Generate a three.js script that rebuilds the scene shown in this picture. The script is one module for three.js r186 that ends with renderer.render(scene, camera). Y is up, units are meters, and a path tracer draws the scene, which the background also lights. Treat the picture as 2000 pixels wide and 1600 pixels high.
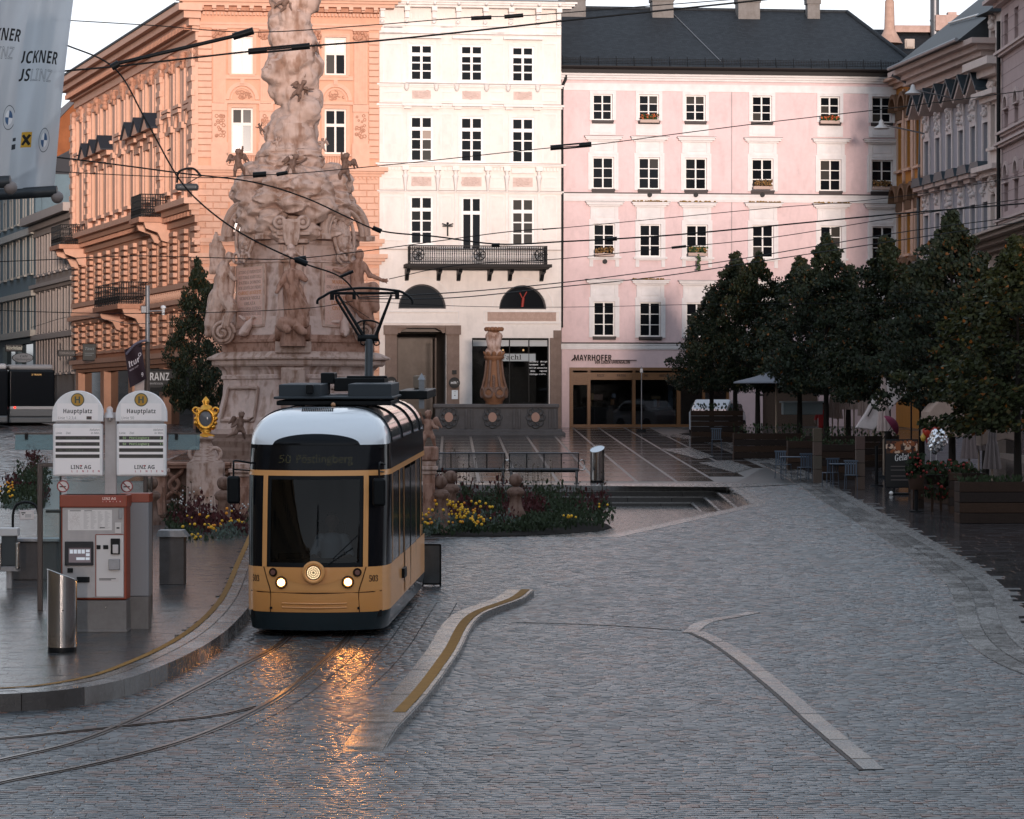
import * as THREE from 'three';
import { mergeGeometries, mergeVertices, toCreasedNormals } from 'three/addons/utils/BufferGeometryUtils.js';
import { RoundedBoxGeometry } from 'three/addons/geometries/RoundedBoxGeometry.js';
import { TextGeometry } from 'three/addons/geometries/TextGeometry.js';
import { FontLoader } from 'three/addons/loaders/FontLoader.js';
import { MarchingCubes } from 'three/addons/objects/MarchingCubes.js';
import { createNoise2D, createNoise3D } from 'simplex-noise';

const FOCAL = 6000, HORIZON = 790, EYE = 4.98, SLOPE = 0.0257;      // the square rises gently away from the viewer
const scene = new THREE.Scene();
const camera = new THREE.PerspectiveCamera(2 * Math.atan(800 / FOCAL) * 180 / Math.PI, 1.25, 1, 1500);
camera.position.set(0, EYE, 0);
camera.rotation.x = -Math.atan(10 / FOCAL);
const renderer = new THREE.WebGLRenderer();
renderer.toneMapping = THREE.LinearToneMapping;
renderer.toneMappingExposure = 1.24;
renderer.shadowMap.enabled = true;

function random(seed) { return () => { seed = (seed + 0x6d2b79f5) | 0; let t = Math.imul(seed ^ (seed >>> 15), 1 | seed); t = (t + Math.imul(t ^ (t >>> 7), 61 | t)) ^ t; return ((t ^ (t >>> 14)) >>> 0) / 4294967296; }; }
const rnd = random(7), noise2 = createNoise2D(random(3)), noise3 = createNoise3D(random(5));
const rr = (a, b) => a + (b - a) * rnd();
const fbm3 = (x, y, z, n = 4) => { let s = 0, a = 1, t = 0; for (let i = 0; i < n; i++) { s += a * noise3(x, y, z); t += a; a *= 0.5; x *= 2.03; y *= 2.03; z *= 2.03; } return s / t; };

{ // one overcast morning sky: pale at the horizon, blue-grey overhead, soft cloud
const W = 512, H = 256, d = new Float32Array(W * H * 4);
for (let r = 0; r < H; r++) for (let c = 0; c < W; c++) {
const up = ((r + 0.5) / H - 0.5) * Math.PI, a = ((c + 0.5) / W - 0.5) * 2 * Math.PI;
const y = Math.sin(up), x = Math.cos(a) * Math.cos(up), z = Math.sin(a) * Math.cos(up);
const h = Math.max(0, y), k = Math.pow(1 - h, 2.2), n = 1 + 0.2 * fbm3(x * 1.7 + 4, y * 4, z * 1.7) * Math.min(1, h * 4);
const i = (r * W + c) * 4, lo = y < 0 ? 0.12 : 1;
d[i] = lo * n * (0.44 * (1 - k) + 1.12 * k); d[i + 1] = lo * n * (0.54 * (1 - k) + 1.15 * k); d[i + 2] = lo * n * (0.68 * (1 - k) + 1.2 * k); d[i + 3] = 1;
}
const t = new THREE.DataTexture(d, W, H, THREE.RGBAFormat, THREE.FloatType);
t.mapping = THREE.EquirectangularReflectionMapping; t.magFilter = t.minFilter = THREE.LinearFilter; t.needsUpdate = true;
scene.background = t; scene.environment = t;
}
const sun = new THREE.DirectionalLight(new THREE.Color().setRGB(1, 0.83, 0.74), 3.3);   // low sun behind the viewer, above the roofs of the added north houses
{ const az = 6 * Math.PI / 180, el = 1.7 * Math.PI / 180; sun.position.set(Math.sin(az) * Math.cos(el) * 300, Math.sin(el) * 300 + 4, Math.cos(az) * Math.cos(el) * 300 - 90); sun.target.position.set(0, 4, -90); }
sun.castShadow = true; sun.shadow.radius = 8; sun.shadow.mapSize.set(2048, 2048);
Object.assign(sun.shadow.camera, { left: -90, right: 90, top: 60, bottom: -60, near: 1, far: 700 });
sun.name = 'sun_light'; scene.add(sun, sun.target);

const V3 = (x, y, z) => new THREE.Vector3(x, y, z);
const PX = (px, D) => (px - 1000) / FOCAL * D, PY = (py, D) => EYE - (py - HORIZON) / FOCAL * D;
const ground = (D) => D * SLOPE;
const GD = (py) => EYE / ((py - HORIZON) / FOCAL + SLOPE);                // distance at which a picture row meets the ground
const GP = (px, py) => { const D = GD(py); return [PX(px, D), D]; };      // [x, distance] on the ground
const at = (px, py, D) => V3(PX(px, D), PY(py, D), -D);
const taken = new Map();
function numbered(n) { const k = taken.get(n) ?? 0; taken.set(n, k + 1); return k ? n + '_' + String(k).padStart(3, '0') : n; }
function tag(o, label, category, group, kind) {
o.name = numbered(o.name); scene.add(o);
if (label) o.userData.label = label; if (category) o.userData.category = category; if (group) o.userData.group = group; if (kind) o.userData.kind = kind;
return o;
}
function thing(name, label, category, pos, turn = 0, group, kind) {
const o = new THREE.Group(); o.name = name; if (pos) o.position.copy(pos.isVector3 ? pos : V3(...pos)); o.rotation.y = turn;
return tag(o, label, category, group, kind);
}
const plain = (g) => { if (g.index) g = g.toNonIndexed(); for (const k of Object.keys(g.attributes)) if (!['position', 'normal', 'uv', 'color'].includes(k)) g.deleteAttribute(k); g.morphAttributes = {}; return g; };
function metreUV(g) {
const p = g.attributes.position, n = g.attributes.normal, uv = new Float32Array(p.count * 2);
for (let i = 0; i < p.count; i++) {
const ax = Math.abs(n.getX(i)), ay = Math.abs(n.getY(i)), az = Math.abs(n.getZ(i));
if (ay > ax && ay > az) { uv[2 * i] = p.getX(i); uv[2 * i + 1] = p.getZ(i); } else if (ax > az) { uv[2 * i] = p.getZ(i); uv[2 * i + 1] = p.getY(i); } else { uv[2 * i] = p.getX(i); uv[2 * i + 1] = p.getY(i); }
}
g.setAttribute('uv', new THREE.BufferAttribute(uv, 2)); return g;
}
const done = new WeakSet();
function join(list) {
if (!Array.isArray(list)) list = [list];
list = list.flat(3).map((g) => { g = plain(g); if (!g.attributes.uv) metreUV(g); return g; });
const col = list.some((g) => g.attributes.color);
if (!col || !list.every((g) => g.attributes.color)) list.forEach((g) => g.deleteAttribute('color'));
return list.length === 1 ? list[0] : mergeGeometries(list);
}
function mesh(name, geo, mat, parent, pos, rot) {
if (Array.isArray(geo)) geo = join(geo);
if (!geo.userData.keep && !done.has(geo)) { geo = plain(geo); metreUV(geo); }
done.add(geo);
const m = new THREE.Mesh(geo, mat); m.name = name; m.castShadow = m.receiveShadow = true;
if (pos) m.position.copy(pos.isVector3 ? pos : V3(...pos)); if (rot) m.rotation.set(...rot);
if (parent) parent.add(m); return m;
}
const box = (w, h, d, x = 0, y = 0, z = 0) => new THREE.BoxGeometry(w, h, d).translate(x, y, z);
const boxOn = (w, h, d, x = 0, y = 0, z = 0) => box(w, h, d, x, y + h / 2, z);
const span = (x0, x1, y0, y1, z0, z1) => box(x1 - x0, y1 - y0, z1 - z0, (x0 + x1) / 2, (y0 + y1) / 2, (z0 + z1) / 2);
const rbox = (w, h, d, x = 0, y = 0, z = 0, r = 0.02, s = 2) => plain(new RoundedBoxGeometry(w, h, d, s, Math.min(r, w / 2.01, h / 2.01, d / 2.01)).translate(x, y, z));
const cyl = (r0, r1, h, x = 0, y = 0, z = 0, n = 14) => new THREE.CylinderGeometry(r0, r1, h, n).translate(x, y, z);
const ball = (r, x = 0, y = 0, z = 0, n = 14) => new THREE.SphereGeometry(r, n, Math.ceil(n * 0.7)).translate(x, y, z);
const lathe = (pts, n = 20) => new THREE.LatheGeometry(pts.map((p) => new THREE.Vector2(p[0], p[1])), n);
function bar(a, b, r = 0.01, n = 6, r2) { // a rod between two points
a = a.isVector3 ? a : V3(...a); b = b.isVector3 ? b : V3(...b); const d = b.clone().sub(a), g = new THREE.CylinderGeometry(r2 ?? r, r, d.length(), n);
return g.applyQuaternion(new THREE.Quaternion().setFromUnitVectors(V3(0, 1, 0), d.clone().normalize())).translate((a.x + b.x) / 2, (a.y + b.y) / 2, (a.z + b.z) / 2);
}
const tube = (pts, r = 0.01, seg = 24, n = 6, closed = false) => new THREE.TubeGeometry(new THREE.CatmullRomCurve3(pts.map((p) => p.isVector3 ? p : V3(...p)), closed), seg, r, n, closed);
function shape(pts, holes = []) { const s = new THREE.Shape(pts.map((p) => new THREE.Vector2(p[0], p[1]))); for (const h of holes) s.holes.push(new THREE.Path(h.map((p) => new THREE.Vector2(p[0], p[1])))); return s; }
const prism = (pts, z0, z1, holes = [], bevel = 0) => new THREE.ExtrudeGeometry(shape(pts, holes), { depth: z1 - z0 - 2 * bevel, bevelEnabled: bevel > 0, bevelSize: bevel, bevelThickness: bevel, bevelSegments: 2, curveSegments: 16 }).translate(0, 0, z0 + bevel);
const rect = (x0, y0, x1, y1) => [[x0, y0], [x1, y0], [x1, y1], [x0, y1]];
const turn = (g, rx, ry = 0, rz = 0) => g.applyMatrix4(new THREE.Matrix4().makeRotationFromEuler(new THREE.Euler(rx, ry, rz)));
const circle = (cx, cy, rx, ry, n = 28, a0 = 0, a1 = Math.PI * 2) => Array.from({ length: n }, (_, i) => { const a = a0 + (a1 - a0) * i / (a1 - a0 > 6.2 ? n : n - 1); return [cx + rx * Math.cos(a), cy + ry * Math.sin(a)]; });

function dataTex(n, fn, srgb) {
const d = new Uint8Array(n * n * 4);
for (let y = 0; y < n; y++) for (let x = 0; x < n; x++) { const v = fn(x / n, y / n), i = (y * n + x) * 4; const a = Array.isArray(v) ? v : [v, v, v]; for (let k = 0; k < 3; k++) d[i + k] = Math.max(0, Math.min(255, a[k] * 255)); d[i + 3] = 255; }
const t = new THREE.DataTexture(d, n, n); t.wrapS = t.wrapT = THREE.RepeatWrapping; t.magFilter = THREE.LinearFilter; t.minFilter = THREE.LinearMipmapLinearFilter; if (srgb) t.colorSpace = THREE.SRGBColorSpace; t.needsUpdate = true; return t;
}
const tile3 = (u, v, f, n, s = 0) => { const a = u * 2 * Math.PI, b = v * 2 * Math.PI, R = f / 6.28; let q = 0, am = 1, t = 0, k = 1; for (let i = 0; i < n; i++) { q += am * (noise3(R * k * Math.cos(a) + s, R * k * Math.sin(a), R * k * Math.cos(b) * 1.3 + s) + noise3(R * k * Math.cos(b), R * k * Math.sin(b) + s, R * k * Math.sin(a) * 1.3 + i * 5)) * 0.5; t += am; am *= 0.55; k *= 2; } return q / t; };
const T = {
blotch: dataTex(256, (u, v) => 0.9 + 0.16 * tile3(u, v, 5, 5), false),
stain: dataTex(256, (u, v) => { const a = tile3(u, v, 3, 5, 9), b = tile3(u, v, 14, 3, 2); return [0.83 + 0.26 * a + 0.1 * b, 0.8 + 0.28 * a + 0.1 * b, 0.78 + 0.3 * a + 0.1 * b]; }, false),
weather: dataTex(512, (u, v) => { const a = tile3(u, v, 4, 5, 1), b = tile3(u, v, 22, 3, 4), s = Math.max(0, tile3(u, v * 0.35, 9, 4, 13)); const k = 0.93 + 0.09 * a + 0.06 * b - 0.2 * s; return [k, k * 0.985, k * 0.965]; }, false),
fine: dataTex(256, (u, v) => 0.5 + 0.5 * tile3(u, v, 30, 4, 7), false),
wood: dataTex(256, (u, v) => { const g = tile3(u, v * 0.2, 26, 3, 5), f = Math.sin((v * 40 + 4 * tile3(u, v, 3, 2, 8)) * 2); const k = 0.78 + 0.2 * g + 0.06 * f; return [k, k * 0.96, k * 0.93]; }, false),
slate: dataTex(512, (u, v) => { const row = Math.floor(v * 20), x = u * 14 + (row % 2) * 0.5, c = Math.floor(x), fx = x - c, fv = v * 20 - row; const e = (fx < 0.05 || fv < 0.1) ? 0.45 : 1; const h = Math.abs(Math.sin(c * 12.9898 + row * 78.233) * 43758.5) % 1; return e * (0.7 + 0.3 * h); }, false),
grime: dataTex(512, (u, v) => { const a = tile3(u, v, 3, 5, 21), b = tile3(u, v, 12, 4, 31), s = Math.max(0, tile3(u, v * 0.5, 7, 4, 43) + 0.05), k = 0.98 + 0.2 * a + 0.2 * b, d = Math.min(1, 2.6 * s); return [k * (1 - 0.45 * d), k * (1 - 0.55 * d), k * (1 - 0.62 * d)]; }, false),
drop: dataTex(256, (u, v) => 0.5 + 0.4 * tile3(u, v, 12, 4, 17), false),
};
const rep = (t, s, s2) => { const c = t.clone(); c.repeat.set(1 / s, 1 / (s2 ?? s)); c.needsUpdate = true; return c; };
const lin = (r, g, b) => new THREE.Color().setRGB(r, g, b);
function mat(color, rough = 0.8, o = {}) {
const { tex, texM = 4, bump, bumpM = 1, bumpS = 0.004, rmap, rmapM = 3, ...rest } = o;
const m = new THREE.MeshPhysicalMaterial({ color: Array.isArray(color) ? lin(...color) : color, roughness: rough, specularIntensity: Array.isArray(color) && Math.max(...color) < 0.07 && !rmap ? 0.3 : 1, ...rest });
if (tex) m.map = rep(T[tex], texM); if (bump) { m.bumpMap = rep(T[bump], bumpM); m.bumpScale = bumpS; } if (rmap) m.roughnessMap = rep(T[rmap], rmapM);
return m;
}
function canvasTex(w, h, draw) { const c = document.createElement('canvas'); c.width = w; c.height = h; const g = c.getContext('2d'); draw(g, w, h); const t = new THREE.CanvasTexture(c); t.colorSpace = THREE.SRGBColorSpace; t.magFilter = THREE.LinearFilter; return t; }
const plate = (w, h) => { const g = new THREE.PlaneGeometry(w, h); g.userData.keep = true; return g; };
const printed = (w, h, draw, rough = 0.5, extra = {}) => new THREE.MeshPhysicalMaterial({ map: canvasTex(w, h, draw), roughness: rough, ...extra });
const font = await new FontLoader().loadAsync('fonts/droid/droid_sans_bold.typeface.json');
const serif = await new FontLoader().loadAsync('fonts/droid/droid_serif_bold.typeface.json');
function letters(text, w, h, depth = 0.03, f = font, slant = 0) {  // raised lettering fitted to w x h, lower left at 0,0
const g = plain(new TextGeometry(text, { font: f, size: 1, depth: 0.2, curveSegments: 5 })); g.computeBoundingBox(); const b = g.boundingBox;
g.translate(-b.min.x, -b.min.y, 0).scale(w / (b.max.x - b.min.x), h / (b.max.y - b.min.y), depth / 0.2);
if (slant) g.applyMatrix4(new THREE.Matrix4().makeShear(0, 0, slant, 0, 0, 0)); return g;
}
const M = {
black: mat([0.008, 0.009, 0.01], 0.45), iron: mat([0.012, 0.012, 0.013], 0.5, { metalness: 0.3 }), rubber: mat([0.012, 0.012, 0.012], 0.8),
steel: mat([0.5, 0.49, 0.47], 0.3, { metalness: 1, rmap: 'fine', rmapM: 0.7 }), steelDark: mat([0.14, 0.14, 0.145], 0.45, { metalness: 0.9 }), zinc: mat([0.3, 0.31, 0.33], 0.5, { metalness: 0.6, tex: 'stain', texM: 1 }),
pane: mat([0.006, 0.007, 0.009], 0.06), paneDim: mat([0.05, 0.045, 0.04], 0.08), paneCurtain: mat([0.34, 0.33, 0.31], 0.25, { tex: 'wood', texM: 0.8 }),
glass: new THREE.MeshPhysicalMaterial({ color: lin(0.82, 0.9, 0.9), roughness: 0.02, transmission: 1, thickness: 0, ior: 1.45 }),
shopGlass: new THREE.MeshPhysicalMaterial({ color: lin(0.55, 0.58, 0.6), roughness: 0.02, transmission: 1, thickness: 0, ior: 1.5 }),
white: mat([0.72, 0.71, 0.7], 0.6, { tex: 'blotch' }), frameWhite: mat([0.7, 0.67, 0.64], 0.45),
room: mat([0.26, 0.23, 0.21], 0.9, { tex: 'stain' }), door: mat([0.09, 0.055, 0.035], 0.6, { tex: 'wood', texM: 1 }), dark: mat([0.015, 0.014, 0.014], 0.9),
};

// ================================================================ the ground
function sheet(pts, lift = 0, holes = [], level) { // a sheet over [x, distance] points that follows the slope
const g = plain(new THREE.ShapeGeometry(shape(pts, holes))), p = g.attributes.position, n = g.attributes.normal, uv = g.attributes.uv;
for (let i = 0; i < p.count; i++) { const x = p.getX(i), D = p.getY(i); p.setXYZ(i, x, (level ?? ground(D)) + lift, -D); n.setXYZ(i, 0, 1, level === undefined ? SLOPE : 0); uv.setXY(i, x, D); }
n.needsUpdate = true; g.userData.keep = true; return g;
}
function slab(pts, top, thick) { // the same with thickness, top at 'top' above the slope
const g = plain(new THREE.ExtrudeGeometry(shape(pts), { depth: thick, bevelEnabled: false })), p = g.attributes.position;
for (let i = 0; i < p.count; i++) { const x = p.getX(i), D = p.getY(i), z = p.getZ(i); p.setXYZ(i, x, ground(D) + top - thick + z, -D); }
g.computeVertexNormals(); return metreUV(g);
}
const curve2 = (pts, n) => { const c = new THREE.CatmullRomCurve3(pts.map((p) => V3(p[0], 0, p[1])), false, 'centripetal'); return c.getSpacedPoints(n).map((v) => [v.x, v.z]); };
const pathLength = (pts) => pts.slice(1).reduce((s, p, i) => s + Math.hypot(p[0] - pts[i][0], p[1] - pts[i][1]), 0);
function side(pts, off) { return pts.map((p, i) => { const a = pts[Math.max(0, i - 1)], b = pts[Math.min(pts.length - 1, i + 1)], dx = b[0] - a[0], dy = b[1] - a[1], l = Math.hypot(dx, dy) || 1; return [p[0] + dy / l * off, p[1] - dx / l * off]; }); }
const ribbonPts = (pts, o0, o1) => [...side(pts, o0), ...side(pts, o1).reverse()];
const inside = (x, y, poly) => { let c = false; for (let i = 0, j = poly.length - 1; i < poly.length; j = i++) { const [xi, yi] = poly[i], [xj, yj] = poly[j]; if (yi > y !== yj > y && x < (xj - xi) * (y - yi) / (yj - yi) + xi) c = !c; } return c; };

const mBed = mat([0.07, 0.068, 0.069], 0.3, { tex: 'stain', bump: 'fine', bumpS: 0.006 });
const wet = { rmap: 'drop', rmapM: 2.3 };
const mGranite = mat([0.2, 0.195, 0.19], 0.5, { tex: 'stain', texM: 1.3, bump: 'fine', bumpS: 0.003, ...wet });
const mGraniteDark = mat([0.075, 0.073, 0.072], 0.5, { tex: 'stain', texM: 1.7, bump: 'fine', bumpS: 0.003, ...wet });
const mGraniteMid = mat([0.13, 0.125, 0.12], 0.5, { tex: 'stain', texM: 1.5, bump: 'fine', bumpS: 0.003, ...wet });
const mGraniteWarm = mat([0.17, 0.14, 0.115], 0.5, { tex: 'stain', texM: 1.1, bump: 'fine', bumpS: 0.003, ...wet });
const mYellowLine = mat([0.3, 0.155, 0.035], 0.8, { tex: 'stain', texM: 0.7, specularIntensity: 0.4 });

// terrace sunk into the slope, reached by steps
const BACK = 95.7, RIGHT = 6.7, LEFTX = -6, cheek = (x) => 72.2 + (x - 2.1) * (85.6 - 72.2) / (RIGHT - 2.1);
const terrace = [[LEFTX, BACK], [RIGHT, BACK], [RIGHT, cheek(RIGHT)], [2.1, cheek(2.1)], [LEFTX, 72.2]];
const groundMesh = tag(mesh('ground', sheet([[-420, -160], [420, -160], [420, 620], [-420, 620]], 0.002, [terrace]), mBed), null, null, null, 'structure');
const terraceFloor = tag(mesh('terrace_floor', sheet([[LEFTX - 1, BACK + 0.5], [RIGHT + 0.5, BACK + 0.5], [RIGHT + 0.5, cheek(RIGHT)], [2.1, 72.1], [LEFTX - 1, 72.1]], 0, [], 1.845), mGraniteDark), null, null, null, 'structure');
{ // three steps wrap the back and the right side; their treads keep to the slope
const steps = thing('terrace_steps', null, null, null, 0, null, 'structure'), mStep = mat([0.035, 0.033, 0.033], 0.4, { tex: 'stain', texM: 1.4, rmap: 'drop', rmapM: 2 });
for (let k = 0; k < 3; k++) {
const a = 0.4 * k, b = a + 0.4, x0 = RIGHT - a, x1 = RIGHT - b;
const seg = (p) => slab(p, -0.155 * (k + 1), 0.5);
const nB = 9, w = (x0 - LEFTX) / nB;
for (let i = 0; i < nB; i++) { const l = LEFTX + i * w + 0.006, r = LEFTX + (i + 1) * w - 0.006; mesh('step_stone', seg([[l, BACK - a], [i === nB - 1 ? x0 : r, BACK - a], [i === nB - 1 ? x1 : r, BACK - b], [l, BACK - b]]), mStep, steps); }
mesh('step_nosing', [slab([[LEFTX, BACK - b + 0.07], [x1, BACK - b + 0.07], [x1, BACK - b - 0.01], [LEFTX, BACK - b - 0.01]], -0.155 * (k + 1) + 0.004, 0.035)], mGranite, steps); mesh('step_nosing', [slab([[x1 + 0.07, cheek(x1) + 0.2], [x1 + 0.07, BACK - b], [x1 - 0.01, BACK - b], [x1 - 0.01, cheek(x1) + 0.2]], -0.155 * (k + 1) + 0.004, 0.035)], mGranite, steps);
const c0 = cheek(x0) + 0.1, c1 = cheek(x1) + 0.1, L = BACK - a - c0;
for (let i = 0; i < 5; i++) { const t0 = i / 5, t1 = (i + 1) / 5, f = (x, lo, hi, t) => [x, lo + (hi - lo) * t]; mesh('step_stone', seg([f(x0, c0, BACK - a, t0 + 0.002), f(x1, c1, BACK - b, t0 + 0.002), f(x1, c1, BACK - b, t1 - 0.002), f(x0, c0, BACK - a, t1 - 0.002)]), mStep, steps); }
}
// coping round the edge
const cope = (pts, n) => { for (let i = 0; i < n; i++) { const A = (t) => [pts[0][0] + (pts[1][0] - pts[0][0]) * t, pts[0][1] + (pts[1][1] - pts[0][1]) * t], dx = pts[1][0] - pts[0][0], dy = pts[1][1] - pts[0][1], l = Math.hypot(dx, dy), ox = -dy / l * 0.42, oy = dx / l * 0.42, a = A(i / n + 0.0003), b = A((i + 1) / n - 0.0003); mesh('coping_stone', slab([a, b, [b[0] + ox, b[1] + oy], [a[0] + ox, a[1] + oy]], 0.012, 0.75), mGranite, steps); } };
cope([[RIGHT, BACK], [LEFTX, BACK]].reverse(), 11); cope([[RIGHT, cheek(RIGHT)], [RIGHT, BACK]].reverse(), 6); cope([[2.1, cheek(2.1)], [RIGHT, cheek(RIGHT)]].reverse(), 9);
}

// boundaries on the ground, as [x, distance]
const kerbLine = curve2([GP(-260, 1392), GP(0, 1392), GP(105, 1386), GP(230, 1365), GP(330, 1328), GP(420, 1278), GP(487, 1210), GP(520, 1120), GP(545, 1040)], 60);   // foot of the platform kerb
const divider = curve2([GP(690, 1470), GP(790, 1368), GP(850, 1290), GP(905, 1212), GP(985, 1180), GP(1008, 1163)], 44);
const bandLine = curve2([[13.6, 30], GP(2080, 1330), GP(1870, 1130), GP(1640, 985), GP(1500, 905), GP(1380, 862), GP(1300, 850)], 70);
// cobbles: real stones, each a low dome
const domeGeo = (() => { // flat-topped stone: a gently domed top and a bevelled skirt with normals of its own
const N = 3, pos = [], idx = [], nor = [], R = 0.475;
for (let j = 0; j <= N; j++) for (let i = 0; i <= N; i++) { const u = i / N * 2 - 1, v = j / N * 2 - 1; pos.push(u * R, 0.005 * (1 - 0.5 * (u * u + v * v)), v * R); nor.push(u * 0.035, 1, v * 0.05); }
for (let j = 0; j < N; j++) for (let i = 0; i < N; i++) { const a = j * (N + 1) + i; idx.push(a, a + N + 1, a + 1, a + 1, a + N + 1, a + N + 2); }
const c = [[-1, -1], [1, -1], [1, 1], [-1, 1]];
for (let k = 0; k < 4; k++) { const A = c[k], B = c[(k + 1) % 4], o = pos.length / 3, nx = (A[0] + B[0]) / 2, nz = (A[1] + B[1]) / 2; for (const [P, r, y] of [[A, R, 0], [B, R, 0], [B, 0.5, -0.004], [A, 0.5, -0.004]]) { pos.push(P[0] * r, y, P[1] * r); nor.push(nx * 0.4, 0.9, nz * 0.4); } idx.push(o, o + 1, o + 2, o, o + 2, o + 3); }
const g = new THREE.BufferGeometry(); g.setAttribute('position', new THREE.Float32BufferAttribute(pos, 3)); g.setAttribute('normal', new THREE.Float32BufferAttribute(nor, 3)); g.setIndex(idx);
g.setAttribute('uv', new THREE.Float32BufferAttribute(pos.flatMap((_, i) => i % 3 === 0 ? [pos[i] * 0.16 + 0.5, pos[i + 2] * 0.12 + 0.5] : []), 2)); g.userData.keep = true; return g;
})();
const mCobble = mat([1, 1, 1], 0.24, { bump: 'fine', bumpM: 0.25, bumpS: 0.0025, ior: 1.5 });
const cobbleTints = [[0.06, 0.066, 0.07], [0.085, 0.09, 0.094], [0.04, 0.046, 0.052], [0.12, 0.122, 0.124], [0.13, 0.066, 0.048], [0.08, 0.058, 0.05], [0.055, 0.066, 0.074]];
function tintAt(x, D) { const n = noise2(x * 0.35, D * 0.2), k = rnd(); const c = cobbleTints[k < 0.13 + 0.07 * n ? 4 : k < 0.22 ? 5 : Math.floor(rr(0, 4)) === 3 ? 3 : Math.floor(rr(0, 3)) === 2 ? 6 : Math.floor(rr(0, 3))]; const f = 0.85 + 0.3 * rnd(); return [c[0] * f, c[1] * f, c[2] * f]; }
const inFrame = (x, D, m = 330) => { const px = 1000 + x / D * FOCAL; return px > -m - 60 && px < 2000 + m + 60; };
const roadPoly = [...kerbLine, GP(545, 1000), [LEFTX, 72.2], [2.1, 72.2], [RIGHT, cheek(RIGHT)], [RIGHT, BACK], ...bandLine.slice().reverse().filter((p) => p[1] < 98), [13.6, 29], [-9, 29]];
const divPoly = ribbonPts(divider, -0.16, 0.4);
function layStones(poly, skip, rowD, wid, d0, d1, tilt, wave, limit) { // rows of stones across the view
const out = [];
for (let D = d0, r = 0; D < d1; D += rowD, r++) {
const half = D * 0.235 + 0.6; let x = -half - rr(0, wid);
while (x < half) {
const w = wid * rr(0.72, 1.3), cx = x + w / 2, cd = D + wave * noise2(cx * 0.35, r * 0.05) + tilt * cx; x += w;
if (!inFrame(cx, cd) || !inside(cx, cd, poly) || skip.some((s) => inside(cx, cd, s))) continue;
out.push([cx, cd, w - 0.002, rowD + 0.002]); if (out.length > limit) return out;
}
}
return out;
}
const slopeQ = new THREE.Quaternion().setFromEuler(new THREE.Euler(Math.atan(SLOPE), 0, 0));
const stoneMatrix = ([x, D, w, d], base, jit, tip) => new THREE.Matrix4().compose(V3(x, ground(D) + base + rr(-jit, jit), -D), slopeQ.clone().multiply(new THREE.Quaternion().setFromEuler(new THREE.Euler(rr(-tip, tip), rr(-0.05, 0.05), rr(-tip, tip)))), V3(w, 1, d));
function paveStuff(name, parent, geo, material, stones, base, jit, tip, tint) {
const im = new THREE.InstancedMesh(geo, material, stones.length); im.name = name; im.userData.kind = 'stuff'; im.castShadow = im.receiveShadow = true;
stones.forEach((s, i) => { im.setMatrixAt(i, stoneMatrix(s, base, jit, tip)); im.setColorAt(i, lin(...tint(s[0], s[1]))); }); parent.add(im); return im;
}
function pavePieces(name, parent, geo, mats, stones, base, jit, tip) { for (const s of stones) { const m = mesh(name, geo, mats[Math.floor(rnd() * mats.length)], parent); stoneMatrix(s, base, jit, tip).decompose(m.position, m.quaternion, m.scale); } }
{
const road = thing('cobbled_road', null, null, null, 0, null, 'structure');
let st = layStones(roadPoly, [divPoly], 0.125, 0.185, 29.5, 58, 0.006, 0.05, 1e6).concat(layStones(roadPoly, [divPoly], 0.14, 0.2, 58, 97, 0.006, 0.05, 1e6));
const vis = st.filter((s) => s[1] > 31.2 && Math.abs(s[0]) < s[1] * 0.166).sort((a, b) => a[1] - b[1]).slice(0, 300), set = new Set(vis);
const mats = cobbleTints.map((c) => { const m = mCobble.clone(); m.color = lin(...c); return m; });
pavePieces('cobblestone', road, domeGeo, mats, vis, 0.004, 0.0015, 0.038);
const dry = mCobble.clone(), wetM = mCobble.clone(); dry.roughness = 0.3; wetM.roughness = 0.17;
const sort = [[], [], []]; for (const s of st) if (!set.has(s)) { const n = noise2(s[0] * 0.22 + 7, s[1] * 0.07) + 0.5 * noise2(s[0] * 0.9, s[1] * 0.3) + rr(-0.8, 0.8); sort[n > 0.2 ? 2 : n < -0.25 ? 0 : 1].push(s); }
[dry, mCobble, wetM].forEach((m, i) => paveStuff('cobblestones', road, domeGeo, m, sort[i], 0.004, 0.0015, 0.038, (x, D) => tintAt(x, D).map((v) => v * [0.85, 0.95, 1][i])));
}
// cobbled street on the far left, round the tracks behind the shelter
{
const street = thing('cobbled_street', null, null, null, 0, null, 'structure');
const poly = [[-24, 98], [-13.5, 98], [-12.5, 128], [-17, 175], [-34, 175]];
paveStuff('cobblestones', street, domeGeo, mCobble, layStones(poly, [], 0.3, 0.34, 98, 175, 0.1, 0.1, 1e6), 0.01, 0.006, 0.03, (x, D) => { const t = tintAt(x, D); return [t[0] * 1.25, t[1] * 1.1, t[2] * 1.05]; });
}

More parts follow.
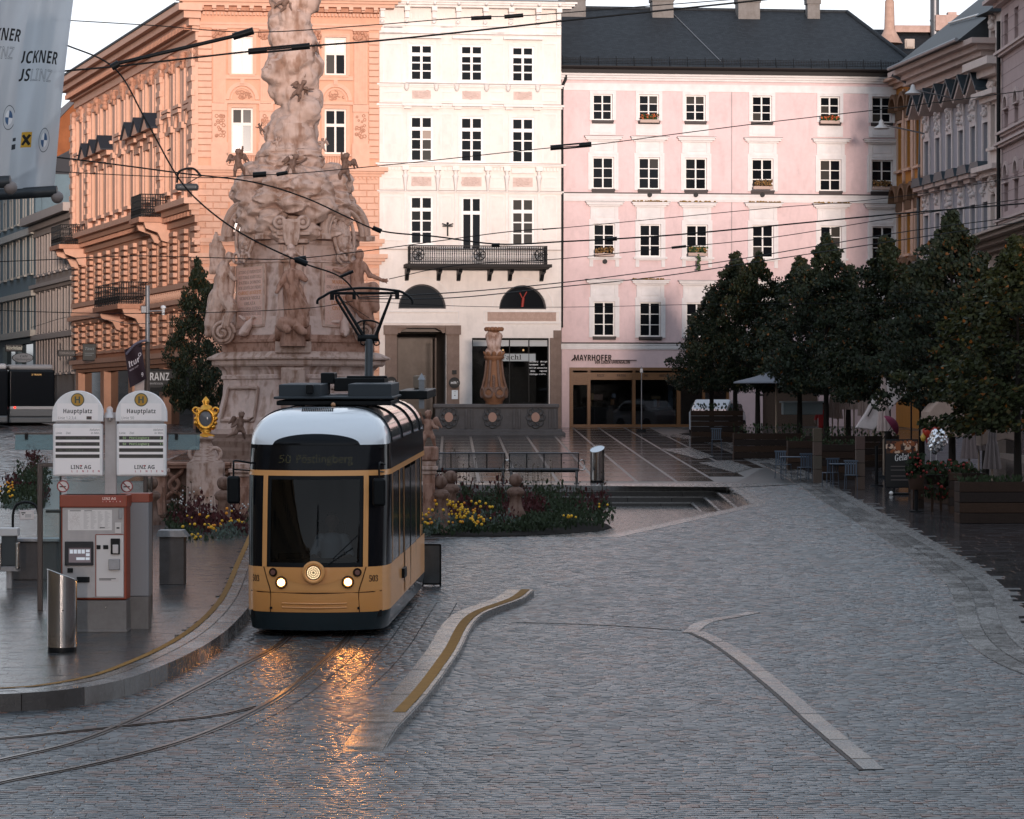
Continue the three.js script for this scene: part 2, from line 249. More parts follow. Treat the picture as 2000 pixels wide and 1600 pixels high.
// kerbs: stones laid along a line
function kerbRun(parent, pts, o0, o1, top, thick, len, mats, name = 'kerb_stone', joint = 0.006) {
const L = pathLength(pts), n = Math.max(1, Math.round(L / len)), c = new THREE.CatmullRomCurve3(pts.map((p) => V3(p[0], 0, p[1])), false, 'centripetal');
for (let i = 0; i < n; i++) {
const seg = [0, 0.33, 0.67, 1].map((t) => { const v = c.getPointAt(Math.min(1, Math.max(0, (i + joint / len + t * (1 - 2 * joint / len)) / n))); return [v.x, v.z]; });
mesh(name, slab(ribbonPts(seg, o0, o1), top + rr(-0.003, 0.003), thick), mats[Math.floor(rnd() * mats.length)], parent);
}
}
const PLAT = 0.24;                                                    // height of the tram platform
{
const platform = thing('tram_platform', null, null, null, 0, null, 'structure');
const inner = side(kerbLine, -0.3), poly = [...inner, GP(545, 1010), GP(300, 1010), GP(-200, 1010), [-20, 48], [-20, 38]];
mesh('platform_base', slab(poly, PLAT - 0.02, 0.4), mBed, platform);
kerbRun(platform, kerbLine, -0.3, 0, PLAT, 0.34, 1.0, [mGraniteDark, mGranite, mGraniteDark]);
const tints = (x, D) => { const k = rnd(), f = rr(0.8, 1.2); return (k < 0.25 ? [0.085, 0.06, 0.05] : k < 0.6 ? [0.06, 0.055, 0.052] : [0.045, 0.047, 0.05]).map((v) => v * f); };
const brick = plain(new RoundedBoxGeometry(1, 0.06, 1, 1, 0.006)); brick.userData.keep = true;
const mB = mat([1, 1, 1], 0.34, { bump: 'fine', bumpM: 0.4, bumpS: 0.001, ...wet });
const in2 = [...side(kerbLine, -0.56), ...poly.slice(inner.length)];
const st = layStones(in2, [], 0.2, 0.24, 40, 80, 0.05, 0, 1e6), near = st.filter((s) => { const px = 1000 + s[0] / s[1] * FOCAL; return px > 5 && px < 480; }).sort((a, b) => a[1] - b[1]).slice(0, 300), set = new Set(near);
const mats = [[0.085, 0.06, 0.05], [0.06, 0.055, 0.052], [0.045, 0.047, 0.05], [0.05, 0.045, 0.042]].map((c) => { const m = mB.clone(); m.color = lin(...c); return m; });
pavePieces('paving_brick', platform, brick, mats, near, PLAT - 0.028, 0.0015, 0.006);
paveStuff('paving_bricks', platform, brick, mB, st.filter((s) => !set.has(s)), PLAT - 0.028, 0.0015, 0.006, tints);
kerbRun(platform, side(kerbLine, -0.3), -0.24, -0.015, PLAT + 0.003, 0.06, 0.5, [mGranite, mGraniteWarm], 'edge_slab');
mesh('safety_line', sheet(ribbonPts(side(kerbLine, -0.5), -0.1, 0), PLAT + 0.013), mYellowLine, platform);
}
{ // the long curved divider beside the track: granite with a yellow stripe on its right half
const div = thing('divider_kerb', null, null, null, 0, null, 'structure');
kerbRun(div, divider, -0.16, 0.32, 0.11, 0.2, 0.95, [mGraniteDark, mGraniteMid, mGraniteWarm], 'kerb_stone', 0.004);
mesh('painted_stripe', sheet(ribbonPts(divider.slice(6), 0.1, 0.26), 0.116), mYellowLine, div); mesh('kerb_face', slab(ribbonPts(divider, 0.322, 0.335), 0.095, 0.2), mGraniteMid, div);
for (const c of div.children) { if (c.name === 'painted_stripe') continue; const p = c.geometry.attributes.position; for (let i = 0; i < p.count; i++) { const k = (-p.getZ(i) - divider[0][1]) / 1.3; if (k < 1) p.setY(i, p.getY(i) - 0.115 * (1 - Math.max(0, k))); } }   // the near end dips into the paving
}
{ // channel and kerb that cut across the road on the right
const line = curve2([GP(1350, 1236), GP(1400, 1262), GP(1500, 1340), GP(1590, 1420), GP(1690, 1506)], 30);
const ch = thing('road_channel', null, null, null, 0, null, 'structure');
kerbRun(ch, line, -0.22, 0.02, 0.022, 0.1, 0.8, [mGraniteDark, mGraniteDark, mGraniteWarm], 'kerb_stone');
mesh('channel_groove', slab(ribbonPts(line, 0.02, 0.07), 0.015, 0.05), mat([0.025, 0.014, 0.01], 0.5), ch);
const mJoint = mat([0.012, 0.01, 0.01], 0.7);
for (const o of [0.34, 0.7, 1.06, 1.42]) { const rp = side(curve2([[170, 1500], [330, 1458], [440, 1418], [530, 1372], [600, 1322], [662, 1266], [700, 1222], [740, 1175]].map((p) => GP(...p)), 60), o).slice(o > 0.6 ? 22 : 10, 60); mesh('track_joint', sheet(ribbonPts(rp, 0, 0.012), 0.0142), mJoint, ch); }
kerbRun(ch, curve2([GP(1345, 1238), GP(1378, 1216), GP(1440, 1204), GP(1470, 1198)], 10), -0.1, 0.14, 0.02, 0.08, 0.6, [mGranite, mGraniteDark], 'kerb_stone');
kerbRun(ch, curve2([GP(1000, 1216), GP(1180, 1222), GP(1330, 1232)], 10), -0.02, 0.05, 0.016, 0.05, 1.1, [mBed], 'joint_strip');
}
{ // tram rails: grooved steel let into the stones
const R = (name, label, pts) => {
const p = curve2(pts.map((q) => GP(...q)), 70), t = thing(name, label, 'rail', null, 0, 'tram rails in the road', 'structure');
mesh('rail_head', slab(ribbonPts(p, -0.055, 0.0), 0.022, 0.06), mRail, t); mesh('rail_groove', slab(ribbonPts(p, 0, 0.045), 0.008, 0.05), mBed, t); mesh('rail_lip', slab(ribbonPts(p, 0.045, 0.062), 0.018, 0.06), mRail, t);
};
const mRail = mat([0.16, 0.13, 0.115], 0.3, { metalness: 0.9, tex: 'stain', texM: 0.6 });
R('tram_rail', null, [[-80, 1508], [0, 1487], [130, 1457], [250, 1412], [380, 1348], [480, 1296], [540, 1265], [585, 1222]]);
R('tram_rail', null, [[-80, 1552], [0, 1531], [160, 1500], [330, 1458], [440, 1418], [530, 1372], [600, 1322], [662, 1266], [700, 1222]]);
R('tram_rail', null, [[-80, 1452], [0, 1445], [150, 1430], [300, 1414], [420, 1400], [500, 1382]]);
const far = (pts) => R('tram_rail', null, pts);
far([[-20, 862], [40, 848], [110, 834]]); far([[-20, 888], [60, 866], [150, 843]]); far([[-20, 935], [90, 898], [210, 856]]); far([[-20, 965], [120, 915], [260, 868]]);
}
{ // plaza: dark slabs between pale granite strips, beyond the terrace
const plaza = thing('paved_plaza', null, null, null, 0, null, 'structure');
mesh('plaza_bed', sheet([[-13, 97.2], [4.5, 97.2], [7.2, 97.6], [8.9, 108], [9.6, 122], [8, 149.5], [-13, 147]], 0.006), mat([0.1, 0.092, 0.088], 0.45, { tex: 'stain', texM: 1.5 }), plaza);
const mats = [[0.026, 0.024, 0.024], [0.036, 0.029, 0.027], [0.022, 0.022, 0.024], [0.042, 0.031, 0.027]].map((c) => mat(c, 0.3, { tex: 'stain', texM: 1.9, ...wet }));
let n = 0; const W = 1.15, H = 2.75;
for (let j = 0; j < 21; j++) for (let i = -11; i < 9; i++) {
const D = 98 + j * (H + 0.3), x = i * (W + 0.11) + 0.25, poly = [[-13, 97], [6.7, 97.6], [8.6, 108], [9.3, 122], [7.6, 149], [-13, 147]];
if (!inside(x + W / 2, D + H / 2, poly) || n >= 300) continue; n++;
mesh('paving_slab', slab([[x - 0.02 * (D - 98), D], [x + W - 0.02 * (D - 98), D], [x + W - 0.02 * (D + H - 98), D + H], [x - 0.02 * (D + H - 98), D + H]], 0.011 + rr(-0.001, 0.002), 0.05), mats[Math.floor(rnd() * 4)], plaza);
}
for (const q of [[[1290, 878], [1350, 876], [1395, 893], [1365, 898]], [[1365, 905], [1425, 900], [1470, 915], [1435, 925]], [[1100, 950], [1420, 945], [1560, 947], [1440, 953]]]) mesh('pale_strip', sheet(q.map((p) => GP(...p)), 0.023), mGranite, plaza);
}
{ // the pale band and the dark wet paving under the trees
const side2 = thing('cafe_pavement', null, null, null, 0, null, 'structure');
const edge = side(bandLine, 0.7);
mesh('pavement_bed', sheet([...edge, [9, 150], [19, 150], [26, 110], [36, 20], [14, 20]], 0.006), mBed, side2);
kerbRun(side2, bandLine, -0.35, 0.0, 0.022, 0.06, 0.8, [mGranite, mGraniteDark], 'band_slab'); kerbRun(side2, bandLine, 0.02, 0.35, 0.022, 0.06, 0.8, [mGraniteDark, mGranite], 'band_slab'); kerbRun(side2, bandLine, 0.37, 0.7, 0.02, 0.06, 0.8, [mGranite], 'band_slab');
const sl = plain(new RoundedBoxGeometry(1, 0.06, 1, 1, 0.004)); sl.userData.keep = true;
const poly = [...side(bandLine, 0.74), [9.5, 149], [18.5, 149], [25, 100], [30, 30]];
paveStuff('paving_slabs', side2, sl, mat([1, 1, 1], 0.26, wet), layStones(poly, [], 0.4, 0.6, 34, 148, 0.08, 0, 60000), -0.017, 0.001, 0.004, () => { const f = rr(0.7, 1.2); return [0.04 * f, 0.036 * f, 0.038 * f]; });
}

// ================================================================ buildings
class Front { // a facade: a line on the ground from [x, D] in a direction; local x along it, y up, z out of the wall
constructor(px, D, dx, dD, name, label, category = 'building', group) {
const l = Math.hypot(dx, dD); this.dx = dx / l; this.dD = dD / l; this.x0 = PX(px, D); this.D0 = D; this.base = ground(D) - 0.3;
this.g = thing(name, label, category, [this.x0, this.base, -D], Math.atan2(this.dD, this.dx), group);
}
U(px) { const t = (px - 1000) / FOCAL; return (t * this.D0 - this.x0) / (this.dx - t * this.dD); }
D(px) { return this.D0 + this.U(px) * this.dD; }
V(py, px) { return PY(py, this.D(px)) - this.base; }
Vu(py, u) { return PY(py, this.D0 + u * this.dD) - this.base; }
R(x0, y0, x1, y1) { const m = (x0 + x1) / 2; return { u0: Math.min(this.U(x0), this.U(x1)), u1: Math.max(this.U(x0), this.U(x1)), v0: this.V(y1, m), v1: this.V(y0, m) }; }
}
const geoCache = new Map(), cached = (k, f) => { if (!geoCache.has(k)) { const g = f(); g.userData.keep = true; geoCache.set(k, g); } return geoCache.get(k); };
const q2 = (v) => Math.round(v * 50) / 50;
function windowAt(F, r, cols, rows, o = {}) { // sash window: frame and glazing bars, panes as pieces, optional surround, sill, hood
const w = q2(r.u1 - r.u0), h = q2(r.v1 - r.v0), fw = o.fw ?? 0.07, mw = o.mw ?? 0.045, z = o.z ?? -0.16, key = [w, h, cols, rows, fw, mw].join();
const tot = rows.reduce((a, b) => a + b, 0), cells = [], bars = [span(0, fw, 0, h, 0, 0.07), span(w - fw, w, 0, h, 0, 0.07), span(fw, w - fw, 0, fw, 0.002, 0.072), span(fw, w - fw, h - fw, h, 0.002, 0.072)];
let y = fw; const H = h - 2 * fw, W = w - 2 * fw;
rows.forEach((q, i) => { const y1 = y + H * q / tot; for (let c = 0; c < cols; c++) cells.push([fw + W * c / cols, fw + W * (c + 1) / cols, y, y1]); if (i < rows.length - 1) { const b = o.transom === i ? mw * 1.2 : mw * 0.45; bars.push(span(fw, w - fw, y1 - b, y1 + b, 0.006, 0.06 + (o.transom === i ? 0.02 : 0))); } y = y1; });
for (let c = 1; c < cols; c++) bars.push(span(fw + W * c / cols - mw * 0.8, fw + W * c / cols + mw * 0.8, fw, h - fw, 0.004, 0.075));
const win = mesh('window', cached('w' + key + (o.transom ?? ''), () => { const g = join(bars); metreUV(g); return g; }), o.mat ?? M.frameWhite, F.g, [r.u0, r.v0, z]);
cells.forEach(([x0, x1, y0, y1], i) => { const pw = q2(x1 - x0), ph = q2(y1 - y0); mesh('pane', cached('p' + pw + ',' + ph, () => metreUV(plain(box(pw, ph, 0.01)))), o.panes ? o.panes(i) : M.pane, win, [(x0 + x1) / 2, (y0 + y1) / 2, 0.025], [rr(-0.006, 0.006), rr(-0.012, 0.012), 0]); });
const add = (n, g, m) => mesh(n, g, m, win);
if (o.surround) { const s = o.surround, t = o.st ?? 0.06, zz = -z; add('surround', [span(-s, 0, -(o.sb ?? 0), h + s, zz, zz + t), span(w, w + s, -(o.sb ?? 0), h + s, zz, zz + t), span(0, w, h, h + s, zz + 0.003, zz + t + 0.003), span(-s * 0.99, -s * 0.55, -(o.sb ?? 0), h + s * 0.99, zz + t, zz + t + 0.025), span(w + s * 0.55, w + s * 0.99, -(o.sb ?? 0), h + s * 0.99, zz + t, zz + t + 0.025), span(-s * 0.55, w + s * 0.55, h + s * 0.55, h + s * 0.99, zz + t, zz + t + 0.022)], o.trim ?? M.white); }
if (o.sill) add('sill', [span(-o.sill, w + o.sill, -0.1, -0.002, -z - 0.2, -z + 0.16), span(-o.sill * 0.7, w + o.sill * 0.7, -0.17, -0.1, -z, -z + 0.09)], o.sillMat ?? o.trim ?? M.white);
return { win, w, h, z: -z };
}
function profileBand(u0, u1, v0, v1, steps) { // moulding from the bottom up: [fraction of height, projection]
const g = []; let a = 0; for (const [f, p] of steps) { g.push(span(u0 - p, u1 + p, v0 + (v1 - v0) * a, v0 + (v1 - v0) * f, -0.02, p)); a = f; } return g;
}
const arch = (u0, u1, v0, v1, n = 16) => { const r = (u1 - u0) / 2, c = (u0 + u1) / 2, sv = v1 - r; return [[u0, v0], [u1, v0], ...circle(c, sv, r, r, n, 0, Math.PI)]; };
const rnd4 = (r) => [[r.u0, r.v0], [r.u1, r.v0], [r.u1, r.v1], [r.u0, r.v1]];
const grow = (r, a, b = a) => ({ u0: r.u0 - a, u1: r.u1 + a, v0: r.v0 - b, v1: r.v1 + b });

const along = (pts, u0, u1) => { const g = plain(prism(pts, u0, u1)), p = g.attributes.position, idx = []; for (let i = 0; i < p.count; i++) p.setXYZ(i, p.getZ(i), p.getY(i), p.getX(i)); for (let i = 0; i < p.count; i += 3) idx.push(i, i + 2, i + 1); g.setIndex(idx); const q = g.toNonIndexed(); q.computeVertexNormals(); return metreUV(q); };   // profile given as [z, y], run along x
// far row runs almost square to the view
const ROW = [Math.cos(0.119), Math.sin(0.119)];
const mk = (c, o = {}) => mat(c, o.rough ?? 0.85, { tex: o.tex ?? 'weather', texM: o.texM ?? 5, bump: 'fine', bumpM: 1.6, bumpS: 0.006 });

{
const F = new Front(1097, 150, ...ROW, 'pink_house', 'long pale pink house with white window surrounds and dark slate roof', 'house'), g = F.g;
const mWall = mk([0.72, 0.545, 0.55], { texM: 6 }), mTrim = mat([0.76, 0.72, 0.71], 0.7, { tex: 'blotch', texM: 3, bump: 'fine', bumpS: 0.002 }), mSill = mat([0.06, 0.05, 0.05], 0.5);
const mMoss = mat([0.3, 0.18, 0.045], 0.95, { tex: 'stain', texM: 0.5 });
const W = 1752, U1 = F.U(W), top = F.V(143, 1420), cx = [1177, 1267, 1358, 1488, 1621, 1722], holes = [], rowsPx = [[184, 235], [307, 369], [437, 501], [589, 657]], wins = [];
rowsPx.forEach(([y0, y1], k) => cx.forEach((c0, i) => { const hw = k ? 21 : 19.5, sk = (c0 - 1177) * 0.0095, c = c0 + (k > 1 ? 3 : k) + (k > 1 && i > 2 ? -1 : 0); const r = F.R(c - hw, y0 + sk, c + hw, y1 + sk); wins.push([r, k, i]); holes.push(rnd4(r)); }));
const shop = { u0: F.U(1112), u1: F.U(1424), v0: 0.0, v1: F.V(718, 1250) }; holes.push(rnd4(shop)); const shop2 = { u0: F.U(1490), u1: F.U(1600), v0: 0, v1: F.V(735, 1545) }; holes.push(rnd4(shop2));
mesh('wall', prism([[0, -0.5], [U1, -0.5], [U1, top], [0, top]], -0.45, 0, holes), mWall, g);
mesh('house_body', [span(0, U1, shop.v1 + 0.3, top, -11, -0.47), span(0, U1, -0.5, shop.v1 + 0.3, -11, -4.2), span(0, shop.u0, -0.5, shop.v1 + 0.3, -4.2, -0.47), span(shop.u1, shop2.u0, -0.5, shop.v1 + 0.3, -4.2, -0.47), span(shop2.u1, U1, -0.5, shop.v1 + 0.3, -4.2, -0.47)], M.room, g);
for (const [r, k, i] of wins) {
const o = { trim: mTrim, surround: k ? 0.22 : 0.16, sb: k === 0 ? 0 : 0.05, sill: k === 2 ? 0.3 : 0.05, sillMat: k === 2 ? mTrim : mSill, panes: () => rnd() < 0.12 ? M.paneDim : M.pane };
const { win, w, h, z } = windowAt(F, r, 2, [1, 1, 1], o), add = (n, gg, m) => mesh(n, gg, m, win);
if (k === 0) add('apron', [span(-0.15, w + 0.15, -0.72, -0.17, z, z + 0.05), span(0.02, w - 0.02, -0.62, -0.27, z + 0.05, z + 0.075)], mTrim);
if (k === 2) { add('bracket', [span(-0.2, -0.02, -0.5, -0.17, z, z + 0.07)], mTrim); add('bracket', [span(w + 0.02, w + 0.2, -0.5, -0.17, z, z + 0.07)], mTrim); };
if (k) {
const y = h + 0.22, fh = k === 1 ? 0.55 : 0.62;
add('frieze', [span(-0.16, w + 0.16, y, y + fh, z, z + 0.05), span(0.1, w - 0.1, y + 0.1, y + fh - 0.1, z + 0.05, z + 0.08), span(-0.16, 0.02, y, y + fh, z + 0.05, z + 0.1), span(w - 0.02, w + 0.16, y, y + fh, z + 0.05, z + 0.1)], mTrim);
add('hood', [span(-0.25, w + 0.25, y + fh, y + fh + 0.08, z, z + 0.16), span(-0.36, w + 0.36, y + fh + 0.08, y + fh + 0.18, z, z + 0.28), span(-0.42, w + 0.42, y + fh + 0.18, y + fh + 0.23, z, z + 0.34)], mTrim);
add('hood_flashing', span(-0.43, w + 0.43, y + fh + 0.23, y + fh + 0.25, z - 0.02, z + 0.35), mSill);
if ((k === 2 && [1, 2, 3, 4].includes(i)) || (k === 3 && i === 1)) { const gl = []; for (let q = 0; q < 34; q++) gl.push(ball(rr(0.03, 0.075), rr(-0.35, w + 0.35), y + fh + 0.27, z + rr(0, 0.28), 5)); add('moss', gl, mMoss); }
}
}
const belt = (y, h2, p) => mesh('string_course', profileBand(0.02, U1, F.V(y + h2, 1420), F.V(y, 1420), [[0.25, p * 0.5], [0.75, p * 0.7], [1, p]]), mTrim, g);
belt(380, 15, 0.12); belt(672, 11, 0.1);
for (const [y, h2, p] of [[378, 2.2, 0.14], [669.5, 2.5, 0.12]]) mesh('belt_flashing', span(0, U1, F.V(y + h2, 1420), F.V(y, 1420), -0.02, p), mSill, g);
mesh('cornice', [...profileBand(0.02, U1, F.V(180, 1420), F.V(166, 1420), [[1, 0.04]]), ...profileBand(0.02, U1, F.V(160, 1420), F.V(146, 1420), [[0.3, 0.12], [0.6, 0.25], [1, 0.4]])], mTrim, g);
for (const px of [1268, 1358, 1488]) mesh('round_vent', turn(cyl(0.12, 0.12, 0.1, 0, 0, 0, 12), Math.PI / 2).translate(F.U(px), F.V(381, px), 0.14), M.black, g);
mesh('round_vent', turn(cyl(0.12, 0.12, 0.1, 0, 0, 0, 12), Math.PI / 2).translate(F.U(1181), F.V(511, 1181), 0.06), M.black, g);
mesh('lightning_rod', [bar([F.U(1429), F.V(180, 1429), 0.03], [F.U(1429), F.V(520, 1429), 0.03], 0.012, 5)], M.zinc, g);
// roof
const mSlate = mat([0.032, 0.037, 0.043], 0.62); mSlate.map = rep(T.slate, 3.2); mSlate.bumpMap = rep(T.slate, 3.2); mSlate.bumpScale = 0.012;
const ev = F.V(136, 1420), rh = 3.75, dep = 6.5, uR = F.U(1712), E = 0.55;
const slope = (a, b, c, d) => { const q = new THREE.BufferGeometry(), P = [a, b, c, a, c, d]; q.setAttribute('position', new THREE.Float32BufferAttribute(P.flat(), 3)); const L = Math.hypot(dep, rh); q.setAttribute('uv', new THREE.Float32BufferAttribute(P.flatMap((p) => [p[0], (p[1] - ev) / rh * L]), 2)); q.computeVertexNormals(); q.userData.keep = true; return q; };
const roof = mesh('roof', slope([-0.05, ev, E], [U1 + 1.2, ev, E], [uR, ev + rh, -dep], [-0.05, ev + rh, -dep]), mSlate, g);
mesh('hip_slope', slope([U1 + 1.2, ev, E], [U1 + 1.2, ev, -13], [uR, ev + rh, -dep - 0.1], [uR, ev + rh, -dep]), mSlate, roof);
mesh('rear_slope', slope([-0.05, ev + rh, -dep], [uR, ev + rh, -dep], [U1 + 1.2, ev, -13], [-0.05, ev, -13]), mSlate, roof);
mesh('hip_ridge', bar([uR, ev + rh + 0.03, -dep], [U1 + 1.2, ev + 0.05, E], 0.11, 8), mSlate, roof); mesh('ridge_tiles', bar([-0.05, ev + rh + 0.02, -dep], [uR, ev + rh + 0.02, -dep], 0.1, 8), mSlate, roof);
mesh('lightning_rod', bar([F.U(1352), ev + rh * 0.97, -dep * 0.96], [F.U(1408), ev + 0.4, 0], 0.02, 5), M.zinc, roof);
mesh('gutter', [turn(new THREE.CylinderGeometry(0.14, 0.14, U1 + 1, 10, 1, false, Math.PI, Math.PI), 0, 0, Math.PI / 2).translate(U1 / 2 + 0.4, ev + 0.02, E + 0.12), span(-0.05, U1 + 0.9, ev - 0.3, ev - 0.02, 0.05, E)], mat([0.016, 0.013, 0.013], 0.5), roof);
const gu = []; for (let i = 0; i <= 19; i++) { const u = i * U1 / 19; gu.push(bar([u, ev + 0.05, E - 0.1], [u, ev + 0.55, E - 0.28], 0.02, 5)); } for (let j = 0; j < 4; j++) gu.push(bar([0, ev + 0.2 + j * 0.08, E - 0.18 - j * 0.03], [U1, ev + 0.2 + j * 0.08, E - 0.18 - j * 0.03], 0.012, 4)); for (let i = 0; i < 130; i++) { const u = i / 130 * U1; gu.push(box(0.015, 0.26, 0.015, u, ev + 0.3, E - 0.24)); }
mesh('snow_guard', gu, M.iron, roof);
const mCh = mat([0.2, 0.185, 0.175], 0.85, { tex: 'stain', texM: 1.2, bump: 'fine' });
for (const [a, b, y] of [[1122, 1175, 20], [1299, 1346, 23], [1466, 1514, 26], [1602, 1632, 30]]) {
const u0 = F.U(a) * 1.04, u1 = F.U(b) * 1.04, y0 = ev + rh - 1.0, zc = -dep + 0.6, D = (u1 - u0) * 0.35;
const c = mesh('chimney', [span(u0 + 0.08, u1 - 0.08, y0 - 0.4, y0 + 1.3, zc - D, zc + D), span(u0 + 0.03, u1 - 0.03, y0 + 1.3, y0 + 1.55, zc - D - 0.05, zc + D + 0.05), span(u0, u1, y0 + 1.55, y0 + 1.95, zc - D - 0.1, zc + D + 0.1), span(u0 + 0.05, u1 - 0.05, y0 + 1.95, y0 + 2.9, zc - D, zc + D)], mCh, roof);
}
// shop front
const mOak = mat([0.2, 0.085, 0.022], 0.5, { tex: 'wood', texM: 1.2 }), ds = (y) => F.V(y, 1250);
const fr = []; const posts = [[1112, 1119], [1147, 1153], [1235, 1241], [1322, 1329], [1372, 1377], [1419, 1424]];
for (const [a, b] of posts) fr.push(span(F.U(a), F.U(b), 0, ds(724), -0.2, 0.05)); fr.push(span(shop.u0, shop.u1, ds(724), shop.v1, -0.25, 0.08), span(shop.u0, shop.u1, ds(742), ds(728), -0.22, 0.02), span(shop.u0, shop.u1, -0.1, ds(829), -0.22, 0.04), span(F.U(1119), F.U(1147), ds(752), ds(742), -0.2, 0.0));
const sf = mesh('shop_front', fr, mOak, g);
const glassSpans = [[1119, 1147], [1153, 1235], [1241, 1322], [1329, 1372], [1377, 1419]];
for (const [a, b] of glassSpans) mesh('pane', span(F.U(a), F.U(b), ds(829), ds(742), -0.14, -0.135), M.shopGlass, sf);
mesh('shop_interior', [span(shop.u0, shop.u1, 0, shop.v1, -4.15, -4.1), span(shop.u0, shop.u1, -0.3, 0.27, -4.1, -0.3)], M.room, sf);
mesh('display_counter', [span(F.U(1119), F.U(1320), ds(829), ds(797), -1.4, -0.5), span(F.U(1118), F.U(1322), ds(797), ds(795.5), -1.45, -0.45)], mat([0.03, 0.03, 0.034], 0.4), sf);
const goods = [[1158, 1164, 768, 782, [0.5, 0.33, 0.16]], [1163, 1182, 770, 782, [0.42, 0.25, 0.2]], [1156, 1162, 784, 793, [0.4, 0.24, 0.1]], [1200, 1208, 769, 777, [0.3, 0.34, 0.42]], [1198, 1206, 780, 791, [0.38, 0.16, 0.06]], [1242, 1263, 779, 791, [0.3, 0.29, 0.28]], [1278, 1297, 773, 780, [0.4, 0.25, 0.12]], [1312, 1322, 742, 829, [0.3, 0.32, 0.36]], [1284, 1290, 776, 830, [0.36, 0.36, 0.38]], [1290, 1296, 776, 830, [0.26, 0.1, 0.025]], [1382, 1394, 767, 795, [0.4, 0.4, 0.38]]];
goods.forEach(([a, b, y0, y1, c], i) => mesh('display_stand', rbox(F.U(b) - F.U(a), ds(y0) - ds(y1), 0.12, (F.U(a) + F.U(b)) / 2, (ds(y0) + ds(y1)) / 2, -0.75 - 0.05 * i, 0.03), mat(c, 0.5), sf));
mesh('shop_lettering', [letters('▲', 0.1, 0.12, 0.01)].length ? [[1166, 'ROLEX', 14], [1205, 'PATEK', 18], [1258, 'IWC', 8], [1288, 'BREITLING', 20]].map(([p, s, w]) => letters(s, w / 40, 0.12, 0.01).translate(F.U(p), ds(736), 0.022)) : [], mat([0.03, 0.015, 0.01], 0.5), sf);
const sg = mesh('shop_sign', [letters('MAYRHOFER', 1.86, 0.3, 0.05, font, 0).translate(F.U(1121), ds(705), 0.03), letters('DER LINZER UHRENSALON', 1.72, 0.15, 0.04).translate(F.U(1162), ds(710.5), 0.03), span(F.U(1196), F.U(1243), ds(704.6), ds(703.2), 0.03, 0.07), bar([F.U(1116), ds(705), 0.05], [F.U(1124), ds(698), 0.05], 0.03, 4)], mat([0.02, 0.012, 0.012], 0.5), g);
mesh('doorway', [span(shop2.u0, shop2.u1, 0, shop2.v1, -0.4, -0.34), span((shop2.u0 + shop2.u1) / 2 - 0.03, (shop2.u0 + shop2.u1) / 2 + 0.03, 0, shop2.v1, -0.34, -0.3)], M.door, g);
// the drain pipe at the joint with the white house
const dp = (px, py) => V3(F.U(px), F.V(py, 1100), 0.2);
const pipe = tag(mesh('drain_pipe', [tube([dp(1104, 140), dp(1104, 155), dp(1098, 168), dp(1097, 190), dp(1097, 420), dp(1096, 640)].map((v) => g.localToWorld((g.updateMatrixWorld(), v.clone()))), 0.07, 60, 8)], M.black), 'black drain pipe between the white house and the pink house', 'drain pipe');
}
{ // plants on window ledges of the pink house
const spots = [[1268, 236, 'orange', 'small box of red geraniums on a top floor ledge of the pink house, second window'], [1620, 238, 'orange', 'box of red flowers on a top floor ledge, fifth window of the pink house'], [1489, 366, 'dry', 'box of dry trailing plants on the third floor ledge of the pink house'], [1722, 367, 'dry', 'low box of faded plants on the rightmost third floor ledge of the pink house'], [1180, 497, 'dry', 'box of withered plants on the second floor ledge nearest the drain pipe'], [1362, 496, 'green', 'box of green trailing plants on a second floor ledge of the pink house']];
for (const [px, py, kind, label] of spots) {
const D = 149.7 + (px - 1097) * 0.003, p = at(px, py, D), t = thing('window_box', label, 'window box', [p.x, p.y - 0.05, p.z + 0.02], 0.119);
mesh('trough', [rbox(0.95, 0.16, 0.18, 0, 0.02, 0.1, 0.02)], mat([0.45, 0.33, 0.28], 0.8), t);
const lv = [], fl = []; for (let i = 0; i < 70; i++) lv.push(turn(new THREE.PlaneGeometry(0.09, 0.11), rr(-1, 1), rr(-1.5, 1.5), rr(-1, 1)).translate(rr(-0.46, 0.46), 0.1 + rr(0, 0.3) * (kind === 'orange' ? 0.8 : 1), 0.1 + rr(-0.1, 0.1)));
for (let i = 0; i < 26; i++) fl.push(ball(rr(0.025, 0.05), rr(-0.45, 0.45), 0.15 + rr(0, 0.2), 0.16 + rr(-0.08, 0.08), 5));
if (kind === 'green') for (let i = 0; i < 30; i++) lv.push(turn(new THREE.PlaneGeometry(0.09, 0.1), rr(-1, 1), rr(-1, 1), 0).translate(rr(-0.05, 0.12), -rr(0, 0.75), 0.2));
mesh('leaves', lv, mat(kind === 'dry' ? [0.13, 0.075, 0.03] : [0.04, 0.07, 0.02], 0.9), t); mesh('blossoms', fl, mat(kind === 'orange' ? [0.5, 0.1, 0.03] : [0.3, 0.16, 0.05], 0.8), t);
}
}

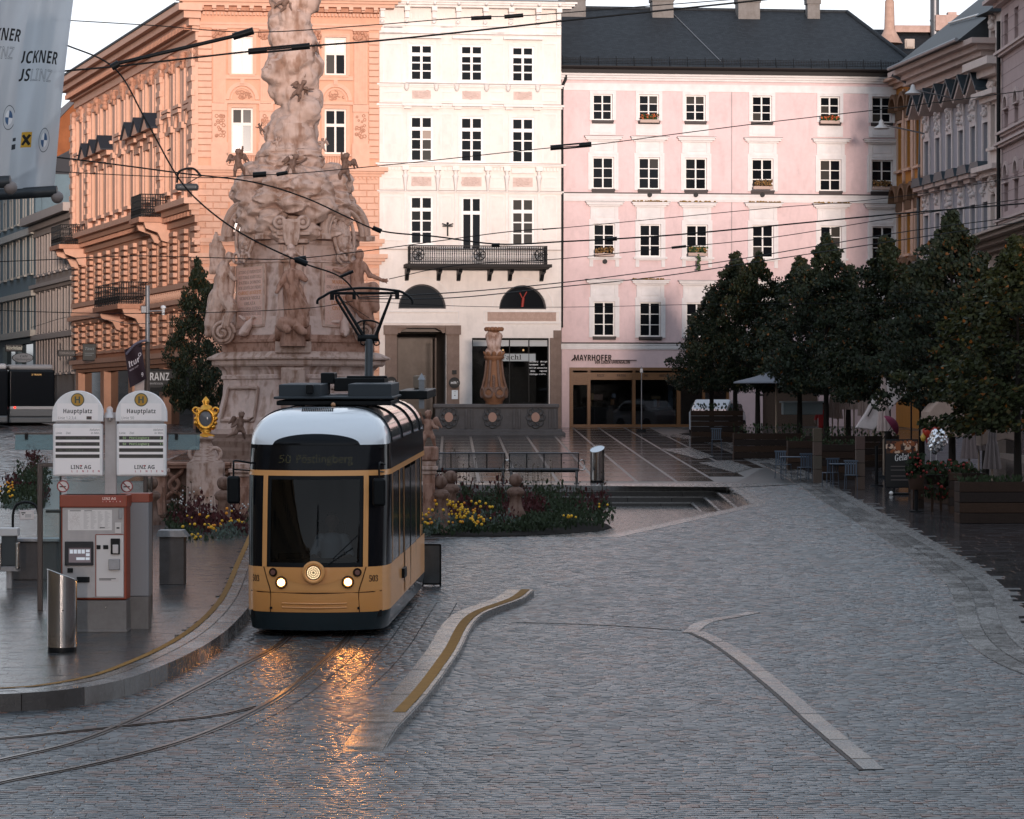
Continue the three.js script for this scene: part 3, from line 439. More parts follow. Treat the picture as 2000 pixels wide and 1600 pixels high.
{
const F = new Front(741, 147.5, ...ROW, 'white_house', 'tall cream white house with iron balcony and arched ground floor windows', 'house'), g = F.g, W = 1096, U1 = F.U(W);
const mWall = mk([0.8, 0.73, 0.69], { texM: 7 }), mTrim = mat([0.81, 0.75, 0.71], 0.75, { tex: 'blotch', texM: 3 }), mLine = mat([0.3, 0.24, 0.22], 0.8), mStone = mat([0.22, 0.155, 0.125], 0.8, { tex: 'stain', texM: 1, bump: 'fine' });
const top = F.V(14, 920), v = (y) => F.V(y, 920), holes = [], wins = [];
[[88, 160], [228, 318], [385, 480]].forEach(([y0, y1], k) => [823, 921, 1021].forEach((c, i) => { const door = k === 2 && i === 1, r = F.R(c - (door ? 20 : 22.5), y0 + (i - 1) * 2, c + (door ? 20 : 22.5), (door ? 490 : y1) + (i - 1) * 1.5); wins.push([r, k, i, door]); holes.push(rnd4(r)); }));
const lun = [[778, 871, 555, 603], [975, 1067, 557, 604]].map((q) => F.R(q[0], q[2], q[1], q[3])); lun.forEach((r) => holes.push([[r.u0, r.v0], [r.u1, r.v0], ...circle((r.u0 + r.u1) / 2, r.v0, (r.u1 - r.u0) / 2, r.v1 - r.v0, 18, 0, Math.PI).slice(1, -1)]));
const portal = { u0: F.U(774), u1: F.U(871), v0: 0, v1: v(641) }, shop = { u0: F.U(922), u1: F.U(1072), v0: 0.4, v1: v(660) }; holes.push(rnd4(portal), rnd4(shop));
mesh('wall', prism([[0, -0.5], [U1, -0.5], [U1, top], [0, top]], -0.5, 0, holes), mWall, g);
mesh('house_body', [span(0, U1, v(648), top, -11, -0.52), span(0, U1, -0.5, v(648), -11, -5), span(0, portal.u0, -0.5, v(648), -5, -0.52), span(portal.u1, shop.u0, -0.5, v(648), -5, -0.52), span(shop.u1, U1, -0.5, v(648), -5, -0.52)], M.room, g);
for (const [r, k, i, door] of wins) {
const rows = door ? [2.6, 1] : k === 0 ? [1, 1, 1, 1] : [1, 1, 1, 1.05], special = k === 1 && i === 0;
const { win, w, h, z } = windowAt(F, r, 2, rows, { transom: rows.length - 2, trim: mTrim, surround: 0.14, st: 0.03, fw: 0.1, mw: 0.07, z: -0.1, panes: (q) => special && q === 5 ? mat([0.2, 0.13, 0.09], 0.15) : (special && (q === 1 || q === 3)) || (k === 2 && i === 2) ? M.paneDim : M.pane });
if (!door) mesh('sill', span(-0.2, w + 0.2, -0.09, 0, z, z + 0.12), mTrim, win);
}
// wall panels, drawn with raised mouldings
const panel = (x0, y0, x1, y1) => { const r = F.R(x0, y0, x1, y1), s = 0.06; mesh('panel_moulding', [span(r.u0, r.u1, r.v0, r.v0 + s, 0, 0.03), span(r.u0, r.u1, r.v1 - s, r.v1, 0, 0.03), span(r.u0, r.u0 + s, r.v0 + s, r.v1 - s, 0, 0.028), span(r.u1 - s, r.u1, r.v0 + s, r.v1 - s, 0, 0.028)], mTrim, g); };
for (const [a, b] of [[748, 786], [860, 884], [957, 985], [1059, 1088]]) { panel(a, 84, b, 164); panel(a, 222, b, 318); panel(a, 382, b, 470); panel(a, 178, b, 198); panel(a, 346, b, 368); panel(a, 52, b, 66); }
const band = (y0, y1, steps, px = 0) => mesh('string_course', profileBand(0, U1, v(y1), v(y0), steps), mTrim, g), line = (y, p = 0.1) => mesh('belt_flashing', span(0, U1, v(y + 1.3), v(y), -0.02, p), mLine, g);
band(165, 171, [[0.5, 0.06], [1, 0.12]]); line(164, 0.14); band(204, 212, [[0.5, 0.06], [1, 0.14]]); line(203, 0.15); band(320, 326, [[0.5, 0.1], [1, 0.2]]); line(319, 0.21); band(373, 378, [[0.5, 0.05], [1, 0.12]]); line(372.3, 0.13); line(487, 0.06); line(67, 0.08);
for (const c of [823, 921, 1021]) { // hoods, reliefs and brackets between the floors
const u = F.U(c);
mesh('hood', [span(u - 0.95, u + 0.95, v(209), v(204), 0.1, 0.3), span(u - 0.85, u - 0.5, v(214), v(209), 0, 0.2), span(u + 0.5, u + 0.85, v(214), v(209), 0, 0.2), span(u - 0.95, u + 0.95, v(77), v(72), 0, 0.25)], mTrim, g);
for (const [y0, y1, w] of [[178, 194, 0.45], [346, 364, 0.48]]) { const rel = [span(u - w, u + w, v(y1), v(y0), 0, 0.02)]; for (let q = 0; q < 26; q++) rel.push(turn(new THREE.TorusGeometry(rr(0.04, 0.1), 0.018, 5, 8, rr(3, 6)), 0, 0, rr(0, 6)).translate(u + rr(-w + 0.08, w - 0.08), rr(v(y1) + 0.08, v(y0) - 0.08), 0.03)); mesh('relief', rel, mat([0.58, 0.44, 0.39], 0.8), g); }
for (const s of [-1, 1]) {
mesh('console', [lathe([[0, 0], [0.06, 0.02], [0.12, 0.14], [0.1, 0.22], [0.16, 0.3], [0.16, 0.34], [0, 0.34]], 8).translate(u + s * 0.72, v(179), 0.08)], mTrim, g);
mesh('herm_bracket', [lathe([[0, 0], [0.05, 0], [0.07, 0.3], [0.12, 0.62], [0.15, 0.74], [0.07, 0.82], [0.1, 0.9], [0.1, 1.0], [0.05, 1.06], [0, 1.06]], 8).translate(u + s * 0.78, v(374), 0.12), span(u + s * 0.78 - 0.16, u + s * 0.78 + 0.16, v(334), v(326), 0, 0.3), span(u + s * 0.78 - 0.05, u + s * 0.78 + 0.05, v(470), v(378), 0, 0.05)], mTrim, g);
}
mesh('frieze_panel', [span(u - 0.55, u + 0.55, v(338), v(329), 0.0, 0.1), span(u - 0.06, u + 0.06, v(337), v(328), 0.1, 0.16)], mTrim, g);
}
const den = []; for (let u = 0.25; u < U1 - 0.2; u += 0.16) if (![823, 921, 1021].some((c) => Math.abs(F.U(c) - u) < 0.95)) den.push(span(u, u + 0.09, v(333.5), v(327), 0, 0.09)); mesh('dentils', den, mTrim, g);
// main cornice on consoles
mesh('cornice', [...profileBand(0, U1, v(17), v(5), [[0.35, 0.45], [0.7, 0.6], [1, 0.7]]), span(0, U1, v(70), v(52), -0.01, 0.03), span(0, U1, v(52), v(50), 0, 0.08)], mTrim, g);
[743, 794, 847, 894, 947, 997, 1050, 1093].forEach((px) => { const u = Math.min(U1 - 0.15, Math.max(0.12, F.U(px))); mesh('console', [span(u - 0.13, u + 0.13, v(25), v(17), 0, 0.55), span(u - 0.1, u + 0.1, v(38), v(25), 0, 0.4), span(u - 0.09, u + 0.09, v(52), v(38), 0, 0.18), ball(0.11, u, v(45), 0.16, 8), span(u - 0.08, u + 0.08, v(66), v(52), 0, 0.08), ball(0.08, u, v(11), 0.7, 8)], mTrim, g); });
const fl = []; for (let u = 0.3; u < U1 - 0.2; u += 0.2) fl.push(span(u, u + 0.05, v(38), v(28), 0, 0.04)); mesh('frieze_flutes', fl, mTrim, g);
mesh('roof', [span(-0.1, U1 + 0.1, v(5), v(2), -6, 0.75)], mat([0.07, 0.08, 0.09], 0.5, { metalness: 0.4 }), g);
// balcony
const y0 = v(518), y1 = v(482), bu0 = F.U(797), bu1 = F.U(1062), out = 1.25;
const slabm = mesh('balcony_slab', [span(F.U(788), F.U(1071), v(524), y0, 0, out + 0.15), span(F.U(792), F.U(1066), v(527), v(524), 0, out)], mat([0.03, 0.026, 0.025], 0.7), g);
[794, 856, 895, 955, 995, 1057].forEach((px) => mesh('bracket', prism([[0, 0], [1.2, 0], [1.1, -0.16], [0.5, -0.25], [0.2, -0.5], [0, -0.55]], -0.09, 0.09).rotateY(-Math.PI / 2).translate(F.U(px), v(527), 0), M.iron, slabm));
const rail = []; rail.push(span(bu0, bu1, y1 - 0.05, y1, out - 0.04, out + 0.02), span(bu0, bu1, y0 + 0.08, y0 + 0.12, out - 0.03, out + 0.01), span(bu0, bu1, y1 - 0.2, y1 - 0.17, out - 0.03, out), span(bu0, bu1, y0 + 0.28, y0 + 0.3, out - 0.03, out)); for (const u of [bu0, bu1]) rail.push(span(u - 0.02, u + 0.02, y1 - 0.05, y1, 0, out), span(u - 0.02, u + 0.02, y0 + 0.08, y0 + 0.12, 0, out));
const n = 62; for (let i = 0; i <= n; i++) { const u = bu0 + (bu1 - bu0) * i / n; rail.push(box(0.028, y1 - y0, 0.028, u, (y0 + y1) / 2, out - 0.01), ball(0.035, u, y0 + 0.48, out - 0.01, 6), ball(0.03, u, y0 + 0.68, out - 0.01, 6)); if (i < n) rail.push(new THREE.TorusGeometry(0.04, 0.008, 4, 8).translate(u + 0.05, y1 - 0.11, out - 0.01), new THREE.TorusGeometry(0.045, 0.008, 4, 8).translate(u + 0.05, y0 + 0.2, out - 0.01)); }
for (let i = 0; i < 9; i++) for (const u of [bu0, bu1]) rail.push(box(0.025, y1 - y0, 0.025, u, (y0 + y1) / 2, i * out / 9));
const railing = mesh('balcony_railing', rail, M.iron, slabm);
for (const px of [813, 931, 1049]) { const u = F.U(px), c = (y0 + y1) / 2, q = [new THREE.TorusGeometry(0.27, 0.025, 6, 20).translate(u, c, out + 0.02), new THREE.TorusGeometry(0.1, 0.02, 6, 14).translate(u, c, out + 0.02)]; for (let a = 0; a < 8; a++) q.push(bar([u, c, out + 0.02], [u + 0.26 * Math.cos(a * Math.PI / 4), c + 0.26 * Math.sin(a * Math.PI / 4), out + 0.02], 0.018, 5)); mesh('rosette', q, M.iron, railing); }
// lunettes with their arch rings
lun.forEach((r, i) => { const c = (r.u0 + r.u1) / 2, R1 = (r.u1 - r.u0) / 2, h = r.v1 - r.v0, L = mesh('lunette_window', [prism([...circle(c, r.v0, R1, h, 22, 0, Math.PI), ...circle(c, r.v0, R1 - 0.07, h - 0.07, 22, 0, Math.PI).reverse()], -0.3, -0.2), span(r.u0, r.u1, r.v0, r.v0 + 0.06, -0.3, -0.2)], mat([0.05, 0.045, 0.045], 0.5), g);
mesh('pane', prism([[r.u0, r.v0], [r.u1, r.v0], ...circle(c, r.v0, R1, h, 20, 0, Math.PI).slice(1, -1)], -0.27, -0.25), M.pane, L);
mesh('arch_ring', prism([...circle(c, r.v0, R1 + 0.36, h + 0.36, 26, 0, Math.PI), ...circle(c, r.v0, R1 + 0.3, h + 0.3, 26, 0, Math.PI).reverse()], 0, 0.03), mTrim, g);
if (i) mesh('red_ornament', [bar([c, r.v0 + 0.1, -0.22], [c + 0.05, r.v0 + 0.55, -0.22], 0.07, 5), bar([c + 0.03, r.v0 + 0.5, -0.22], [c + 0.22, r.v0 + 0.85, -0.22], 0.03, 5), bar([c + 0.03, r.v0 + 0.5, -0.22], [c - 0.12, r.v0 + 0.8, -0.22], 0.03, 5)], mat([0.3, 0.03, 0.02], 0.6), L); });
const pn = (x0, x1, mtl) => { const r = F.R(x0, 607, x1, 632), s = 0.07; mesh('sign_panel', [span(r.u0, r.u1, r.v0, r.v0 + s, 0, 0.05), span(r.u0, r.u1, r.v1 - s, r.v1, 0, 0.05), span(r.u0, r.u0 + s, r.v0 + s, r.v1 - s, 0, 0.048), span(r.u1 - s, r.u1, r.v0 + s, r.v1 - s, 0, 0.048)], mTrim, g); if (mtl) mesh('panel_field', span(r.u0 + 0.2, r.u1 - 0.2, r.v0 + 0.12, r.v1 - 0.06, 0, 0.02), mtl, g); };
pn(744, 897); pn(944, 1094, mat([0.5, 0.36, 0.3], 0.9, { tex: 'stain', texM: 0.6 }));
// stone portal
const pt = mesh('portal', [span(F.U(752), F.U(774), 0, v(652), 0, 0.3), span(F.U(872), F.U(896), 0, v(652), 0, 0.3), span(F.U(749), F.U(776), v(654), v(636), 0, 0.38), span(F.U(869), F.U(899), v(654), v(636), 0, 0.38), span(F.U(776), F.U(869), v(641), v(636), -0.1, 0.3), prism([[portal.u0, v(641)], [portal.u0, v(651)], [portal.u0 + 0.18, v(651)], [portal.u0 + 0.26, v(646)], [portal.u0 + 0.45, v(643)], [portal.u0 + 0.5, v(641)]], -0.4, 0.2), prism([[portal.u1, v(641)], [portal.u1 - 0.5, v(641)], [portal.u1 - 0.45, v(643)], [portal.u1 - 0.26, v(646)], [portal.u1 - 0.18, v(651)], [portal.u1, v(651)]], -0.4, 0.2)], mStone, g);
mesh('open_door', [span(portal.u0 + 0.05, portal.u0 + 0.12, 0, v(660), -1.6, -0.4), span(portal.u1 - 0.5, portal.u1 - 0.42, 0, v(660), -1.6, -0.4)], M.door, pt);
mesh('side_pier', [span(F.U(1074), U1 - 0.02, 0, v(660), 0, 0.18), span(F.U(1081), U1 - 0.02, v(660), v(645), 0, 0.22)], mStone, g);
// shop window
const sw = mesh('shop_window', [span(shop.u0, shop.u1, shop.v1 - 0.05, shop.v1, -0.3, -0.1), span(shop.u0, shop.u0 + 0.05, shop.v0, shop.v1 - 0.05, -0.3, -0.1), span(shop.u1 - 0.05, shop.u1, shop.v0, shop.v1 - 0.05, -0.3, -0.1), ...[958, 996, 1034].map((px) => span(F.U(px) - 0.015, F.U(px) + 0.015, shop.v0, shop.v1, -0.24, -0.2))], M.black, g);
[[922, 958], [958, 996], [996, 1034], [1034, 1072]].forEach(([a, b]) => { mesh('pane', span(F.U(a) + 0.02, F.U(b) - 0.02, shop.v0, shop.v1 - 0.05, -0.225, -0.22), M.shopGlass, sw); mesh('frosted_strip', span(F.U(a) + 0.03, F.U(b) - 0.03, v(676), v(664), -0.212, -0.205), mat([0.36, 0.37, 0.37], 0.5), sw); });
mesh('hanging_sign', plate(2.1, 0.36), printed(512, 96, (c, w, h) => { c.fillStyle = '#8d9496'; c.fillRect(0, 0, w, h); c.fillStyle = '#0c0c0c'; c.font = 'bold 86px serif'; c.fillText('s\'Fachl', 40, 76, 330); }), sw, [F.U(1005), v(698), -0.205]);
mesh('window_lettering', plate(0.95, 0.8), printed(256, 220, (c, w, h) => { c.clearRect(0, 0, w, h); c.fillStyle = '#e8e8e8'; c.font = 'bold 26px monospace'; [['culinary', 0, 'design', 150], ['handmade', 0, 'art', 160], ['austrian specialities', 0, '', 0], ['deko', 20, 'regional', 140], ['vintage', 8, 'crafts', 130]].forEach(([a, x, b, x2], i) => { c.fillText(a, x, 30 + i * 42, 250); c.fillText(b, x2, 30 + i * 42, 100); }); }, 0.6, { transparent: true }), sw, [F.U(1053), v(719), -0.21]);
mesh('shop_interior', [span(shop.u0, shop.u1, -0.4, shop.v1, -4.95, -4.9), span(shop.u0, shop.u1, -0.4, 0.3, -4.9, -0.6)], M.room, sw);
mesh('ceiling_spot', [ball(0.05, F.U(988), v(683), -1.2, 6), ball(0.05, F.U(1028), v(683), -1.2, 6)], new THREE.MeshStandardMaterial({ color: 0x000000, emissive: lin(1, 0.55, 0.25), emissiveIntensity: 2 }), sw);
// crucifix and the round signs by the portal
const cr = tag(mesh('crucifix', [box(0.07, 0.62, 0.06), box(0.5, 0.07, 0.06, 0, 0.17, 0), turn(box(0.28, 0.06, 0.05, -0.14, 0, 0), 0, 0, -0.3).translate(0, 0.2, 0.05), turn(box(0.28, 0.06, 0.05, 0.14, 0, 0), 0, 0, 0.3).translate(0, 0.2, 0.05), ball(0.06, 0, 0.3, 0.05, 8)], M.black), 'small dark crucifix on the white wall above the balcony', 'crucifix'); g.updateMatrixWorld(); cr.position.copy(g.localToWorld(V3(F.U(874), v(449), 0.06))); cr.rotation.y = 0.119;
const disc = (px, label, py) => { const t = thing('round_sign', label, 'sign', g.localToWorld(V3(F.U(px), v(py), 0.36)), 0.119, 'round black signs at the portal'); mesh('disc', turn(cyl(0.27, 0.27, 0.05, 0, 0, 0, 24), Math.PI / 2), M.black, t); mesh('disc_lettering', plate(0.4, 0.2), printed(128, 64, (c, w, h) => { c.fillStyle = '#050505'; c.fillRect(0, 0, w, h); c.fillStyle = '#e8e8e8'; c.font = 'bold 44px serif'; c.fillText('milk', 6, 44, 92); c.fillText('^', 98, 40); }), t, [0, 0, 0.03]); };
disc(763, 'round black sign with white lettering left of the dark portal', 747); disc(886, 'round black sign with white lettering right of the dark portal', 748);
tag(mesh('house_number', [box(0.22, 0.2, 0.04)], M.black), 'small black house number plate above the right round sign', 'number plate').position.copy(g.localToWorld(V3(F.U(886), v(727.5), 0.33)));
const nt = tag(mesh('paper_notice', plate(0.3, 0.43), printed(64, 96, (c, w, h) => { c.fillStyle = '#c9d0d4'; c.fillRect(0, 0, w, h); c.fillStyle = '#555'; c.fillRect(20, 12, 24, 3); c.fillRect(16, 30, 30, 2); c.fillRect(26, 50, 12, 12); })), 'pale paper notice below the right round sign', 'notice'); nt.position.copy(g.localToWorld(V3(F.U(887), v(771), 0.335))); nt.rotation.y = 0.119;
}

{
const W0 = new Front(741, 147.5, ...ROW, 'scratch', null); scene.remove(W0.g); taken.delete('scratch');
const Dc = W0.D(385);
const F = new Front(385, Dc, ...ROW, 'orange_corner_house', 'ornate salmon orange corner house behind the stone column', 'house'), g = F.g, U1 = F.U(740), v = (y) => F.V(y, 560);
const mWall = mk([0.69, 0.385, 0.265], { texM: 6 }), mTrim = mat([0.72, 0.42, 0.3], 0.8, { tex: 'blotch', texM: 2.5, bump: 'fine', bumpS: 0.003 }), mDeep = mat([0.58, 0.3, 0.2], 0.85, { tex: 'stain', texM: 1.5 }), mFrame = mat([0.7, 0.62, 0.56], 0.5);
// side street front: a second frame with its own direction, its parts re-parented to the same house
const S = new Front(385, Dc, -0.3127, 1, 'scratch', null); scene.remove(S.g); taken.delete('scratch');
const U2 = S.U(148); S.g.position.set(0, 0, 0); S.base = F.base;
const th = Math.atan2(S.dD, S.dx) - Math.atan2(F.dD, F.dx);   // local turn of the side wall; its local z points into the house, so it is mirrored
const toF = (o) => o;                                             // (kept simple: side geometry is written in S coordinates and turned)
const ca = F.dx, sa = F.dD;
const sideM = (() => { const ux = S.dx, uD = S.dD, lx = ux * ca + uD * sa, lz = -(uD * ca - ux * sa); const n = V3(lz, 0, -lx); const out = n.x < 0 ? n : n.negate(); return new THREE.Matrix4().makeBasis(V3(lx, 0, lz), V3(0, 1, 0), out); })();   // columns: along, up, outward
const flip = sideM.determinant() < 0;
const sg = (geo) => { geo = join(geo); geo = plain(geo); metreUV(geo); geo.applyMatrix4(sideM); if (flip) { const p = geo.attributes.position.array, n = geo.attributes.normal.array, u = geo.attributes.uv.array; for (let i = 0; i < p.length; i += 9) for (let k = 0; k < 3; k++) { let t = p[i + 3 + k]; p[i + 3 + k] = p[i + 6 + k]; p[i + 6 + k] = t; t = n[i + 3 + k]; n[i + 3 + k] = n[i + 6 + k]; n[i + 6 + k] = t; } for (let i = 0; i < u.length; i += 6) for (let k = 0; k < 2; k++) { const t = u[i + 2 + k]; u[i + 2 + k] = u[i + 4 + k]; u[i + 4 + k] = t; } } geo.userData.keep = true; return geo; };
const sv = (y, px) => S.V(y, px);
const holes = [], wins = [];
[[71, 145], [211, 299]].forEach(([y0, y1], k) => [473, 564, 655].forEach((c, i) => { const r = F.R(c - 21, y0 + i, c + 21, y1 + i); wins.push([r, k, i]); holes.push(rnd4(r)); }));
[[398, 455], [560, 640]].forEach(([y0, y1]) => [473, 564, 655].forEach((c) => { const r = F.R(c - 17, y0, c + 17, y1); wins.push([r, 2, 0]); holes.push(rnd4(r)); }));
const top = v(16);
mesh('wall', prism([[0, -0.5], [U1 + 0.02, -0.5], [U1 + 0.02, top], [0, top]], -0.5, 0, holes), mWall, g);
for (const [r, k, i] of wins) windowAt(F, r, 2, k === 1 ? [1.9, 1] : [1.4, 1], { transom: 0, mat: mFrame, trim: mTrim, surround: 0.16, st: 0.07, fw: 0.09, mw: 0.06, z: -0.18, sill: 0.1, panes: (q) => k === 0 && i === 0 ? M.paneCurtain : k === 0 && i === 2 ? (q > 1 ? M.paneCurtain : q === 0 ? M.paneDim : M.pane) : k === 1 && i === 0 ? (q < 2 ? mat([0.13, 0.14, 0.14], 0.12, { tex: 'wood', texM: 0.3 }) : M.paneDim) : k === 1 && i === 2 ? M.pane : M.paneDim });
// pilasters with capitals and panels, quoins
const pil = (a, b) => { const u0 = F.U(a), u1 = F.U(b), gs = [span(u0, u1, v(203), v(78), 0, 0.14), span(u0 - 0.06, u1 + 0.06, v(218), v(204), 0, 0.22), span(u0 - 0.04, u1 + 0.04, v(280), v(218), 0, 0.16), span(u0 - 0.1, u1 + 0.1, v(326), v(280), 0, 0.24), span(u0 - 0.07, u1 + 0.07, v(60), v(57), 0, 0.26)]; for (let i = 0; i < 5; i++) { const x = u0 + (u1 - u0) * (i + 0.5) / 5; gs.push(span(x - 0.025, x + 0.025, v(200), v(82), 0.14, 0.18)); } const p = mesh('pilaster', gs, mTrim, g); const cap = []; for (let i = 0; i < 16; i++) cap.push(ball(rr(0.05, 0.1), rr(u0 - 0.05, u1 + 0.05), rr(v(77), v(61)), 0.16, 6)); mesh('capital', [span(u0, u1, v(77), v(60), 0, 0.14), ...cap], mDeep, p); const rel = []; for (let i = 0; i < 22; i++) rel.push(turn(new THREE.TorusGeometry(rr(0.04, 0.09), 0.02, 4, 7), 0, 0, 0).translate(rr(u0 + 0.1, u1 - 0.1), rr(v(270), v(225)), 0.17)); mesh('relief', rel, mDeep, p); };
pil(416, 441); pil(508, 531); pil(600, 623); pil(691, 717);
for (const [a, b] of [[385.5, 414], [720, 740]]) for (let i = 0; i < 20; i++) { const y = 62 + i * 12.4; if (y > 300) break; mesh('quoin_stone', rbox(F.U(b) - F.U(a), 0.27, 0.22, (F.U(a) + F.U(b)) / 2, v(y + 6), 0.0, 0.03, 1), mTrim, g); }
// rusticated storey: courses of separate blocks between the windows
for (let j = 0; j < 30; j++) { if (j > 9 && j < 14) continue; const y = 346 + j * 12.6, c0 = j % 2; for (let px = 386; px < 740;) { if (j > 9 && px > 470 && px < 680) { px = 686; continue; } const w = (px === 386 && c0 ? 15 : 30), x1 = Math.min(740, px + w); if (![473, 564, 655].some((c) => y > 388 && y < 458 && x1 > c - 21 && px < c + 21)) mesh('block', rbox(F.U(x1) - F.U(px) - 0.03, 0.285, 0.12, (F.U(px) + F.U(x1)) / 2, v(y + 6.2), 0.03, 0.025, 1), [mTrim, mWall][(j + px) % 2], g); px = x1; } }
// arched reliefs between the floors
for (const c of [473, 564, 655]) { const u = F.U(c), y = v(196); mesh('blind_arch', [prism([...circle(u, y, 0.8, 0.85, 20, 0, Math.PI), ...circle(u, y, 0.62, 0.66, 20, 0, Math.PI).reverse()], 0, 0.12), prism([...circle(u, y, 0.56, 0.6, 20, 0, Math.PI), ...circle(u, y, 0.5, 0.54, 20, 0, Math.PI).reverse()], 0, 0.06), span(u - 0.85, u + 0.85, v(204), v(198), 0, 0.16), span(u - 0.1, u + 0.1, y + 0.75, y + 1.0, 0, 0.2), span(u - 0.85, u + 0.85, v(156), v(148), 0, 0.12)], mTrim, g); const rel = []; for (let i = 0; i < 16; i++) { const a = rr(0.2, 2.9), q = rr(0.05, 0.42); rel.push(turn(new THREE.TorusGeometry(rr(0.05, 0.1), 0.02, 4, 8, rr(3, 6)), 0, 0, rr(0, 6)).translate(u + q * Math.cos(a), y + 0.06 + q * Math.sin(a), 0.03)); } mesh('relief', rel, mDeep, g);
const bal = []; for (let i = -5; i <= 5; i++) bal.push(lathe([[0.03, 0], [0.06, 0.12], [0.03, 0.3], [0.05, 0.4], [0.05, 0.45]], 7).translate(u + i * 0.12, v(321), 0.1)); mesh('balustrade', [...bal, span(u - 0.75, u + 0.75, v(305), v(301), 0, 0.24), span(u - 0.75, u + 0.75, v(324), v(321), 0, 0.24)], mTrim, g); }
// cornices of the front
const band = (y0, y1, st) => mesh('cornice', profileBand(0, U1, v(y1), v(y0), st), mTrim, g);
band(326, 344, [[0.3, 0.12], [0.55, 0.25], [1, 0.42]]); band(466, 480, [[0.4, 0.15], [1, 0.26]]); band(496, 516, [[0.3, 0.12], [0.6, 0.28], [1, 0.4]]); band(46, 57, [[0.6, 0.1], [1, 0.16]]);
band(0, 16, [[0.4, 0.7], [0.7, 0.85], [1, 1.0]]); mesh('cornice', [span(0, U1, v(24), v(16), 0, 0.35)], mDeep, g);
for (let i = 0; i < 15; i++) { const u = 0.2 + i * (U1 - 0.4) / 14; mesh('modillion', [span(u - 0.1, u + 0.1, v(22), v(16), 0.3, 0.8), span(u - 0.08, u + 0.08, v(25), v(22), 0.3, 0.6)], mTrim, g); }
const den = []; for (let u = 0.1; u < U1; u += 0.17) den.push(span(u, u + 0.1, v(32), v(26), 0, 0.22)); for (let u = 0.1; u < U1; u += 0.2) den.push(span(u, u + 0.1, v(349), v(345), 0, 0.2)); mesh('dentils', den, mTrim, g);
// street side: 13 bays
const sTop = S.Vu(16, 0), rowsS = [[[0.115, 0.22], 'top'], [[0.27, 0.41], 'mid'], [[0.53, 0.63], 'low'], [[0.7, 0.78], 'base']], sh = [], bays = 13, bw = U2 / bays;
const H = sTop, hv = (f) => H * (1 - f), sRects = [];
for (let b = 0; b < bays; b++) rowsS.forEach(([f], k) => { const c = (b + 0.5) * bw, r = { u0: c - 0.55, u1: c + 0.55, v0: hv(f[1]), v1: hv(f[0]) }; sRects.push([r, k, b]); sh.push(rnd4(r)); });
const openings = [[0.25, 3.2], [3.4, 6.4], [6.6, 9.6], [9.8, 12.8]]; for (const [a, b] of openings) sh.push(rect(a * bw + 0.3, 0.2, b * bw - 0.3, hv(0.835)));
mesh('side_wall', sg(prism([[0.02, -0.5], [U2, -0.5], [U2, H], [0.02, H]], -0.5, 0, sh)), mWall, g);
for (const [a, b] of openings) mesh('shop_window', sg([span(a * bw + 0.3, b * bw - 0.3, 0.2, hv(0.835), -0.45, -0.4)]), M.pane, g);
for (const [r, k, b] of sRects) {
const w = mesh('window', sg([span(r.u0, r.u0 + 0.08, r.v0, r.v1, -0.3, -0.22), span(r.u1 - 0.08, r.u1, r.v0, r.v1, -0.3, -0.22), span(r.u0, r.u1, r.v1 - 0.08, r.v1, -0.3, -0.22), span(r.u0, r.u1, r.v0 + (r.v1 - r.v0) * 0.62, r.v0 + (r.v1 - r.v0) * 0.66, -0.3, -0.2), span((r.u0 + r.u1) / 2 - 0.03, (r.u0 + r.u1) / 2 + 0.03, r.v0, r.v1, -0.3, -0.2)]), mFrame, g);
mesh('pane', sg([span(r.u0, r.u1, r.v0, r.v1, -0.3, -0.28)]), rnd() < 0.2 ? M.paneDim : M.pane, w);
if (k < 2) {
mesh('surround', sg([span(r.u0 - 0.2, r.u0, r.v0, r.v1 + 0.2, 0, 0.12), span(r.u1, r.u1 + 0.2, r.v0, r.v1 + 0.2, 0, 0.12), span(r.u0, r.u1, r.v1, r.v1 + 0.2, 0, 0.12), span(r.u0 - 0.3, r.u1 + 0.3, r.v0 - 0.18, r.v0, 0, 0.3)]), mTrim, w);
const hooded = k === 1 && ((b >= 3 && b <= 5) || (b >= 8 && b <= 10));
const y = r.v1 + 0.2, c = (r.u0 + r.u1) / 2;
if (k === 1) mesh('pediment', sg(hooded ? [span(c - 1.0, c + 1.0, y + 0.05, y + 0.3, 0, 0.5), prism([[c - 1.05, y + 0.3], [c + 1.05, y + 0.3], [c, y + 1.0]], 0, 0.75), span(c - 0.75, c + 0.75, y - 0.5, y + 0.05, 0, 0.18)] : [prism([...circle(c, y, 0.8, 0.85, 12, 0, Math.PI), ...circle(c, y, 0.58, 0.6, 12, 0, Math.PI).reverse()], 0, 0.2), span(c - 0.85, c + 0.85, y + 0.9, y + 1.05, 0, 0.28)]), mTrim, w);
if (hooded) mesh('pediment_roof', sg([prism([[c - 1.15, y + 0.3], [c, y + 1.08], [c + 1.15, y + 0.3], [c + 1.15, y + 0.38], [c, y + 1.18], [c - 1.15, y + 0.38]], -0.02, 0.85)]), mat([0.03, 0.035, 0.045], 0.6), w);
mesh('apron', sg([span(r.u0, r.u1, r.v0 - 0.9, r.v0 - 0.2, 0, 0.08)]), mDeep, w);
}
if (k === 3) mesh('surround', sg([span(r.u0 - 0.18, r.u1 + 0.18, r.v1, r.v1 + 0.25, 0, 0.12), span(r.u0 - 0.3, r.u1 + 0.3, r.v0 - 0.15, r.v0, 0, 0.2)]), mTrim, w);
}
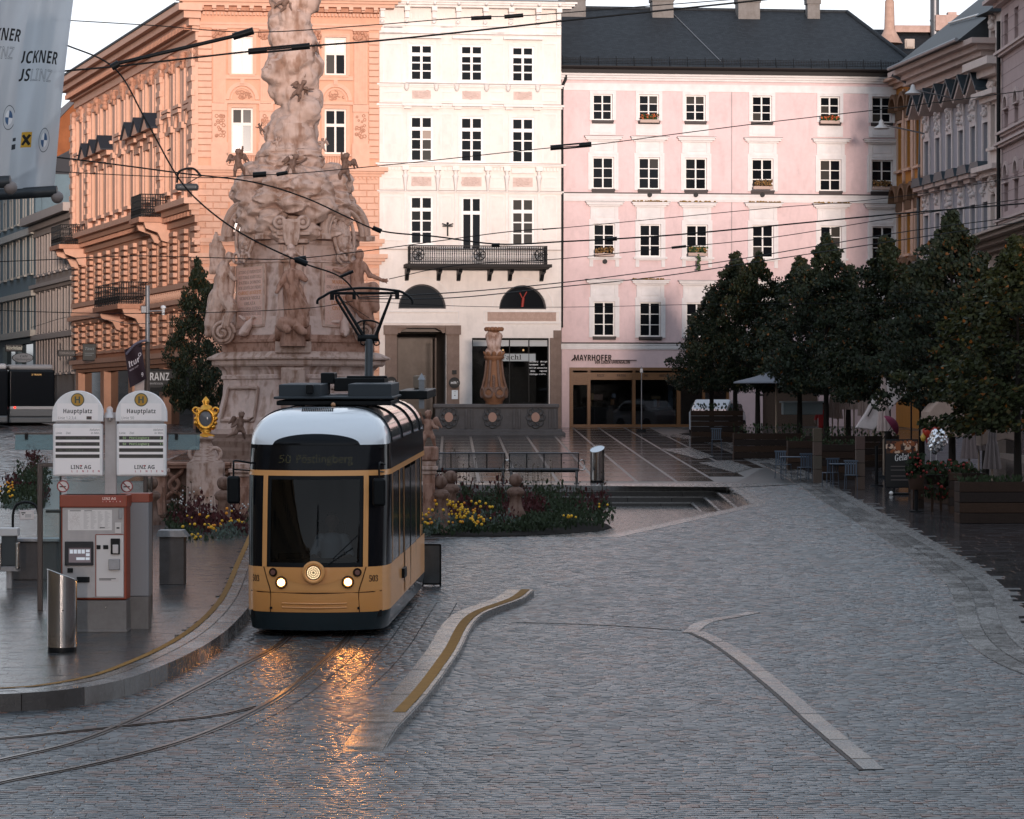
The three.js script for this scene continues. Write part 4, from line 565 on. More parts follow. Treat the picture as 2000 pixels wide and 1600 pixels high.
for (let b = 0; b <= bays; b++) { // pilasters above, banded piers below
const u = Math.min(U2 - 0.2, Math.max(0.2, b * bw)), big = [0, 3, 11, 13].includes(b), w = big ? 0.42 : 0.3;
const p = mesh('side_pilaster', sg([span(u - w, u + w, hv(0.44), hv(0.09), 0, big ? 0.3 : 0.16), span(u - w - 0.08, u + w + 0.08, hv(0.27), hv(0.255), 0, 0.3), span(u - w - 0.08, u + w + 0.08, hv(0.46), hv(0.43), 0, 0.3)]), mTrim, g);
const cap = []; cap.push(span(u - w, u + w, hv(0.088) - 0.8, hv(0.088), 0, 0.24)); for (let i = 0; i < 9; i++) cap.push(ball(rr(0.1, 0.2), u + rr(-w, w), hv(0.088) - rr(0, 0.75), 0.2, 5)); mesh('capital', sg(cap), mDeep, p);
if (big) for (let i = 0; i < 9; i++) mesh('quoin_stone', sg([rbox(2 * w + 0.14, 0.3, 0.2, u, hv(0.13 + i * 0.034), 0.26, 0.03, 1)]), mTrim, g);
for (let i = 0; i < 8; i++) mesh('banded_stone', sg([rbox(1.1, 0.235, 0.3, u, hv(0.515 + i * 0.0165), 0.06, 0.04, 1)]), i % 2 ? mWall : mTrim, g);
for (let i = 0; i < 6; i++) mesh('banded_stone', sg([rbox(1.15, 0.24, 0.3, u, hv(0.695 + i * 0.0175), 0.06, 0.04, 1)]), i % 2 ? mWall : mTrim, g);
}
const sband = (f0, f1, st) => mesh('side_cornice', sg(profileBand(0, U2, hv(f1), hv(f0), st)), mTrim, g);
sband(-0.004, 0.075, [[0.25, 0.1], [0.4, 0.3], [0.6, 0.5], [0.8, 0.8], [1, 1.1]]); sband(0.445, 0.5, [[0.3, 0.15], [0.5, 0.35], [0.75, 0.5], [1, 0.8]]); sband(0.637, 0.65, [[1, 0.25]]); sband(0.676, 0.695, [[0.4, 0.2], [1, 0.45]]); sband(0.8, 0.825, [[0.5, 0.2], [1, 0.35]]);
const sd = []; for (let u = 0.2; u < U2; u += 0.36) sd.push(span(u, u + 0.2, hv(0.05), hv(0.038), 0.3, 0.62), span(u, u + 0.18, hv(0.485), hv(0.475), 0.2, 0.45)); mesh('dentils', sg(sd), mDeep, g);
const bl = []; for (let u = 0.3; u < U2; u += 0.48) bl.push(lathe([[0.05, 0], [0.16, 0.16], [0.06, 0.42], [0.1, 0.5]], 6).translate(u, hv(0.678), 0.2)); mesh('balusters', sg(bl), mTrim, g);
// iron balconies on the side
for (const [b0, b1, f] of [[2.4, 3.4, 0.47], [11.6, 12.9, 0.475], [4.6, 7.4, 0.672]]) { const u0 = b0 * bw, u1 = b1 * bw, y = hv(f), gs = [], o = 1.5; const bal = mesh('balcony', sg([span(u0, u1, y - 0.25, y, 0, o + 0.1)]), mDeep, g); for (let i = 0; i <= 14; i++) gs.push(span(u0 + (u1 - u0) * i / 14 - 0.02, u0 + (u1 - u0) * i / 14 + 0.02, y, y + 1.15, o - 0.03, o)); for (let i = 0; i < 12; i++) for (const u of [u0, u1]) gs.push(span(u - 0.02, u + 0.02, y, y + 1.15, o * i / 12, o * i / 12 + 0.035)); for (const k of [0.08, 0.5, 0.8, 1.1]) gs.push(span(u0, u1, y + k, y + k + 0.05, o - 0.04, o), span(u0 - 0.02, u0 + 0.03, y + k, y + k + 0.05, 0, o), span(u1 - 0.03, u1 + 0.02, y + k, y + k + 0.05, 0, o)); for (let i = 0; i < 14; i++) gs.push(new THREE.TorusGeometry(0.12, 0.025, 4, 8).translate(u0 + (u1 - u0) * (i + 0.5) / 14, y + 0.3, o - 0.02), new THREE.TorusGeometry(0.1, 0.02, 4, 8).rotateY(Math.PI / 2).translate(u0, y + 0.3, o * (i + 0.5) / 14)); mesh('railing', sg(gs), M.iron, bal); for (const u of [u0 + 0.4, u1 - 0.4]) mesh('console', sg([prism([[0, 0], [1.3, 0], [1.2, -0.3], [0.6, -0.5], [0.4, -0.9], [0, -1]], -0.15, 0.15).rotateY(-Math.PI / 2).translate(u, y - 0.25, 0)]), mTrim, bal); }
mesh('house_body', [prism([[0.3, -0.6], [U1 - 0.05, -0.6], [U1 - 0.05, -30], [-3, -30]].map(([a, b]) => [a, -b]), 0, v(20), []).rotateX(-Math.PI / 2)], M.room, g);
mesh('roof', [span(-0.3, U1 + 0.05, v(0), v(0) + 0.12, -6, 1.05), sg([span(-0.3, U2, H + 0.08, H + 0.2, -6, 1.15)])], mat([0.025, 0.025, 0.028], 0.6), g);
// things on the street side
g.updateMatrixWorld();
const P = (u, y, z) => g.localToWorld(V3(u, y, z).applyMatrix4(sideM));
for (const [b0, b1, y0, y1, c, label] of [[1, 3, 0.86, 0.985, [0.05, 0.045, 0.045], 'dark shop awning box with white lettering on the orange house']]) {
const t = thing('shop_sign', 'black shop board with white lettering on the street side of the orange house', 'sign', P(1.6 * bw, hv(0.868), 0.9), Math.atan2(F.dD, F.dx) + 0.1); mesh('board', box(1.9, 1.1, 0.1), M.black, t); mesh('board_lettering', plate(1.7, 0.8), printed(256, 128, (q, w, h) => { q.fillStyle = '#060606'; q.fillRect(0, 0, w, h); q.fillStyle = '#d8d8d8'; q.font = 'bold 84px sans-serif'; q.fillText('FRANZ', 8, 72, 180); q.font = '20px sans-serif'; q.fillText('DELIKATESSEN', 8, 104, 220); }), t, [0, 0.05, 0.06]);
}
}

function simpleHouse(px0, D0, dx, dD, len, o) {
const F = new Front(px0, D0, dx, dD, o.name, o.label, 'house', o.group), g = F.g, H = o.h, holes = [], rects = [];
const bw = len / o.bays; const sgn = o.out ?? 1;      // out = -1 when the wall faces against the frame's own z
for (let b = 0; b < o.bays; b++) for (const [v0, v1, kind] of o.rows) { const c = (b + 0.5) * bw, w = o.ww / 2, r = { u0: c - w, u1: c + w, v0, v1, kind }; rects.push([r, b]); holes.push(kind === 'arch' ? arch(r.u0, r.u1, v0, v1, 10) : rnd4(r)); }
for (const h of o.shops ?? []) holes.push(rect(...h));
const fz = (list) => { const q = join(list); if (sgn < 0) { q.scale(1, 1, -1); const idx = []; for (let i = 0; i < q.attributes.position.count; i += 3) idx.push(i, i + 2, i + 1); q.setIndex(idx); return metreUV(q.toNonIndexed()); } return q; };
mesh('wall', fz([prism([[0, -0.5], [len, -0.5], [len, H], [0, H]], -0.4, 0, holes)]), o.wall, g);
mesh('house_body', fz([span(0.02, len - 0.02, -0.5, H, -(o.depth ?? 9), -0.42)]), o.body ?? o.wall, g);
for (const h of o.shops ?? []) mesh('shop_window', fz([span(h[0], h[2], h[1], h[3], -0.35, -0.3)]), M.pane, g);
for (const [r, b] of rects) {
const c = (r.u0 + r.u1) / 2, m = r.v0 + (r.v1 - r.v0) * 0.66, fr = [span(r.u0, r.u0 + 0.07, r.v0, r.v1 - (r.kind === 'arch' ? 0.3 : 0), -0.22, -0.15), span(r.u1 - 0.07, r.u1, r.v0, r.v1 - (r.kind === 'arch' ? 0.3 : 0), -0.22, -0.15), span(c - 0.03, c + 0.03, r.v0, r.v1, -0.22, -0.14), span(r.u0, r.u1, m - 0.03, m + 0.03, -0.22, -0.14), span(r.u0, r.u1, r.v0, r.v0 + 0.08, -0.22, -0.14)];
if (o.bars) for (const f of [0.22, 0.44]) fr.push(span(r.u0, r.u1, r.v0 + (r.v1 - r.v0) * f - 0.015, r.v0 + (r.v1 - r.v0) * f + 0.015, -0.22, -0.16));
const w = mesh('window', fz(fr), o.frame ?? M.frameWhite, g);
mesh('pane', fz([r.kind === 'arch' ? prism(arch(r.u0, r.u1, r.v0, r.v1, 10), -0.21, -0.19) : span(r.u0, r.u1, r.v0, r.v1, -0.21, -0.19)]), o.pane ?? (rnd() < 0.25 ? M.paneDim : M.pane), w);
const s = o.sw ?? 0.16; if (s) mesh('surround', fz([span(r.u0 - s, r.u0, r.v0 - 0.1, r.v1 + s, 0, 0.07), span(r.u1, r.u1 + s, r.v0 - 0.1, r.v1 + s, 0, 0.07), span(r.u0, r.u1, r.v1 + (r.kind === 'arch' ? 0 : 0), r.v1 + s, 0, 0.07), span(r.u0 - s - 0.06, r.u1 + s + 0.06, r.v0 - 0.22, r.v0 - 0.1, 0, 0.2)].slice(r.kind === 'arch' ? 0 : 0)), o.trim, w);
o.extra?.(w, r, fz, b);
}
for (const [v0, v1, st] of o.bands ?? []) mesh('cornice', fz(profileBand(0, len, v0, v1, st)), o.trim, g);
if (o.roof) mesh('roof', fz([along([[0.6, 0], [-o.roof[0], o.roof[1]], [-o.roof[0] * 2, 0]], 0, len).translate(0, H, 0)]), o.roofMat, g);
return F;
}
{
const Dc = 147.9, corner = PX(385, Dc), along = (px) => { const t = (px - 1000) / FOCAL; return (corner - t * Dc) / (t + 0.3127); }, L = Math.hypot(1, 0.3127);
const place = (d) => [1000 + (corner - 0.3127 * d) / (Dc + d) * FOCAL, Dc + d];
const std = { mat: 0 };
const d0 = along(148), d1 = along(70), d2 = along(-30);
const taupeTrim = mat([0.42, 0.36, 0.33], 0.85, { tex: 'blotch', texM: 2 }), taupe = mat([0.3, 0.265, 0.25], 0.9, { tex: 'weather', texM: 5 });
const rows = (y0, y1, y2, py, px, D) => py.map(([a, b, k]) => [PY(b, D) - (ground(D) - 0.3), PY(a, D) - (ground(D) - 0.3), k]);
const A = place(d0 + 0.1), D1 = A[1] + 6;
simpleHouse(A[0], A[1], -0.3127, 1, (d1 - d0) * L, { name: 'taupe_house', label: 'taupe house with a heavy eaves cornice next to the orange corner house', h: PY(405, A[1]) - ground(A[1]), bays: 7, ww: 1.0, out: -1, rows: rows(0, 0, 0, [[440, 520], [560, 640], [655, 720]], 110, D1), wall: taupe, trim: taupeTrim, sw: 0.22, bands: [[PY(440, D1) - ground(A[1]), PY(400, D1) - ground(A[1]), [[0.3, 0.15], [0.6, 0.4], [1, 0.9]]], [PY(552, D1) - ground(A[1]), PY(538, D1) - ground(A[1]), [[0.5, 0.2], [1, 0.4]]], [PY(650, D1) - ground(A[1]), PY(640, D1) - ground(A[1]), [[1, 0.3]]]], shops: [[1, 0.2, 7, 3.3], [8.2, 0.2, 14, 3.3]], roof: [5, 3], roofMat: mat([0.04, 0.04, 0.045], 0.6) });
const B = place(d1 + 0.2), blue = mat([0.14, 0.2, 0.235], 0.9, { tex: 'weather', texM: 5 }), cream = mat([0.5, 0.47, 0.42], 0.85, { tex: 'blotch', texM: 2 });
const D2 = B[1] + 6, b2 = ground(B[1]);
simpleHouse(B[0], B[1], -0.3127, 1, (d2 - d1) * L, { name: 'blue_grey_house', label: 'blue grey house with pale window surrounds at the far left', h: PY(330, B[1]) - b2, bays: 8, ww: 0.85, out: -1, rows: [[PY(425, D2) - b2, PY(375, D2) - b2], [PY(528, D2) - b2, PY(462, D2) - b2], [PY(640, D2) - b2, PY(575, D2) - b2]], wall: blue, trim: cream, sw: 0.3, bands: [[PY(575, D2) - b2, PY(565, D2) - b2, [[1, 0.35]]], [PY(458, D2) - b2, PY(445, D2) - b2, [[1, 0.35]]], [PY(652, D2) - b2, PY(640, D2) - b2, [[1, 0.4]]]], shops: [[1, 0.3, 8, 4.2], [9, 0.3, 15, 4.2]], roof: [5, 3], roofMat: mat([0.04, 0.04, 0.045], 0.6) });
// rust brown gable wall that shows above the taupe house
const r0 = at(118, 372, 214), mRust = mat([0.3, 0.1, 0.035], 0.95, { tex: 'stain', texM: 3, bump: 'fine', bumpS: 0.02 });
const gable = thing('rust_gable_house', 'rust brown gable wall of a house rising behind the taupe house', 'house', [PX(128, 214), ground(214), -214], 0.05);
const gw = (px) => PX(px, 214) - PX(128, 214), gh = (py) => PY(py, 214) - ground(214);
mesh('wall', prism([[gw(70), 0], [gw(200), 0], [gw(200), gh(178)], [gw(150), gh(197)], [gw(120), gh(228)], [gw(70), gh(290)]], -6, 0), mRust, gable);
mesh('roof', prism([[gw(70), gh(290)], [gw(120), gh(228)], [gw(150), gh(197)], [gw(200), gh(178)], [gw(200), gh(165)], [gw(150), gh(186)], [gw(118), gh(214)], [gw(70), gh(275)]], -7, 0.3), mat([0.05, 0.055, 0.07], 0.6), gable);
mesh('chimney', rbox(gw(151) - gw(137), gh(160) - gh(205), 1.2, gw(144), gh(182), -2, 0.03), mat([0.4, 0.3, 0.26], 0.9), gable);
}

{
const d = [0.1283, -1], start = (px) => { const t = (px - 1000) / FOCAL; return [px, 38.5 / (t + 0.1283)]; }; // plane of the right-hand row
const up = (F, py, D) => PY(py, D) - F;
const mOchre = mat([0.48, 0.2, 0.035], 0.85, { tex: 'weather', texM: 4 }), mPeach = mat([0.62, 0.42, 0.32], 0.85, { tex: 'blotch' });
{ // the narrow ochre house in the corner
const [px, D] = start(1750), base = ground(D) - 0.3, Dm = 149.5, len = 5.2, v = (y) => PY(y, Dm) - base;
simpleHouse(px, D, ...d, len, { name: 'ochre_house', label: 'narrow ochre yellow house in the corner beside the pink house', h: v(148), bays: 3, ww: 0.85, rows: [[v(325), v(235), 'w'], [v(492), v(415), 'w'], [v(640), v(560), 'w']], wall: mOchre, trim: mPeach, sw: 0.12, bars: 1, bands: [[v(165), v(146), [[0.4, 0.15], [0.7, 0.4], [1, 0.7]]], [v(512), v(504), [[1, 0.15]]]], extra: (w, r, fz) => { const c = (r.u0 + r.u1) / 2; mesh('arched_hood', fz([prism([...circle(c, r.v1 + 0.55, 0.75, 0.85, 12, 0, Math.PI), ...circle(c, r.v1 + 0.55, 0.58, 0.65, 12, 0, Math.PI).reverse()], 0, 0.45), span(c - 0.6, c + 0.6, r.v1 + 0.15, r.v1 + 0.6, 0, 0.1)]), mat([0.14, 0.075, 0.04], 0.8), w); mesh('pilaster_strip', fz([span(r.u1 + 0.28, r.u1 + 0.55, r.v0 - 0.8, r.v1 + 1.6, 0, 0.1)]), mPeach, w); }, roof: [4, 2.2], roofMat: mat([0.03, 0.033, 0.037], 0.6) });
}
{ // lavender house with baroque window crowns
const [px, D] = start(1801), base = ground(D) - 0.3, Dm = 141, len = 12.0, v = (y) => PY(y, Dm) - base;
const mLav = mat([0.33, 0.32, 0.36], 0.85, { tex: 'weather', texM: 4 }), mPale = mat([0.66, 0.58, 0.56], 0.8, { tex: 'blotch' }), mCap = mat([0.035, 0.055, 0.07], 0.5), mCor = mat([0.48, 0.37, 0.33], 0.8, { tex: 'blotch' });
const F = simpleHouse(px, D, ...d, len, { name: 'lavender_house', label: 'lavender grey house with pale ornamented windows and dark window hoods', h: v(100), bays: 6, ww: 0.82, rows: [[v(332), v(258), 'w'], [v(488), v(408), 'w'], [v(640), v(575), 'w']], wall: mLav, trim: mPale, sw: 0.16, bars: 1, pane: mat([0.05, 0.055, 0.07], 0.08), bands: [],
extra: (w, r, fz, b) => { const c = (r.u0 + r.u1) / 2, y = r.v1 + 0.16, up2 = r.v0 > v(340); const orn = [span(c - 0.5, c + 0.5, y, y + 1.25, 0, 0.08)]; for (let i = 0; i < 22; i++) orn.push(ball(rr(0.05, 0.14), c + rr(-0.42, 0.42), y + rr(0.05, 1.35), 0.1, 5)); mesh('ornament', fz(orn), mPale, w);
mesh('hood', fz(up2 ? [prism([[c - 0.95, y + 1.15], [c, y + 2.0], [c + 0.95, y + 1.15], [c + 0.95, y + 0.95], [c, y + 1.75], [c - 0.95, y + 0.95]], 0, 0.7)] : [span(c - 0.8, c + 0.8, y + 1.0, y + 1.2, 0, 0.5), span(c - 0.5, c + 0.5, y + 0.8, y + 1.0, 0, 0.35)]), mCor, w);
mesh('hood_roof', fz(up2 ? [prism([[c - 1.0, y + 1.15], [c, y + 2.03], [c + 1.0, y + 1.15], [c + 1.0, y + 1.28], [c, y + 2.17], [c - 1.0, y + 1.28]], -0.05, 0.8)] : [prism([[c - 0.85, y + 1.2], [c + 0.85, y + 1.2], [c + 0.6, y + 1.6], [c - 0.6, y + 1.6]], 0, 0.6)]), mCap, w); } });
const H = v(100), co = (z, y, a) => y; mesh('main_cornice', profileBand(0, len, v(178), v(110), [[0.2, 0.12], [0.35, 0.25], [0.55, 0.4], [0.7, 0.75], [0.85, 1.0], [1, 1.35]]), mCor, F.g);
mesh('roof', along([[1.6, 0], [-5, 5.2], [-10, 0]], 0, len).translate(0, v(110), 0), mat([0.045, 0.052, 0.058], 0.5, { tex: 'stain', texM: 2 }), F.g);
mesh('gutter', bar([0, v(110) + 0.05, 1.65], [len, v(110) + 0.05, 1.65], 0.09, 7), M.zinc, F.g);
mesh('roof_pipe', bar([len - 2.5, v(110) + 1.5, -0.1], [1.5, v(110) + 2.1, -0.9], 0.05, 6), M.frameWhite, F.g);
F.g.updateMatrixWorld();
// wall lamps on brackets
for (const [u, y, label] of [[1.6, 185, 'grey street lamp on an arm at the left end of the lavender house'], [7.4, 140, 'grey street lamp on an arm under the cornice of the lavender house']]) { const t = thing('wall_lamp', label, 'lamp', F.g.localToWorld(V3(u, v(y) - 1.5, 0.3)), F.g.rotation.y); mesh('arm', [bar([0, 0.1, 0], [0, 0.5, 2.0], 0.035, 6)], M.zinc, t); mesh('lamp_head', [lathe([[0.03, 0.35], [0.09, 0.3], [0.14, 0.1], [0.36, -0.05], [0.38, -0.1], [0, -0.1]], 14).translate(0, 0.4, 2.1)], mat([0.34, 0.35, 0.36], 0.4), t); }
const dp = tag(mesh('drain_pipe', [tube([V3(-0.3, v(118), 1.4), V3(-0.2, v(140), 0.5), V3(-0.15, v(165), 0.15), V3(-0.15, v(400), 0.15), V3(-0.15, v(700), 0.15)].map((q) => F.g.localToWorld(q)), 0.08, 50, 7)], mat([0.1, 0.11, 0.12], 0.5)), 'grey drain pipe between the ochre house and the lavender house', 'drain pipe');
}
{ // slim cream house with a stepped baroque front
const [px, D] = start(1935), base = ground(D) - 0.3, v = (y) => PY(y, 134.6) - base, mCream = mat([0.66, 0.56, 0.52], 0.85, { tex: 'weather', texM: 3 });
simpleHouse(px - 6, D - 0.2, ...d, 2.1, { name: 'cream_house', label: 'slim cream house squeezed between the lavender and the mauve house', h: v(30), bays: 1, ww: 0.7, rows: [[v(285), v(205), 'w'], [v(460), v(380), 'w'], [v(110), v(62), 'w']], wall: mCream, trim: mCream, sw: 0.25, bars: 1, bands: [[v(200), v(180), [[0.5, 0.3], [1, 0.6]]], [v(345), v(325), [[0.5, 0.3], [1, 0.6]]], [v(150), v(120), [[0.5, 0.4], [1, 0.9]]]], extra: (w, r, fz) => { const o = []; for (let i = 0; i < 20; i++) o.push(ball(rr(0.06, 0.16), rr(r.u0 - 0.1, r.u1 + 0.1), r.v1 + rr(0.1, 1), 0.1, 5)); mesh('ornament', fz(o), mCream, w); }, roof: [4, 4], roofMat: mat([0.045, 0.052, 0.058], 0.5) });
}
{ // mauve house with arched windows, nearer
const D0 = 129, x0 = 20.55, Dm = 122, base = ground(D0) - 0.3, v = (y) => PY(y, Dm) - base, mMauve = mat([0.44, 0.33, 0.325], 0.85, { tex: 'weather', texM: 4 }), mT = mat([0.55, 0.43, 0.4], 0.85, { tex: 'blotch' });
const F = simpleHouse(1000 + x0 / D0 * FOCAL, D0, 0.01, -1, 17, { name: 'mauve_house', label: 'mauve house with rows of arched windows at the right edge', h: v(-45), bays: 7, ww: 0.95, rows: [[v(228), v(160), 'arch'], [v(395), v(300), 'arch'], [v(60), v(-8), 'w']], wall: mMauve, trim: mT, sw: 0, frame: mT, bands: [[v(262), v(252), [[0.5, 0.2], [1, 0.3]]], [v(240), v(230), [[0.5, 0.12], [1, 0.25]]], [v(75), v(64), [[0.5, 0.2], [1, 0.3]]], [v(-30), v(-45), [[0.5, 0.3], [1, 0.7]]], [v(420), v(410), [[0.5, 0.2], [1, 0.3]]]], roof: [5, 4], roofMat: mat([0.045, 0.05, 0.055], 0.5),
extra: (w, r, fz) => { if (r.kind !== 'arch') return; const c = (r.u0 + r.u1) / 2, R = 0.475, y = r.v1 - R; mesh('arch_ring', fz([prism([...circle(c, y, R + 0.16, R + 0.16, 12, 0, Math.PI), ...circle(c, y, R, R, 12, 0, Math.PI).reverse()], 0, 0.08), span(r.u0 - 0.1, r.u1 + 0.1, r.v0 + (r.v1 - r.v0) * 0.6, r.v0 + (r.v1 - r.v0) * 0.64, -0.12, 0.12)]), mT, w); } });
const js = []; for (let i = 0; i < 26; i++) js.push(span(0, 17, v(410) + i * 0.55, v(410) + i * 0.55 + 0.02, -0.02, 0.006)); mesh('wall_joints', js, mat([0.2, 0.14, 0.14], 0.9), F.g);
F.g.updateMatrixWorld();
tag(mesh('drain_pipe', [tube([V3(0.2, v(0), 0.15), V3(0.2, v(230), 0.15), V3(0.2, v(440), 0.15)].map((q) => F.g.localToWorld(q)), 0.09, 30, 7), ball(0.16, ...F.g.localToWorld(V3(0.2, v(440), 0.15)).toArray(), 8)], M.black), 'black drain pipe down the left edge of the mauve house', 'drain pipe');
}
{ // low house with a projecting eaves cornice behind the trees
const F0 = 118, x = PX(1912, 118) + 0.4, base = ground(F0) - 0.3, v = (y) => PY(y, 112) - base, m = mat([0.46, 0.36, 0.31], 0.85, { tex: 'weather', texM: 3 });
simpleHouse(1000 + x / F0 * FOCAL, F0, 0.01, -1, 31, { name: 'low_house', label: 'low beige house with a dark projecting eaves behind the right-hand trees', h: PY(468, 116) - base, bays: 9, ww: 1.1, rows: [[4.4, 6.4, 'w']], wall: m, trim: m, sw: 0.15, shops: [[2, 0.4, 8, 3.4], [10, 0.4, 16, 3.4], [18, 0.4, 24, 3.4]], bands: [[PY(492, 116) - base, PY(462, 116) - base, [[0.3, 0.25], [0.6, 0.6], [0.85, 1.0], [1, 1.2]]]], roof: [5, 1.2], roofMat: mat([0.04, 0.04, 0.045], 0.6) });
}
}
{ // dark tiled roofs that show behind the pink house and the right-hand row
const D = 172, X = (px) => PX(px, D), Y = (py) => PY(py, D), x0 = X(1700), t = thing('rear_house', 'house with a dark shingle roof behind the pink house ridge', 'house', [x0, ground(D), -D], 0.05);
const yy = (py) => Y(py) - ground(D), mRoof = mat([0.026, 0.027, 0.03], 0.7); mRoof.map = rep(T.slate, 4.5); mRoof.bumpMap = rep(T.slate, 4.5); mRoof.bumpScale = 0.03;
mesh('wall', span(0, X(1990) - x0, 0, yy(130), -10, -0.5), mat([0.4, 0.3, 0.27], 0.9, { tex: 'stain' }), t);
mesh('roof', along([[0.6, yy(150)], [-5, yy(36)], [-10, yy(150)]], 0, X(1990) - x0), mRoof, t);
const cx = X(1751) - x0; mesh('chimney', [lathe([[0.75, -0.3], [0.35, 0.4], [0.3, 0.6], [0.26, 2.1], [0.2, 2.2], [0.2, 2.5], [0.3, 2.55], [0.3, 2.6], [0, 2.62]], 14).translate(cx, yy(66), -2.2)], mat([0.5, 0.33, 0.26], 0.8, { tex: 'stain', texM: 0.8 }), t);
mesh('chimney', [rbox(1.5, 0.9, 1, X(1878) - x0, yy(28), -4, 0.03), rbox(2.2, 0.4, 1, X(1812) - x0, yy(38), -4.6, 0.03), box(0.5, 0.25, 0.5, X(1887) - x0, yy(10), -4)], mat([0.5, 0.35, 0.3], 0.85, { tex: 'stain', texM: 1 }), t);
mesh('flue', [cyl(0.26, 0.26, 3.2, X(1853) - x0, yy(14), -4, 14), cyl(0.29, 0.29, 0.1, X(1853) - x0, yy(22), -4, 14)], M.steelDark, t);
mesh('roof_window', [rbox(0.55, 0.55, 0.3, X(1787) - x0, yy(79), -1.6, 0.03), rbox(0.4, 0.4, 0.1, X(1787) - x0, yy(79), -1.42, 0.02)], mat([0.45, 0.36, 0.3], 0.6), t);
}
{ // unseen houses added to block sun and sky, mirrored in wet stone and tram
const rowOf = (name, label, pos, ry, len, h, col, depth = 12) => {
const t = thing(name, label, 'house', pos, ry), mw = mat(col, 0.9, { tex: 'weather', texM: 5 }), mt = mat(col.map((c) => c * 1.2), 0.85); const n = Math.round(len / 3.2), bw = len / n;
mesh('wall', span(0, len, -2, h, -depth, 0), mw, t);
for (let i = 0; i < n; i++) for (let s = 0; s < 4; s++) { const u = (i + 0.5) * bw, y = 1.2 + s * (h - 2) / 4; const w = mesh('window', cached('off' + s, () => metreUV(join([span(-0.75, 0.75, -0.15, 2.0, 0, 0.08)]))), mt, t, [u, y, 0]); mesh('pane', cached('offp', () => metreUV(plain(span(-0.55, 0.55, 0, 1.8, 0.081, 0.1)))), M.pane, w); }
mesh('cornice', span(0, len, h - 0.6, h, 0, 0.6), mt, t); mesh('roof', along([[0.6, h], [-depth / 2, h + 3.6], [-depth - 0.5, h]], 0, len), mat([0.05, 0.045, 0.045], 0.7), t);
};
rowOf('north_shade_house', 'low grey house added behind the viewer to shade the square, east half', [2, -1.8, 60], Math.PI, 62, 14, [0.42, 0.37, 0.33]);
rowOf('north_shade_house', 'low grey house added behind the viewer to shade the square, west half', [64, -1.8, 62], Math.PI, 60, 13.6, [0.4, 0.33, 0.28]);
rowOf('east_house', 'row of ochre houses along the left side of the square outside the picture', [-34, 0.5, 60], Math.PI / 2, 128, 19, [0.5, 0.36, 0.22]);
rowOf('street_shade_house', 'grey corner house added outside the picture to shade the side street', [-21.5, 2.4, -100], Math.PI / 2 + 0.12, 50, 20, [0.28, 0.24, 0.22]);
rowOf('street_shade_house', 'row of brown houses added outside the picture to shade the side street', [-27.6, 3.6, -150], Math.PI / 2 + 0.303, 90, 20, [0.26, 0.22, 0.2]);
rowOf('west_house', 'row of rose houses along the right side of the square outside the picture', [42, 0.5, -80], -Math.PI / 2, 110, 19, [0.5, 0.36, 0.32]);
}

// ================================================================ the stone column and what surrounds it
function sdfMesh(f, lo, hi, res) { // surface of a distance field inside a box
const mc = new MarchingCubes(res, M.white, false, false, 160000); mc.isolation = 0; mc.field.fill(-1);
const c = [0, 1, 2].map((k) => (lo[k] + hi[k]) / 2), h = [0, 1, 2].map((k) => (hi[k] - lo[k]) / 2), R = res / 2;
for (let k = 0; k < res; k++) for (let j = 0; j < res; j++) for (let i = 0; i < res; i++) mc.field[i + j * res + k * res * res] = (i < 2 || j < 2 || k < 2 || i > res - 3 || j > res - 3 || k > res - 3) ? -1 : -f(c[0] + h[0] * (i - R) / R, c[1] + h[1] * (j - R) / R, c[2] + h[2] * (k - R) / R);
mc.update(); const n = mc.count, pos = new Float32Array(n * 3), nor = new Float32Array(n * 3);
for (let i = 0; i < n; i++) { let l = 0; const N = [0, 0, 0]; for (let k = 0; k < 3; k++) { pos[i * 3 + k] = c[k] + h[k] * mc.positionArray[i * 3 + k]; N[k] = mc.normalArray[i * 3 + k] / h[k]; l += N[k] * N[k]; } l = Math.sqrt(l) || 1; for (let k = 0; k < 3; k++) nor[i * 3 + k] = N[k] / l; }
const g = new THREE.BufferGeometry(); g.setAttribute('position', new THREE.BufferAttribute(pos, 3)); g.setAttribute('normal', new THREE.BufferAttribute(nor, 3)); return metreUV(g);
}
const smin = (a, b, k) => { const h = Math.max(k - Math.abs(a - b), 0) / k; return Math.min(a, b) - h * h * k * 0.25; };
function capsule(x, y, z, [ax, ay, az], [bx, by, bz], ra, rb) { const px = x - ax, py = y - ay, pz = z - az, dx = bx - ax, dy = by - ay, dz = bz - az, t = Math.max(0, Math.min(1, (px * dx + py * dy + pz * dz) / (dx * dx + dy * dy + dz * dz + 1e-9))); return Math.hypot(px - dx * t, py - dy * t, pz - dz * t) - (ra + (rb - ra) * t); }
function figure(bones, res = 44, k = 0.05, rough = 0) { // body from tapered bones [a, b, ra, rb]
const lo = [9, 9, 9], hi = [-9, -9, -9]; for (const [a, b, r, s] of bones) for (let q = 0; q < 3; q++) { lo[q] = Math.min(lo[q], a[q] - r - 0.08, b[q] - s - 0.08); hi[q] = Math.max(hi[q], a[q] + r + 0.08, b[q] + s + 0.08); }
return sdfMesh((x, y, z) => { let d = 9; for (const [a, b, r, s] of bones) d = smin(d, capsule(x, y, z, a, b, r, s), k); return rough ? d + rough * noise3(x * 7, y * 3, z * 7) : d; }, lo, hi, res);
}
